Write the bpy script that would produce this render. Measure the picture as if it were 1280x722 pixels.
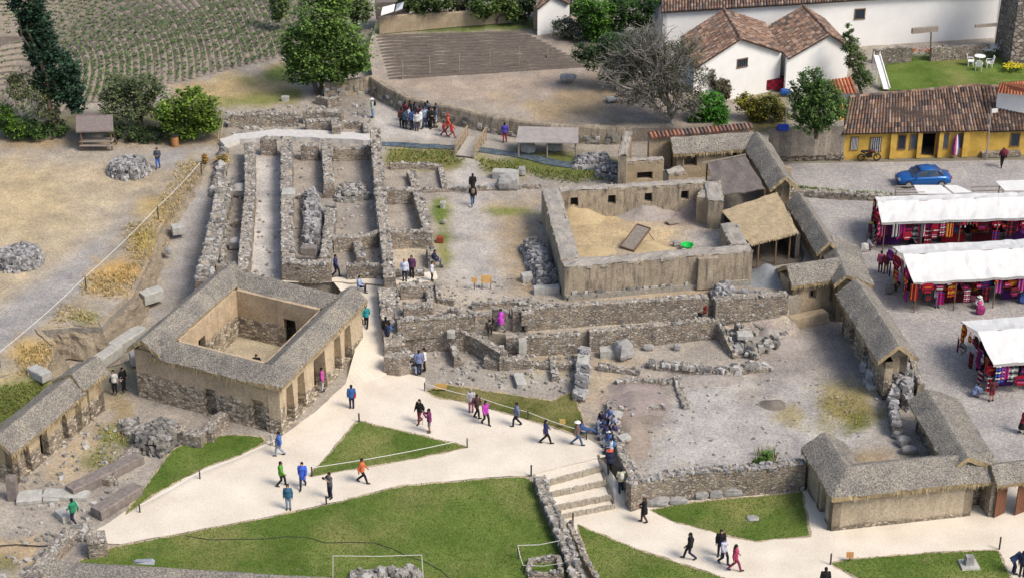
import bpy, math, random
import numpy as np
from mathutils import Vector, noise, geometry
R = math.radians
random.seed(7)
for o in list(bpy.data.objects): bpy.data.objects.remove(o)
scn = bpy.context.scene
COL = scn.collection

# ------------------------------------------------------------ camera
CAMH, PITCH, FPX = 62.0, R(27.3), 2400.0          # height above the lower path, tilt down, focal length in photo pixels
cam = bpy.data.cameras.new('camera'); camo = bpy.data.objects.new('camera', cam); COL.objects.link(camo)
cam.sensor_width = 36; cam.lens = 36*FPX/1280; cam.clip_start = 1; cam.clip_end = 6000
camo.location = (0, 0, CAMH); camo.rotation_euler = (math.pi/2-PITCH, 0, 0)
scn.camera = camo
# ------------------------------------------------------------ light: bright soft daylight from the right
SUN_EL, SUN_AZ = R(50), R(122)                     # azimuth clockwise from +Y
w = bpy.data.worlds.new('World'); scn.world = w; w.use_nodes = True
nt = w.node_tree; bg = nt.nodes['Background']
sky = nt.nodes.new('ShaderNodeTexSky'); sky.sky_type = 'NISHITA'; sky.sun_disc = False
sky.sun_elevation = SUN_EL; sky.sun_rotation = SUN_AZ; sky.air_density = 1.0; sky.dust_density = 3.0
nt.links.new(sky.outputs[0], bg.inputs[0]); bg.inputs[1].default_value = 0.115
sl = bpy.data.lights.new('sun', 'SUN'); sl.energy = 2.0; sl.angle = R(22); sl.color = (1, .93, .84)
so = bpy.data.objects.new('sun', sl); COL.objects.link(so)
sd = Vector((math.sin(SUN_AZ)*math.cos(SUN_EL), math.cos(SUN_AZ)*math.cos(SUN_EL), math.sin(SUN_EL)))
so.rotation_euler = (-sd).to_track_quat('-Z', 'Y').to_euler()
so.location = (60, 80, 120)
scn.view_settings.view_transform = 'Standard'; scn.view_settings.look = 'None'
scn.view_settings.exposure = 0.62; scn.view_settings.gamma = 1; scn.view_settings.use_curve_mapping = False
scn.render.engine = 'CYCLES'

# ------------------------------------------------------------ helpers
SP, CP = math.sin(PITCH), math.cos(PITCH)
def at(px, py, z=0.0):
    u, v = px-640, py-361
    d = Vector((u, FPX*CP - v*SP, -FPX*SP - v*CP))
    t = (z-CAMH)/d.z
    return Vector((d.x*t, d.y*t, z))
def proj(P):
    x, y, z = P[0], P[1], P[2]-CAMH
    f = y*CP - z*SP; dn = -y*SP - z*CP
    return (640+FPX*x/f, 361+FPX*dn/f)
def lerp_(a, b, t): return a+(b-a)*t
def rnd(a, b): return random.uniform(a, b)
def nz(p, s=1.0): return noise.noise(Vector(p)*s)

def tag(o, label=None, cat=None, group=None, kind=None):
    if label: o['label'] = label
    if cat: o['category'] = cat
    if group: o['group'] = group
    if kind: o['kind'] = kind
    return o
def empty(name, loc, rz=0, label=None, cat=None, group=None):
    o = bpy.data.objects.new(name, None); COL.objects.link(o)
    o.location = loc; o.rotation_euler = (0, 0, rz); o.empty_display_size = .3
    return tag(o, label, cat, group)

class MB:
    def __init__(s): s.v = []; s.f = []; s.m = []; s.c = []
    def add(s, vs, fs, mi=0, col=None):
        b = len(s.v); s.v += [tuple(p) for p in vs]
        for f in fs: s.f.append([b+i for i in f]); s.m.append(mi); s.c.append(col)
    def box(s, c, size, rz=0, mi=0, taper=1.0, col=None, jit=0):
        hx, hy, hz = size[0]/2, size[1]/2, size[2]/2; ca, sa = math.cos(rz), math.sin(rz); vs = []
        for k, z in ((1, -hz), (taper, hz)):
            for x, y in ((-hx, -hy), (hx, -hy), (hx, hy), (-hx, hy)):
                x *= k; y *= k
                j = (rnd(-jit, jit), rnd(-jit, jit), rnd(-jit, jit)) if jit else (0, 0, 0)
                vs.append((c[0]+x*ca-y*sa+j[0], c[1]+x*sa+y*ca+j[1], c[2]+z+j[2]))
        s.add(vs, [(3, 2, 1, 0), (4, 5, 6, 7), (0, 1, 5, 4), (1, 2, 6, 5), (2, 3, 7, 6), (3, 0, 4, 7)], mi, col)
    def beam(s, p, q, wd, ht, mi=0, col=None):           # box from p to q
        p, q = Vector(p), Vector(q); d = (q-p).normalized()
        sd = d.cross(Vector((0, 0, 1)))
        if sd.length < 1e-3: sd = Vector((1, 0, 0))
        sd.normalize(); up = sd.cross(d)
        vs = [a+sd*i*wd/2+up*j*ht/2 for a in (p, q) for i, j in ((-1, -1), (1, -1), (1, 1), (-1, 1))]
        s.add(vs, [(0, 3, 2, 1), (4, 5, 6, 7), (0, 1, 5, 4), (1, 2, 6, 5), (2, 3, 7, 6), (3, 0, 4, 7)], mi, col)
    def tube(s, pts, rs, n=6, mi=0, cap=True, col=None):
        pts = [Vector(p) for p in pts]; b = []
        if not hasattr(rs, '__len__'): rs = [rs]*len(pts)
        up = None; vs = []
        for i, p in enumerate(pts):
            d = (pts[min(i+1, len(pts)-1)]-pts[max(i-1, 0)])
            if d.length < 1e-6: d = Vector((0, 0, 1))
            d.normalize()
            if up is None: up = Vector((0, 0, 1)) if abs(d.z) < .9 else Vector((1, 0, 0))
            a = d.cross(up)
            if a.length < 1e-4: a = d.cross(Vector((0, 1, 0.1)))
            a.normalize(); c = a.cross(d); up = c
            for k in range(n):
                t = 2*math.pi*k/n; vs.append(p+(a*math.cos(t)+c*math.sin(t))*rs[i])
        fs = [(i*n+k, i*n+(k+1) % n, (i+1)*n+(k+1) % n, (i+1)*n+k) for i in range(len(pts)-1) for k in range(n)]
        if cap: fs += [tuple(range(n-1, -1, -1)), tuple((len(pts)-1)*n+k for k in range(n))]
        s.add(vs, fs, mi, col)
    def ell(s, c, r, n=10, m=6, mi=0, col=None, rz=0, z0=-1.0):
        vs = []; fs = []; ca, sa = math.cos(rz), math.sin(rz)
        for i in range(m+1):
            ph = math.asin(z0)+(math.pi/2-math.asin(z0))*i/m
            for k in range(n):
                t = 2*math.pi*k/n; x, y = r[0]*math.cos(ph)*math.cos(t), r[1]*math.cos(ph)*math.sin(t)
                vs.append((c[0]+x*ca-y*sa, c[1]+x*sa+y*ca, c[2]+r[2]*math.sin(ph)))
        for i in range(m):
            for k in range(n): fs.append((i*n+k, i*n+(k+1) % n, (i+1)*n+(k+1) % n, (i+1)*n+k))
        fs.append(tuple(range(n-1, -1, -1)))
        s.add(vs, fs, mi, col)
    def prism(s, poly, z0, z1, mi=0, mitop=None):         # poly of xy, counter-clockwise or not
        n = len(poly)
        if sum(poly[i][0]*poly[(i+1) % n][1]-poly[(i+1) % n][0]*poly[i][1] for i in range(n)) < 0: poly = poly[::-1]
        vs = [(p[0], p[1], z0) for p in poly]+[(p[0], p[1], z1) for p in poly]
        s.add(vs, [(i, (i+1) % n, n+(i+1) % n, n+i) for i in range(n)], mi)
        s.add(vs, [tuple(range(n, 2*n))], mi if mitop is None else mitop)
        s.add(vs, [tuple(range(n-1, -1, -1))], mi)
    def plate(s, poly, off, mi=0, col=None):              # 3-D polygon given thickness along vector off
        n = len(poly); poly = [Vector(p) for p in poly]; off = Vector(off)
        nrm = Vector((0, 0, 0))
        for i in range(n): nrm += poly[i].cross(poly[(i+1) % n])
        if nrm.dot(off) > 0: poly = poly[::-1]
        vs = poly+[p+off for p in poly]
        s.add(vs, [tuple(range(n)), tuple(range(2*n-1, n-1, -1))]+[((i+1) % n, i, n+i, n+(i+1) % n) for i in range(n)], mi, col)
    def stone(s, c, r, mi=0, sq=(1, 1, .7), rz=None, col=None):   # rough block with chipped corners
        a = rnd(0, 6.28) if rz is None else rz; ca, sa = math.cos(a), math.sin(a); vs = []
        N_, M_ = 16, 9; sd_ = rnd(0, 99)
        for i in range(M_+1):
            ph = -math.pi/2+math.pi*i/M_
            for q in range(N_):
                t = 2*math.pi*q/N_; d = Vector((math.cos(ph)*math.cos(t), math.cos(ph)*math.sin(t), math.sin(ph)))
                g = max(abs(d.x), abs(d.y), abs(d.z)); k = lerp_(1, .84/g, .55)*(1+.20*nz(d*1.4+Vector((sd_, 0, 0)))+.08*nz(d*4+Vector((0, sd_, 0))))
                x, y = r*sq[0]*k*d.x, r*sq[1]*k*d.y
                vs.append((c[0]+x*ca-y*sa, c[1]+x*sa+y*ca, c[2]+d.z*k*r*sq[2]))
        fs = [(i*N_+k, i*N_+(k+1) % N_, (i+1)*N_+(k+1) % N_, (i+1)*N_+k) for i in range(M_) for k in range(N_)]
        s.add(vs, fs, mi, col)
    def chip(s, c, sx, sy, sz, mi=0, rz=None, col=None):           # cheap jittered block
        s.box(c, (sx, sy, sz), rnd(0, 3.14) if rz is None else rz, mi, rnd(.6, .95), col, jit=min(sx, sy, sz)*.16)
    def build(s, name, mats, parent=None, smooth=False, rel=False):
        me = bpy.data.meshes.new(name)
        vs = s.v
        if parent is not None and not rel:
            inv = parent_inv(parent); vs = [inv @ Vector(p) for p in vs]
        me.from_pydata(vs, [], s.f)
        if not isinstance(mats, (list, tuple)): mats = [mats]
        for m in mats: me.materials.append(m)
        me.polygons.foreach_set('material_index', s.m)
        if any(c is not None for c in s.c):
            a = me.attributes.new('Col', 'FLOAT_COLOR', 'FACE')
            a.data.foreach_set('color', [x for c in s.c for x in ((c or (.5, .5, .5))[:3]+(1,))])
        if smooth: me.polygons.foreach_set('use_smooth', [True]*len(s.f))
        me.validate(); me.update()
        o = bpy.data.objects.new(name, me); COL.objects.link(o)
        if parent is not None: o.parent = parent
        return o
def parent_inv(p):
    from mathutils import Matrix
    m = Matrix.LocRotScale(p.location, p.rotation_euler, p.scale)
    if p.parent: m = parent_inv(p.parent).inverted() @ m
    return m.inverted()

# ------------------------------------------------------------ materials
def newmat(name):
    m = bpy.data.materials.new(name); m.use_nodes = True; t = m.node_tree
    return m, t, t.nodes['Principled BSDF']
def nd(t, typ, ins=None, **kw):
    n = t.nodes.new(typ)
    for k, v in kw.items(): setattr(n, k, v)
    for k, v in (ins or {}).items():
        if hasattr(v, 'is_output') or hasattr(v, 'is_linked'): t.links.new(v, n.inputs[k])
        else: n.inputs[k].default_value = v
    return n
def c4(c): return (c[0], c[1], c[2], 1)
def coords(t, scale=(1, 1, 1)):
    tc = nd(t, 'ShaderNodeTexCoord'); mp = nd(t, 'ShaderNodeMapping', {'Vector': tc.outputs['Object'], 'Scale': scale}); return mp.outputs[0]
def nse(t, vec, scale, detail=4, rough=.55):
    return nd(t, 'ShaderNodeTexNoise', {'Vector': vec, 'Scale': scale, 'Detail': detail, 'Roughness': rough}).outputs['Fac']
def ramp(t, fac, stops):
    r = nd(t, 'ShaderNodeValToRGB', {'Fac': fac}); e = r.color_ramp.elements
    while len(e) < len(stops): e.new(.5)
    for i, (p, c) in enumerate(stops):
        e[i].position = p; e[i].color = c4(c) if hasattr(c, '__len__') else (c, c, c, 1)
    return r.outputs['Color']
def mix(t, fac, a, b, mode='MIX'):
    n = nd(t, 'ShaderNodeMix', data_type='RGBA', blend_type=mode)
    for k, v in ((0, fac), (6, a), (7, b)):
        if hasattr(v, 'is_linked'): t.links.new(v, n.inputs[k])
        elif k == 0: n.inputs[0].default_value = v
        else: n.inputs[k].default_value = c4(v)
    return n.outputs[2]
def bump(t, b, h, strength=.5, dist=.05):
    n = nd(t, 'ShaderNodeBump', {'Height': h, 'Strength': strength, 'Distance': dist}); t.links.new(n.outputs[0], b.inputs['Normal'])
def scl(c, k): return tuple(x*k for x in c)

def simple(name, c, rough=.8, var=.18, scale=6, bs=0, metal=0, spec=.3):
    m, t, b = newmat(name); v = coords(t)
    n = nse(t, v, scale, 5, .65)
    col = ramp(t, n, [(.25, scl(c, 1-var)), (.75, scl(c, 1+var))])
    t.links.new(col, b.inputs['Base Color']); b.inputs['Roughness'].default_value = rough
    b.inputs['Metallic'].default_value = metal; b.inputs['Specular IOR Level'].default_value = spec
    if bs: bump(t, b, n, bs, .03)
    return m
def ground_mat(name='dirt'):
    m, t, b = newmat(name); v = coords(t)
    at_ = nd(t, 'ShaderNodeAttribute', attribute_name='Col').outputs['Color']
    n1 = nse(t, v, .55, 6, .62); n2 = nse(t, v, 7, 4, .7)
    c = mix(t, 1, at_, ramp(t, n1, [(.3, (.74, .74, .76)), (.7, (1.24, 1.22, 1.18))]), 'MULTIPLY')
    c = mix(t, 1, c, ramp(t, n2, [(.32, (.66, .66, .68)), (.68, (1.3, 1.29, 1.26))]), 'MULTIPLY')
    vo = nd(t, 'ShaderNodeTexVoronoi', {'Vector': v, 'Scale': 3.1, 'Randomness': 1})
    peb = ramp(t, vo.outputs['Distance'], [(.0, 1.0), (.13, 1.0), (.2, 0.0)])
    sel = ramp(t, nd(t, 'ShaderNodeSeparateColor', {'Color': vo.outputs['Color']}).outputs[0], [(.72, 0.0), (.76, 1.0)])
    f = mix(t, 1, peb, sel, 'MULTIPLY')
    c = mix(t, f, c, mix(t, .55, at_, (.42, .41, .4)))
    t.links.new(c, b.inputs['Base Color']); b.inputs['Roughness'].default_value = .95; b.inputs['Specular IOR Level'].default_value = .12
    bump(t, b, n2, .6, .06)
    return m
def stone_mat(name, tone=1.0, warm=0.0, scale=3.4, mort=(.30, .26, .20)):
    m, t, b = newmat(name); v = coords(t, (scale, scale, scale*1.7))
    ds = nd(t, 'ShaderNodeTexNoise', {'Vector': v, 'Scale': .9, 'Detail': 2}).outputs['Color']
    v2 = mix(t, .12, v, ds)
    vo = nd(t, 'ShaderNodeTexVoronoi', {'Vector': v2, 'Scale': 1.0}); ed = nd(t, 'ShaderNodeTexVoronoi', {'Vector': v2, 'Scale': 1.0}, feature='DISTANCE_TO_EDGE')
    r = nd(t, 'ShaderNodeSeparateColor', {'Color': vo.outputs['Color']}).outputs[0]
    k = tone
    pal = ramp(t, r, [(0, (.165*k, .15*k, .135*k)), (.3, (.24*k+warm*.03, .22*k, .19*k)), (.55, (.29*k+warm*.04, .26*k+warm*.01, .21*k)), (.8, (.34*k, .315*k, .28*k)), (1, (.43*k, .41*k, .375*k))])
    n = nse(t, coords(t), 5, 5, .7)
    pal = mix(t, 1, pal, ramp(t, n, [(.3, .68), (.7, 1.32)]), 'MULTIPLY')
    mo = ramp(t, ed.outputs['Distance'], [(.0, 0.0), (.05, .15), (.14, 1.0)])
    big = nse(t, coords(t), .8, 3, .6)
    mcol = mix(t, ramp(t, big, [(.4, 0.0), (.6, 1.0)]), scl(mort, .5), mort)
    c = mix(t, mo, mcol, pal)
    t.links.new(c, b.inputs['Base Color']); b.inputs['Roughness'].default_value = .93; b.inputs['Specular IOR Level'].default_value = .15
    bump(t, b, mo, .9, .06)
    return m
def rubble_mat(name, k=1.0, blue=0.0, lo=.12):
    m, t, b = newmat(name)
    r = nd(t, 'ShaderNodeNewGeometry').outputs['Random Per Island']
    c = ramp(t, r, [(0, (lo*k, lo*.96*k, lo*.94*k)), (.3, (.21*k, .2*k+blue*.004, .18*k+blue*.02)), (.55, (.29*k, .268*k+blue*.012, .228*k+blue*.045)), (.8, (.37*k, .352*k+blue*.006, .32*k+blue*.03)), (1, (.45*k, .43*k, .405*k))])
    n = nse(t, coords(t), 7, 5, .7)
    c = mix(t, 1, c, ramp(t, n, [(.28, .62), (.72, 1.35)]), 'MULTIPLY')
    t.links.new(c, b.inputs['Base Color']); b.inputs['Roughness'].default_value = .92; b.inputs['Specular IOR Level'].default_value = .15
    bump(t, b, n, .5, .05)
    return m
def mud_mat(name, c=(.34, .275, .19), streak=.5, dark=(.11, .095, .08)):
    m, t, b = newmat(name)
    n1 = nse(t, coords(t, (2.3, 2.3, .38)), 1.5, 7, .72); n2 = nse(t, coords(t), 1.1, 5, .6); n3 = nse(t, coords(t), 9, 4, .7)
    col = ramp(t, n2, [(.3, scl(c, .78)), (.7, scl(c, 1.2))])
    col = mix(t, ramp(t, n1, [(.47, 0.0), (.66, streak)]), col, dark)
    col = mix(t, 1, col, ramp(t, n3, [(.3, .74), (.7, 1.24)]), 'MULTIPLY')
    t.links.new(col, b.inputs['Base Color']); b.inputs['Roughness'].default_value = .95; b.inputs['Specular IOR Level'].default_value = .1
    bump(t, b, n3, .55, .06)
    return m
def house_wall_mat(name, zsplit, amp, c=(.36, .28, .185), k=.9):   # mud render worn away to masonry low down
    m, t, b = newmat(name); v = coords(t)
    sc = 3.3; vs = coords(t, (sc, sc, sc*1.8))
    vo = nd(t, 'ShaderNodeTexVoronoi', {'Vector': vs, 'Scale': 1.0}); ed = nd(t, 'ShaderNodeTexVoronoi', {'Vector': vs, 'Scale': 1.0}, feature='DISTANCE_TO_EDGE')
    r = nd(t, 'ShaderNodeSeparateColor', {'Color': vo.outputs['Color']}).outputs[0]
    st = ramp(t, r, [(0, (.10*k, .09*k, .08*k)), (.5, (.27*k, .225*k, .165*k)), (1, (.4*k, .35*k, .28*k))])
    mo = ramp(t, ed.outputs['Distance'], [(0, 0.0), (.12, 1.0)])
    st = mix(t, mo, (.15, .12, .085), st)
    n2 = nse(t, v, 1.0, 5, .6); n3 = nse(t, v, 8, 4, .7); ns = nse(t, coords(t, (3, 3, .3)), 1.5, 4, .6)
    pl = ramp(t, n2, [(.3, scl(c, .8)), (.7, scl(c, 1.18))])
    pl = mix(t, ramp(t, ns, [(.5, 0.0), (.75, .4)]), pl, scl(c, .45))
    z = nd(t, 'ShaderNodeSeparateXYZ', {'Vector': v}).outputs[2]
    a = nd(t, 'ShaderNodeMath', {0: nse(t, v, .45, 4, .6), 1: amp}, operation='MULTIPLY').outputs[0]
    s = nd(t, 'ShaderNodeMath', {0: z, 1: a}, operation='ADD').outputs[0]
    f = nd(t, 'ShaderNodeMapRange', {'Value': s, 'From Min': zsplit+amp*.5-.12, 'From Max': zsplit+amp*.5+.12}).outputs[0]
    col = mix(t, f, st, pl); col = mix(t, 1, col, ramp(t, n3, [(.3, .76), (.7, 1.22)]), 'MULTIPLY')
    t.links.new(col, b.inputs['Base Color']); b.inputs['Roughness'].default_value = .95; b.inputs['Specular IOR Level'].default_value = .1
    bump(t, b, mix(t, f, mo, n3), .6, .05)
    return m
def thatch_mat(name, lo=(.105, .096, .085), hi=(.51, .475, .42), k=1.0):
    m, t, b = newmat(name); v = coords(t)
    n = nse(t, v, 11, 3, .8); n2 = nse(t, v, .7, 4, .6)
    c = ramp(t, n, [(.33, scl(lo, k)), (.5, scl((.27, .25, .217), k)), (.68, scl(hi, k))])
    c = mix(t, 1, c, ramp(t, n2, [(.3, (.72, .72, .75)), (.7, (1.24, 1.2, 1.12))]), 'MULTIPLY')
    n4 = nse(t, v, 1.7, 5, .7); c = mix(t, ramp(t, n4, [(.56, 0.0), (.7, .45)]), c, (.16, .15, .10)); c = mix(t, ramp(t, n4, [(.25, .4), (.38, 0.0)]), c, (.36, .30, .22))
    t.links.new(c, b.inputs['Base Color']); b.inputs['Roughness'].default_value = .95; b.inputs['Specular IOR Level'].default_value = .1
    bump(t, b, n, 1.0, .12)
    return m
def attr_mat(name, rough=.85, nscale=5, nv=.3, bs=.2, sub=0):
    m, t, b = newmat(name)
    a = nd(t, 'ShaderNodeAttribute', attribute_name='Col').outputs['Color']; n = nse(t, coords(t), nscale, 4, .65)
    c = mix(t, 1, a, ramp(t, n, [(.3, 1-nv), (.7, 1+nv)]), 'MULTIPLY')
    t.links.new(c, b.inputs['Base Color']); b.inputs['Roughness'].default_value = rough; b.inputs['Specular IOR Level'].default_value = .15
    if bs: bump(t, b, n, bs, .03)
    return m
def grass_mat(name, a=(.066, .115, .017), b_=(.14, .195, .042), y=(.26, .24, .09), yk=.7):
    m, t, b = newmat(name); v = coords(t)
    n1 = nse(t, v, .32, 5, .6); n2 = nse(t, v, 9, 4, .75); n3 = nse(t, v, .22, 5, .6); n5 = nse(t, v, 1.3, 5, .7)
    c = ramp(t, n1, [(.32, a), (.68, b_)])
    c = mix(t, ramp(t, n3, [(.47, 0.0), (.68, yk)]), c, y); c = mix(t, ramp(t, n5, [(.59, 0.0), (.72, .65)]), c, (.24, .2, .11))
    c = mix(t, 1, c, ramp(t, n2, [(.3, .6), (.7, 1.4)]), 'MULTIPLY')
    t.links.new(c, b.inputs['Base Color']); b.inputs['Roughness'].default_value = .95; b.inputs['Specular IOR Level'].default_value = .1
    bump(t, b, n2, .8, .08)
    return m
def cobble_mat(name):
    m, t, b = newmat(name); v = coords(t)
    vo = nd(t, 'ShaderNodeTexVoronoi', {'Vector': v, 'Scale': 8.0}); ed = nd(t, 'ShaderNodeTexVoronoi', {'Vector': v, 'Scale': 8.0}, feature='DISTANCE_TO_EDGE')
    r = nd(t, 'ShaderNodeSeparateColor', {'Color': vo.outputs['Color']}).outputs[0]
    c = ramp(t, r, [(0, (.29, .275, .265)), (.5, (.38, .36, .345)), (1, (.48, .455, .43))])
    e = ramp(t, ed.outputs['Distance'], [(0, 0.0), (.1, 1.0)])
    c = mix(t, e, (.28, .262, .245), c)
    c = mix(t, 1, c, ramp(t, nse(t, v, .35, 5, .6), [(.3, (.8, .8, .82)), (.7, (1.2, 1.17, 1.12))]), 'MULTIPLY')
    t.links.new(c, b.inputs['Base Color']); b.inputs['Roughness'].default_value = .85; b.inputs['Specular IOR Level'].default_value = .2
    bump(t, b, e, .6, .04)
    return m
def leaf_mat(name, c, var=.5):
    m, t, b = newmat(name)
    r = nd(t, 'ShaderNodeNewGeometry').outputs['Random Per Island']; n = nse(t, coords(t), .9, 4, .6)
    col = ramp(t, r, [(0, scl(c, 1-var)), (.6, c), (1, (c[0]*(1+var)*1.15, c[1]*(1+var), c[2]*(1+var*.5)))])
    col = mix(t, 1, col, ramp(t, n, [(.3, .6), (.7, 1.4)]), 'MULTIPLY')
    t.links.new(col, b.inputs['Base Color']); b.inputs['Roughness'].default_value = .7; b.inputs['Specular IOR Level'].default_value = .2
    return m
M = {}
M['dirt'] = ground_mat()
M['stone'] = stone_mat('ruin_masonry', .98, 1.15, 4.6, (.38, .315, .23))
M['stone_brown'] = stone_mat('brown_masonry', .98, .9, 4.6, (.33, .27, .19))
M['stone_dark'] = stone_mat('dark_masonry', .62, .2, 2.6)
M['rubble'] = rubble_mat('loose_stone', 1.0)
M['rubble_brown'] = rubble_mat('brown_rubble', .72, 0, .12)
M['pebble'] = rubble_mat('pebbles', 1.05, 0, .24)
M['rubble_blue'] = rubble_mat('blue_grey_stone', .95, 1)
M['mud'] = mud_mat('mud_wall', (.36, .30, .22), .85, (.10, .088, .075))
M['mud_top'] = mud_mat('mud_wall_top', (.33, .30, .26), .15)
M['mud_plain'] = mud_mat('mud_render', (.37, .295, .2), .25, (.16, .13, .1))
M['thatch'] = thatch_mat('grey_thatch')
M['thatch_edge'] = mud_mat('cut_straw_edge', (.36, .28, .165), .35, (.12, .085, .05))
M['straw_mat'] = simple('straw_matting', (.36, .28, .17), .95, .35, 3.5, .5)
M['dark_mat'] = simple('dark_matting', (.16, .135, .12), .95, .3, 5, .6)
M['lawn'] = grass_mat('mown_grass')
M['rough_grass'] = grass_mat('rough_grass', (.07, .085, .02), (.14, .15, .04), (.27, .22, .1), .9)
M['cobble'] = cobble_mat('cobbles')
M['tile'] = attr_mat('roof_tiles', .85, 6, .35, .2)
M['white'] = simple('white_plaster', (.8, .79, .76), .85, .06, .8, .1)
M['yellow'] = simple('yellow_plaster', (.56, .36, .075), .9, .26, 1.6, .2)
M['wood'] = simple('old_wood', (.17, .11, .07), .8, .4, 9, .3)
M['grey_wood'] = simple('weathered_wood', (.27, .23, .19), .85, .35, 7, .3)
M['dark'] = simple('dark_opening', (.025, .022, .022), .8, .2)
M['glass'] = simple('window_glass', (.05, .07, .1), .12, .3, 2, 0, 0, .6)
M['iron'] = simple('dark_iron', (.03, .03, .032), .5, .2, 8, 0, .6)
M['metal'] = simple('galvanised_metal', (.45, .46, .47), .45, .12, 5, 0, .7)
M['canvas'] = simple('white_canvas', (.64, .63, .60), .8, .10, 1.1, .5)
M['monolith'] = simple('rose_granite', (.2, .168, .148), .8, .4, 3.5, .4)
M['slab'] = simple('pale_granite', (.39, .38, .34), .85, .3, 3, .4)
M['boulder'] = simple('grey_boulder', (.3, .29, .275), .9, .4, 2.5, .5)
M['path'] = None
m, t, b = newmat('sandy_path'); v = coords(t)
c = ramp(t, nse(t, v, .4, 7, .66), [(.3, (.57, .50, .395)), (.7, (.74, .67, .56))]); c = mix(t, ramp(t, nse(t, v, 1.6, 6, .75), [(.56, 0.0), (.74, .55)]), c, (.5, .43, .34))
c = mix(t, 1, c, ramp(t, nse(t, v, 9, 4, .7), [(.3, .86), (.7, 1.1)]), 'MULTIPLY')
t.links.new(c, b.inputs['Base Color']); b.inputs['Roughness'].default_value = .95; b.inputs['Specular IOR Level'].default_value = .1
bump(t, b, nse(t, v, 9, 4, .7), .3, .03); M['path'] = m
m, t, b = newmat('stream_water'); v = coords(t, (1, 2.2, 1))
n = nse(t, v, 2.4, 4, .65)
t.links.new(ramp(t, n, [(.4, (.055, .075, .085)), (.62, (.12, .15, .17)), (.75, (.5, .54, .56))]), b.inputs['Base Color']); b.inputs['Roughness'].default_value = .15
bump(t, b, n, .6, .08); M['water'] = m
# ------------------------------------------------------------ ground levels (metres)
Z0, ZP, ZB, ZA, ZF = 0.0, 1.0, 2.2, 3.0, 4.1
GRAY, STRAW, SAND, PALE, BROWN, GREEN, DARKG, BLUEG = (.33, .295, .25), (.44, .345, .2), (.40, .315, .19), (.47, .44, .40), (.235, .18, .125), (.12, .125, .04), (.19, .17, .15), (.30, .29, .28)
def inpoly(x, y, poly):
    r = np.zeros(x.shape, bool); n = len(poly)
    for i in range(n):
        x0, y0 = poly[i]; x1, y1 = poly[(i+1) % n]
        c = ((y0 > y) != (y1 > y)); d = (y1-y0) or 1e-9
        r ^= c & (x < (x1-x0)*(y-y0)/d+x0)
    return r
def sdist(x, y, poly):
    d = np.full(x.shape, 1e9); n = len(poly)
    for i in range(n):
        x0, y0 = poly[i]; x1, y1 = poly[(i+1) % n]
        ex, ey = x1-x0, (y1-y0)*1.9; L = ex*ex+ey*ey+1e-9
        t = np.clip(((x-x0)*ex+(y-y0)*1.9*ey)/L, 0, 1)
        d = np.minimum(d, np.hypot(x-x0-t*ex, (y-y0)*1.9-t*ey))
    return np.where(inpoly(x, y, poly), d, -d)
def resample(poly, st, closed=True):
    out = []; n = len(poly)
    for i in range(n if closed else n-1):
        a, b = poly[i], poly[(i+1) % n]; L = math.hypot(b[0]-a[0], (b[1]-a[1])*1.9); k = max(1, int(L/st))
        out += [tuple(a[q]+(b[q]-a[q])*j/k for q in range(len(a))) for j in range(k)]
    if not closed: out.append(tuple(poly[-1]))
    return out
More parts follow.
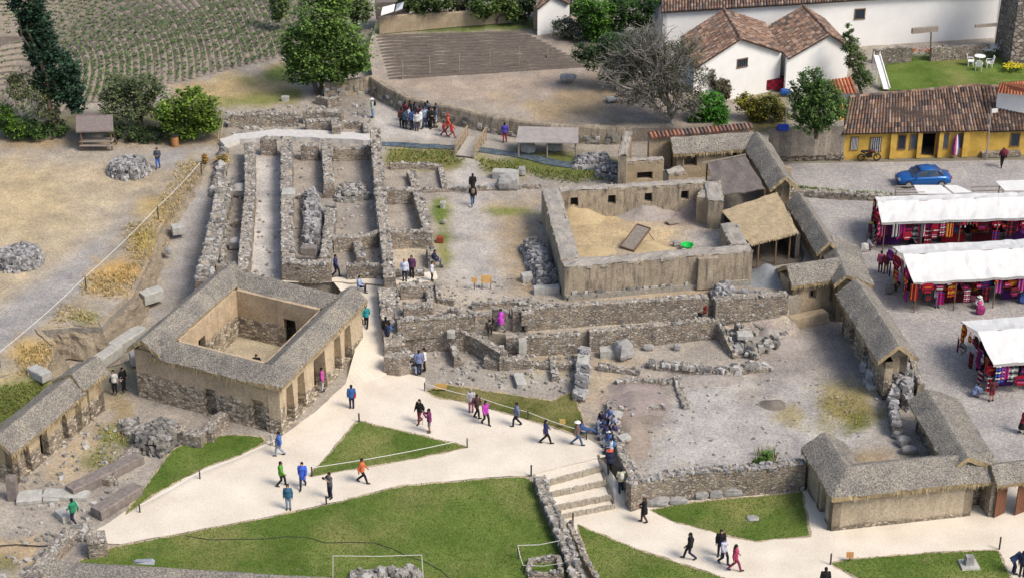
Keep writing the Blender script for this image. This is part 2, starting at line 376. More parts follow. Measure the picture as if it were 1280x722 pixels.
def shape(name, poly, z, mat, blobs=None, base=GRAY, sp=7, jit=0.0, edge=0.0, skirt=None, kind='structure', lift=0.0, label=None, cat=None, clip=None):
    """an area of ground outlined on the plain at height z (a number or a function of the outline position)"""
    zf = z if callable(z) else (lambda x, y: z)
    b = resample(poly, sp)
    if edge: b = [(x+edge*nz((x*.09, y*.17, 3.1))*2, y+edge*nz((x*.09, y*.17, 9.7))) for x, y in b]
    n = len(b); pts = list(b)
    if sp and (blobs is not None or jit):
        xs = [p[0] for p in b]; ys = [p[1] for p in b]
        x0, x1, y0, y1 = max(min(xs), -80), min(max(xs), 1360), max(min(ys), -60), min(max(ys), 770)
        gx, gy = np.meshgrid(np.arange(x0, x1, sp), np.arange(y0, y1, sp*.5))
        gx = gx.ravel()+np.random.RandomState(3).uniform(-sp*.3, sp*.3, gx.size); gy = gy.ravel()+np.random.RandomState(4).uniform(-sp*.15, sp*.15, gy.size)
        ok = sdist(gx, gy, b) > sp*.45
        pts += list(zip(gx[ok].tolist(), gy[ok].tolist()))
    vs, es, fs = geometry.delaunay_2d_cdt([Vector(p) for p in pts], [], [list(range(n))], 1, 1e-5)[:3]
    W = []
    for i, p in enumerate(vs):
        zz = zf(p.x, p.y)+lift
        if jit and i >= n: zz += jit*(nz((p.x*.05, p.y*.1, 1))-1)*.7+jit*.25*(nz((p.x*.3, p.y*.6, 5))-1)
        W.append(at(p.x, p.y, zz))
    F = [tuple(f) for f in fs]
    nv = len(W)
    if skirt is not None:
        bb = []
        for p in b: q = at(p[0], p[1], zf(*p)+lift); bb.append(q)
        for q in bb: W.append(q.copy())
        for q in bb: W.append(Vector((q.x, q.y, skirt)))
        F += [(nv+i, nv+(i+1) % n, nv+n+(i+1) % n, nv+n+i) for i in range(n)]
    me = bpy.data.meshes.new(name); me.from_pydata([tuple(p) for p in W], [], F); me.materials.append(mat)
    if blobs is not None:
        X = np.array([p.x for p in vs]); Y = np.array([p.y for p in vs])
        C = np.tile(np.array(base), (len(vs), 1))
        N1 = np.array([nz((p.x*.03, p.y*.055, 2))+.5*nz((p.x*.09, p.y*.17, 7)) for p in vs])
        for bl in blobs:
            g, c, soft = bl[0], np.array(bl[1]), bl[2]; st = bl[3] if len(bl) > 3 else 1
            if isinstance(g, tuple): d = g[2]-np.hypot(X-g[0], (Y-g[1])*1.9)
            else: d = sdist(X, Y, g)
            wgt = np.clip((d+N1*soft*1.6)/(soft*2)+.5, 0, 1)*st
            C = C*(1-wgt[:, None])+c*wgt[:, None]
        C = np.vstack([C, C[:0]])
        full = np.tile(np.array(list(base)), (len(W), 1))*.8; full[:len(vs)] = C
        a = me.attributes.new('Col', 'FLOAT_COLOR', 'POINT')
        a.data.foreach_set('color', np.hstack([full, np.ones((len(W), 1))]).ravel().tolist())
    me.validate(); me.update()
    import bmesh
    bm = bmesh.new(); bm.from_mesh(me)
    for f in bm.faces:
        if abs(f.normal.z) > .3 and f.normal.z < 0: f.normal_flip()
    bm.to_mesh(me); bm.free()
    o = bpy.data.objects.new(name, me); COL.objects.link(o)
    return tag(o, label, cat, None, kind)

# base ground to the horizon
mb = MB(); mb.add([(-3000, -200, -.06), (3000, -200, -.06), (3000, 4200, -.06), (-3000, 4200, -.06)], [(0, 1, 2, 3)])
o = mb.build('ground', simple('far_ground', (.2, .18, .13), .95, .3, .05)); tag(o, kind='structure')

A_POLY = [(-900, 640), (-400, 600), (-60, 500), (0, 470), (30, 463), (58, 464), (72, 430), (50, 412), (128, 408), (150, 385), (165, 372), (183, 335), (193, 300), (214, 262), (232, 238), (250, 212), (264, 198),
          (290, 190), (252, 350), (262, 362), (330, 352), (414, 350), (486, 351), (497, 408), (545, 401), (640, 398), (760, 388), (890, 380), (985, 375), (1030, 350), (1037, 335), (1000, 275), (982, 262), (956, 200), (962, 160), (1054, 158), (1064, 122), (1240, 113), (1900, 112), (1900, -330), (-900, -330)]
A_BLOBS = [
    ([(-200, 190), (0, 185), (130, 195), (205, 225), (120, 300), (0, 390), (-200, 480)], (.45, .365, .235), 30, .75),
    ([(262, 183), (165, 180), (205, 222), (130, 296), (0, 388), (-80, 430), (-80, 505), (0, 452), (108, 356), (198, 268), (256, 210)], (.31, .296, .28), 14, 1),
    ([(-40, 205), (60, 210), (90, 260), (30, 300), (-40, 300)], (.44, .35, .21), 20, .8),
    ([(40, 185), (190, 180), (180, 200), (60, 203)], GRAY, 12, .8),
    ([(190, 215), (245, 190), (262, 205), (200, 300), (180, 338), (160, 370), (60, 412), (20, 470), (-60, 520), (0, 455), (100, 365), (150, 290)], (.36, .285, .17), 12, .6),
    ((186, 300, 24), (.36, .28, .08), 14, .9), ((150, 345, 34), (.46, .29, .10), 18, .9), ((45, 438, 32), (.45, .31, .12), 14, .9), ((200, 262, 22), (.44, .31, .1), 14, .8), ((110, 395, 18), (.20, .20, .05), 12, .8), ((128, 382, 20), GRAY, 12, .6),
    ((60, 495, 40), GREEN, 25, .8), ((10, 495, 40), (.16, .17, .05), 20, .8),
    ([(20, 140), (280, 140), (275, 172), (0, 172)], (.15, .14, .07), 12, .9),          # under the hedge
    ([(0, 170), (280, 172), (265, 182), (0, 186)], (.33, .24, .14), 8, .8),
    ([(215, 105), (300, 93), (360, 80), (372, 110), (368, 134), (282, 134), (225, 125)], (.40, .30, .15), 10, .9),
    ([(300, 98), (365, 82), (370, 100), (310, 104)], (.12, .17, .04), 8, .9), ([(280, 122), (368, 112), (368, 133), (280, 133)], (.16, .19, .05), 9, .8),
    ([(318, 195), (354, 195), (354, 348), (312, 348)], (.5, .475, .44), 6, .95), ([(365, 200), (470, 200), (478, 330), (360, 330)], (.31, .275, .235), 10, .8),
    ([(560, 235), (615, 232), (635, 370), (550, 370)], (.40, .37, .335), 12, .9), ([(575, 190), (600, 190), (612, 240), (560, 240)], PALE, 10, .7),
    ([(612, 255), (668, 250), (680, 375), (640, 370)], (.36, .27, .165), 18, .8),
    ([(615, 262), (665, 258), (668, 268), (612, 270)], (.15, .18, .04), 7, .9),
    ([(542, 245), (562, 245), (562, 335), (548, 335)], (.20, .2, .05), 7, .9), ([(543, 250), (553, 250), (556, 300), (546, 300)], (.1, .16, .03), 6, .9),
    ([(482, 184), (560, 184), (585, 205), (552, 212), (484, 210)], (.21, .20, .06), 9, .95), ([(590, 194), (650, 200), (655, 222), (600, 215)], (.21, .20, .06), 9, .9),
    ([(640, 180), (700, 190), (830, 205), (826, 222), (720, 228), (645, 212)], (.13, .15, .035), 10, .95),
    ([(465, 130), (490, 128), (545, 150), (570, 172), (470, 175)], (.48, .45, .41), 10, .9), ([(540, 160), (650, 170), (650, 185), (560, 182)], (.36, .33, .29), 8, .7),
    ([(405, 112), (465, 118), (462, 150), (380, 140)], (.27, .24, .21), 10, .8),
    ([(500, 340), (560, 345), (620, 375), (680, 385), (680, 395), (500, 395)], (.40, .345, .27), 12, .7),
    ([(720, 370), (890, 360), (890, 375), (720, 385)], (.37, .29, .19), 8, .8),
    ([(490, 250), (530, 250), (532, 285), (490, 285)], (.33, .3, .26), 8, .7), ([(490, 305), (535, 302), (545, 335), (492, 335)], (.45, .39, .29), 8, .9),
    ([(940, 120), (985, 110), (985, 165), (940, 165)], (.16, .14, .05), 8, .9), ([(1100, 70), (1300, 65), (1300, 112), (1100, 112)], (.07, .12, .02), 6, .98),
    ([(-100, -80), (360, -80), (352, 52), (335, 74), (240, 88), (120, 112), (90, 140), (-100, 150)], (.165, .138, .11), 6, .97),
]
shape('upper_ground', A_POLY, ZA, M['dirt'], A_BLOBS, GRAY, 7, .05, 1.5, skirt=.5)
P_POLY = [(-700, 900), (760, 900), (733, 800), (722, 722), (700, 665), (668, 590), (752, 569), (766, 572), (781, 592), (796, 604), (840, 594), (1008, 581), (1045, 612), (1195, 600), (1160, 533), (1124, 491), (1070, 408), (1050, 385), (1000, 360), (500, 395), (430, 345), (230, 400), (100, 395), (-700, 480)]
P_BLOBS = [
    ([(-60, 500), (45, 470), (75, 492), (0, 545), (-60, 560)], (.13, .16, .04), 12, .95), ([(150, 505), (165, 500), (165, 530), (140, 530)], (.25, .2, .09), 10, .6),
    ([(0, 600), (80, 620), (70, 690), (0, 700)], (.35, .31, .26), 14, .6), ([(30, 610), (120, 520), (165, 540), (110, 600)], (.38, .30, .2), 14, .8),
    ((140, 545, 26), (.15, .17, .04), 12, .8), ((120, 575, 22), (.15, .17, .045), 12, .7), ((20, 690, 40), (.42, .31, .18), 20, .8), ((5, 705, 22), GREEN, 14, .7),
    ((150, 470, 30), (.2, .19, .09), 20, .6), ((140, 500, 30), (.33, .25, .13), 14, .6),
    ([(540, 440), (720, 440), (720, 490), (560, 480)], (.33, .30, .255), 12, .8), ((690, 455, 30), (.34, .27, .14), 14, .5),
    ([(735, 440), (800, 450), (770, 480), (735, 540)], (.36, .29, .2), 14, .8),
    ([(765, 480), (850, 475), (840, 520), (800, 560), (765, 540)], (.25, .205, .165), 18, .9), ([(745, 500), (790, 500), (800, 590), (775, 590)], (.30, .235, .20), 12, .8),
    ([(850, 480), (1000, 468), (1100, 540), (1080, 570), (800, 592), (830, 540)], (.39, .37, .345), 24, .95),
    ([(940, 440), (1060, 410), (1080, 460), (960, 480)], (.28, .25, .225), 20, .85), ([(1010, 400), (1090, 440), (1110, 480), (1040, 470)], (.24, .225, .22), 16, .7),
    ((1055, 510, 42), (.22, .19, .07), 18, .95), ((1075, 530, 18), (.13, .14, .03), 10, .9), ((990, 520, 22), (.30, .25, .12), 12, .8), ((1085, 575, 30), (.28, .21, .12), 12, .8), ((1060, 490, 30), (.3, .25, .12), 16, .7), ((945, 495, 26), (.24, .19, .15), 16, .55),
]
shape('court_ground', P_POLY, ZP, M['dirt'], P_BLOBS, (.335, .30, .255), 7, .05, 0, skirt=-.4)
B_POLY = [(500, 417), (580, 414), (660, 419), (760, 412), (897, 399), (985, 393), (990, 372), (760, 385), (500, 400)]
shape('terrace_ground', B_POLY, ZB, M['dirt'], [((880, 400, 60), PALE, 20, .5)], (.40, .35, .28), 7, .03, 0, skirt=.5)
shape('terrace_slope', [(900, 399), (985, 392), (1000, 412), (985, 440), (940, 452), (925, 440)], lambda x, y: ZB+.02-(ZB-ZP+.12)*max(0, min(1, (y-393)/38)), M['dirt'], [((960, 420, 26), (.29, .25, .245), 20, .9)], (.36, .31, .25), 6, .06, 0)
F_POLY = [(466, 97), (485, 110), (510, 124), (562, 135), (622, 148), (690, 158), (783, 161), (790, 160), (850, 160), (900, 152), (885, 118), (770, 70), (710, 10), (640, 20), (470, 28), (460, 60)]
F_BLOBS = [([(470, 42), (640, 38), (700, 62), (735, 80), (640, 85), (485, 102)], (.33, .28, .225), 7, .97), ([(700, 40), (760, 90), (790, 160), (760, 175), (750, 110)], (.22, .18, .14), 20, .8),
           ([(490, 105), (640, 86), (740, 90), (690, 120), (560, 130)], (.37, .29, .22), 20, .7), ([(640, 130), (740, 110), (760, 140), (700, 160)], (.40, .29, .15), 18, .7), ([(465, 26), (700, 22), (690, 38), (470, 42)], (.1, .14, .03), 5, .95)]
shape('field_ground', F_POLY, ZF, M['dirt'], F_BLOBS, (.33, .285, .235), 7, .06, 0, skirt=2.5)
# sunken lane between the bank and the ruins, falling towards the camera
def zlane(x, y): return ZA+.01-(ZA-ZP)*max(0, min(1, (y-198)/235))
shape('lane', [(262, 199), (294, 188), (276, 250), (250, 352), (262, 372), (250, 398), (190, 440), (150, 455), (60, 475), (45, 465), (60, 405), (145, 380), (178, 338), (190, 300), (210, 262)], zlane, M['dirt'], [([(230, 240), (270, 230), (245, 350), (200, 420), (190, 400)], (.33, .31, .29), 14, .9), ((110, 440, 40), (.27, .235, .2), 12, .8)], (.35, .30, .23), 6, .04, 0)
shape('grass_slope', [(-80, 508), (0, 467), (30, 460), (60, 463), (80, 488), (40, 530), (10, 552), (-80, 600)], lambda x, y: ZA+.01-(ZA-ZP)*max(0, min(1, (y-468-max(0, -x)*.4)/72)), M['dirt'], [([(-80, 515), (0, 480), (30, 472), (62, 474), (72, 490), (20, 530), (-80, 580)], (.12, .15, .035), 10, .95)], (.33, .27, .16), 6, .04, 1)
# eroded earth bank between the yard and the lane
BK_ = resample([(30, 463), (58, 464), (72, 430), (50, 412), (128, 408), (150, 385), (165, 372), (183, 335), (193, 300), (214, 262), (232, 238), (250, 212), (262, 199)], 5, False)
vs = []; cs = []; nb = len(BK_); RG_ = 9
for i, (x, y) in enumerate(BK_):
    a, b = at(*BK_[max(i-1, 0)], ZA), at(*BK_[min(i+1, nb-1)], ZA); d = (b-a).normalized(); s = Vector((d.y, -d.x, 0)); p = at(x, y, ZA); zl = zlane(0, y+4)
    zl = min(zl, ZA-.02)
    for q in range(RG_):
        t = q/(RG_-1); out = -.35+t*(1.0+.35*nz((i*.15, 4, 0)))+.22*nz((i*.5, q*.6, 1)); z = ZA+.03-(ZA-zl+.12)*(t**1.25 if t > .15 else 0)+(.10*nz((i*.8, q*.9, 5)) if 0 < q < RG_-1 else 0)
        vs.append(tuple(p+s*out+Vector((0, 0, z-ZA)))); k = .75+.5*nz((i*.6, q*.5, 9)); cs += [scl((.34, .27, .18) if q < 3 else (.27, .225, .165), .9+.25*nz((i*.6, q*.7, 9)))]
me = bpy.data.meshes.new('bank'); me.from_pydata(vs, [], [(i*RG_+q, i*RG_+q+1, (i+1)*RG_+q+1, (i+1)*RG_+q) for i in range(nb-1) for q in range(RG_-1)]); me.materials.append(M['dirt'])
a = me.attributes.new('Col', 'FLOAT_COLOR', 'POINT'); a.data.foreach_set('color', [x for c in cs for x in (*c, 1)])
o = bpy.data.objects.new('earth_bank', me); COL.objects.link(o); tag(o, kind='structure')
# walkway ramp up to the ruins
shape('ramp', [(412, 346), (487, 348), (492, 400), (494, 440), (482, 470), (430, 486), (440, 450), (455, 400)], lambda x, y: ZA+.015-(ZA-ZP)*max(0, min(1, (y-350)/122)), M['path'], None, sp=6)
shape('ramp_apron', [(356, 346), (412, 347), (487, 349), (545, 338), (548, 347), (540, 352), (490, 356), (415, 352), (350, 352)], ZA+.012, M['path'], None, sp=6, edge=1)

# paths
shape('path', [(118, 664), (190, 616), (260, 581), (325, 553), (348, 547), (400, 510), (440, 470), (482, 458), (531, 472), (532, 486), (545, 495), (600, 507), (660, 525), (735, 548), (750, 556), (757, 570), (700, 583), (664, 593), (600, 597), (500, 606), (420, 626), (330, 646), (250, 661), (150, 679), (136, 679)], ZP+.012, M['path'], None, sp=9, edge=1.2)
shape('lower_path', [(694, 634), (782, 627), (1010, 612), (1250, 605), (1290, 590), (1420, 600), (1420, 800), (880, 800), (760, 720), (690, 660)], Z0+.004, M['path'], None, sp=12)
shape('plaza', [(960, 205), (1900, 190), (2200, 800), (1290, 800), (1250, 607), (1110, 560), (1010, 400), (970, 300)], Z0, M['cobble'], None, sp=30)
# lawns
LAWNS = [
    ('triangle', [(448, 526), (584, 558), (520, 571), (388, 594)], ZP),
    ('big', [(140, 684), (250, 663), (330, 648), (420, 628), (500, 608), (600, 599), (655, 596), (668, 603), (684, 640), (700, 680), (714, 722), (730, 830), (380, 830), (120, 760), (100, 700)], ZP),
    ('left', [(157, 642), (192, 595), (214, 564), (234, 552), (285, 543), (328, 546), (330, 552), (300, 567), (255, 583), (190, 617)], ZP),
    ('strip', [(534, 488), (560, 481), (620, 490), (690, 501), (714, 489), (728, 520), (732, 545), (660, 523), (600, 505), (545, 494)], ZP),
    ('right', [(815, 637), (862, 628), (1002, 615), (1011, 668), (945, 675), (900, 666), (840, 649)], Z0),
    ('corner', [(722, 655), (738, 663), (800, 688), (905, 722), (1010, 757), (1040, 840), (760, 840), (745, 722)], Z0),
    ('front', [(1040, 704), (1060, 699), (1150, 692), (1246, 687), (1264, 724), (1300, 830), (1100, 830), (1075, 722)], Z0),
]
def grow_out(poly, k):
    b = resample(poly, 8); n = len(b); A = sum(b[i][0]*b[(i+1) % n][1]-b[(i+1) % n][0]*b[i][1] for i in range(n)); out = []
    for i in range(n):
        dx, dy = b[(i+1) % n][0]-b[i-1][0], b[(i+1) % n][1]-b[i-1][1]; L = math.hypot(dx, dy) or 1; sg = 1 if A > 0 else -1
        kk = k*(.9+1.1*nz((b[i][0]*.05, b[i][1]*.08, 6))); out.append((b[i][0]+sg*dy/L*kk, b[i][1]-sg*dx/L*kk*.6))
    return out
for nm, poly, z in LAWNS:
    shape('worn_soil', grow_out(poly, 3.2), z, M['dirt'], [], (.40, .33, .23), sp=6, edge=.5, lift=.017)
for nm, poly, z in LAWNS:
    shape('lawn', poly, z, M['rough_grass'] if nm == 'strip' else M['lawn'], None, sp=5, edge=1.3, skirt=z-.05, lift=.035)
shape('lawn', [(1108, 82), (1150, 76), (1300, 70), (1300, 112), (1100, 113)], ZA, M['lawn'], None, sp=8, lift=.03)
shape('courtyard_floor', [(215, 437), (300, 373), (400, 392), (440, 440), (350, 480)], ZP+.006, M['dirt'], [], (.40, .345, .25), sp=9)
# stream
zst = lambda x, y: ZA+.012
shape('stream', [(478, 182), (520, 185), (566, 187), (600, 190), (650, 197), (690, 207), (740, 213), (800, 214), (800, 208), (745, 207), (700, 201), (655, 191), (600, 184), (560, 181), (478, 177)], zst, M['water'], None, sp=6, edge=.8)
shape('channel', [(274, 174), (300, 167), (345, 161), (400, 163), (466, 168), (466, 176), (400, 172), (345, 170), (300, 174), (280, 181)], lambda x, y: ZA+.35, simple('pale_channel_stone', (.52, .50, .465), .9, .2, 3, .3), None, sp=6, edge=1.2, skirt=ZA-.05)

# grass blades on the lawns and dry tufts on the banks (nobody could count them)
def tufts(name, poly, z, dens, h, mats, label, seed=1, lean=.5, wd=.03, soft=0):
    rs = np.random.RandomState(seed); xs = [p[0] for p in poly]; ys = [p[1] for p in poly]
    x0, x1, y0, y1 = max(min(xs), -30), min(max(xs), 1310), min(ys), min(max(ys), 745)
    n = int(dens*(x1-x0)*(y1-y0)/1000); gx = rs.uniform(x0, x1, n); gy = rs.uniform(y0, y1, n)
    k = sdist(gx, gy, poly) > (rs.uniform(0, 1, n)**1.5*soft if soft else 0); mb = MB(); zf = z if callable(z) else (lambda a, b: z)
    for x, y in zip(gx[k], gy[k]):
        p = at(x, y, zf(x, y)); a = rs.uniform(0, 6.28); hh = h*rs.uniform(.5, 1.3)
        for q in range(2):
            a2 = a+q*2.1+rs.uniform(-.5, .5); d = Vector((math.cos(a2), math.sin(a2), 0)); s_ = Vector((-d.y, d.x, 0))*wd*rs.uniform(.6, 1.5)
            mb.add([p-s_, p+s_, p+d*hh*lean+Vector((0, 0, hh))], [(0, 1, 2)], rs.randint(len(mats)))
    return tag(mb.build(name, mats), label, 'grass', None, 'stuff')
GB = [simple('grass_blade', (.095, .16, .026), .8, .3, 2), simple('pale_grass_blade', (.19, .23, .06), .8, .3, 2)]
DB = [simple('dry_grass_blade', (.42, .29, .10), .85, .3, 3), simple('straw_grass_blade', (.5, .38, .18), .85, .3, 3), simple('olive_grass_blade', (.24, .2, .07), .85, .3, 3)]
for i, (nm, poly, z) in enumerate(LAWNS):
    tufts('grass', poly, z+.03, 330 if nm != 'strip' else 230, .055, GB if nm != 'strip' else GB+DB[:1], 'short mown green grass of the lawns beside the sandy paths', i+1, .5, .028, -4)
for i, (poly, d) in enumerate([([(222, 200), (264, 200), (215, 285), (185, 280)], 500), ([(150, 280), (200, 270), (192, 330), (158, 340)], 500), ([(100, 345), (165, 330), (175, 350), (150, 375), (95, 370)], 420), ([(20, 430), (70, 425), (70, 462), (18, 475)], 500), ([(75, 375), (130, 395), (120, 408), (60, 405)], 400)]):
    tufts('dry_grass', poly, ZA, d*.8, .2, DB, 'golden dry grass growing along the edge of the sunken lane', 30+i, .8, .03, 24)
for i, (poly, d) in enumerate([([(482, 186), (562, 186), (585, 203), (552, 210), (484, 208)], 420), ([(590, 196), (648, 202), (655, 220), (600, 214)], 420), ([(640, 205), (700, 212), (826, 218), (820, 226), (700, 230), (645, 214)], 500)]):
    tufts('bank_grass', poly, ZA, d, .2, GB+DB[2:], 'long green grass on the banks of the stream', 40+i, .6, .04, 9)
tufts('grass', [(-40, 500), (0, 480), (45, 474), (72, 490), (0, 540), (-40, 550)], lambda x, y: ZA-(ZA-ZP)*max(0, min(1, (y-468-max(0, -x)*.4)/72)), 260, .12, GB+DB[2:], 'rough green grass at the left edge above the small thatched house', 61, .6, .035, 14)
tufts('grass', [(118, 535), (160, 520), (172, 545), (140, 590), (105, 600)], ZP, 120, .12, GB+DB, 'patchy grass between the small thatched house and the granite beams', 62, .6, .035, 14)
tufts('grass', [(1020, 485), (1080, 485), (1095, 530), (1060, 545), (1015, 520)], ZP, 130, .1, DB+GB[1:], 'sparse dry grass in the middle of the dug court', 63, .6, .03, 18)
# ------------------------------------------------------------ ruin walls
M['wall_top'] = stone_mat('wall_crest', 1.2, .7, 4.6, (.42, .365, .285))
def W2(pts, z): return [at(p[0], p[1], z) for p in pts]
def lerp(a, b, t): return a+(b-a)*t
def ruin_wall(label, pts, th, top, base, mat='stone', rub='rubble', rough=.10, stones=.7, ends=None, name='stone_wall', cat='wall', side=.15, top2=None, size=.17, group=None, px=True, cap=None):
    """dry-stone wall along the line of its top; irregular crest with loose stones lying on it"""
    th *= .86
    P = [at(p[0], p[1], (p[2] if len(p) > 2 else top)) for p in pts] if px else [Vector(p) for p in pts]
    zt = [p.z for p in P]
    seg = []; 
    for i in range(len(P)-1):
        L = (P[i+1]-P[i]).length; k = max(1, int(L/.38))
        for j in range(k): seg.append(P[i].lerp(P[i+1], j/k))
    seg.append(P[-1])
    mb = MB(); vs = []; n = len(seg); tops = []
    sd = random.random()*50
    for i, p in enumerate(seg):
        d = (seg[min(i+1, n-1)]-seg[max(i-1, 0)]); d.z = 0; d.normalize(); s = Vector((-d.y, d.x, 0))
        dz = rough*1.6*nz((i*.45, sd, 0))+rough*rnd(-.5, .5)
        w1 = th/2*(1+rnd(-.09, .09)); w2 = th/2*(1+rnd(-.09, .09)); zz = p.z+dz
        nb = 5
        ring = [p-s*(w1+.07), p-s*(w1+.03+rnd(-.03, .03)), p-s*w1, p+s*w2, p+s*(w2+.03+rnd(-.03, .03)), p+s*(w2+.07)]
        hs = [base-.1, base+(zz-base)*.5, zz+rnd(-.03, .03), zz+rnd(-.03, .03), base+(zz-base)*.5, base-.1]
        for q, h in zip(ring, hs): vs.append((q.x, q.y, h))
        tops.append((p, s, w1, w2, zz))
    mb.add(vs, [(i*6+2, i*6+3, (i+1)*6+3, (i+1)*6+2) for i in range(n-1)], 2); mb.v = []
    fs = [(i*6+k, i*6+k+1, (i+1)*6+k+1, (i+1)*6+k) for i in range(n-1) for k in (0, 1, 3, 4)]
    fs += [(0, 5, 4, 3, 2, 1), tuple((n-1)*6+k for k in range(6))]
    mb.add(vs, fs, 0)
    for i in range(n-1):
        p, s, w1, w2, zz = tops[i]; d = (seg[i+1]-p)
        for e in (-1, 1):
            for q in range(2):
                if random.random() < stones*.62:
                    z_ = size*rnd(.55, 1.35); c = p+d*rnd(0, 1)+s*e*((w1 if e < 0 else w2)-z_*.35)
                    mb.chip((c.x, c.y, zz+z_*.12), z_*rnd(1, 1.7), z_, z_*.62, 1)
            if random.random() < side*2:                        # stones standing proud of the face
                z_ = size*rnd(.7, 1.3); c = p+d*rnd(0, 1)+s*e*((w1 if e < 0 else w2)+.03)
                mb.chip((c.x, c.y, lerp(base+.1, zz-.1, random.random())), z_*1.4, z_*.7, z_*.7, 1, math.atan2(d.y, d.x))
        if random.random() < stones*.9:
            c = p+d*rnd(0, 1)+s*rnd(-w1*.7, w2*.7); z_ = size*rnd(.5, 1.2); mb.chip((c.x, c.y, zz+z_*.1), z_*1.5, z_, z_*.5, 1)
    mats = [M[mat], M[rub], M['wall_top']]
    if cap:
        mats.append(M[cap])
        for i in range(0, n-1):
            for k in range(len(mb.f)): break
    o = mb.build(name, mats)
    return tag(o, label, cat, group)
RG = 'low walls of the excavated ruins'
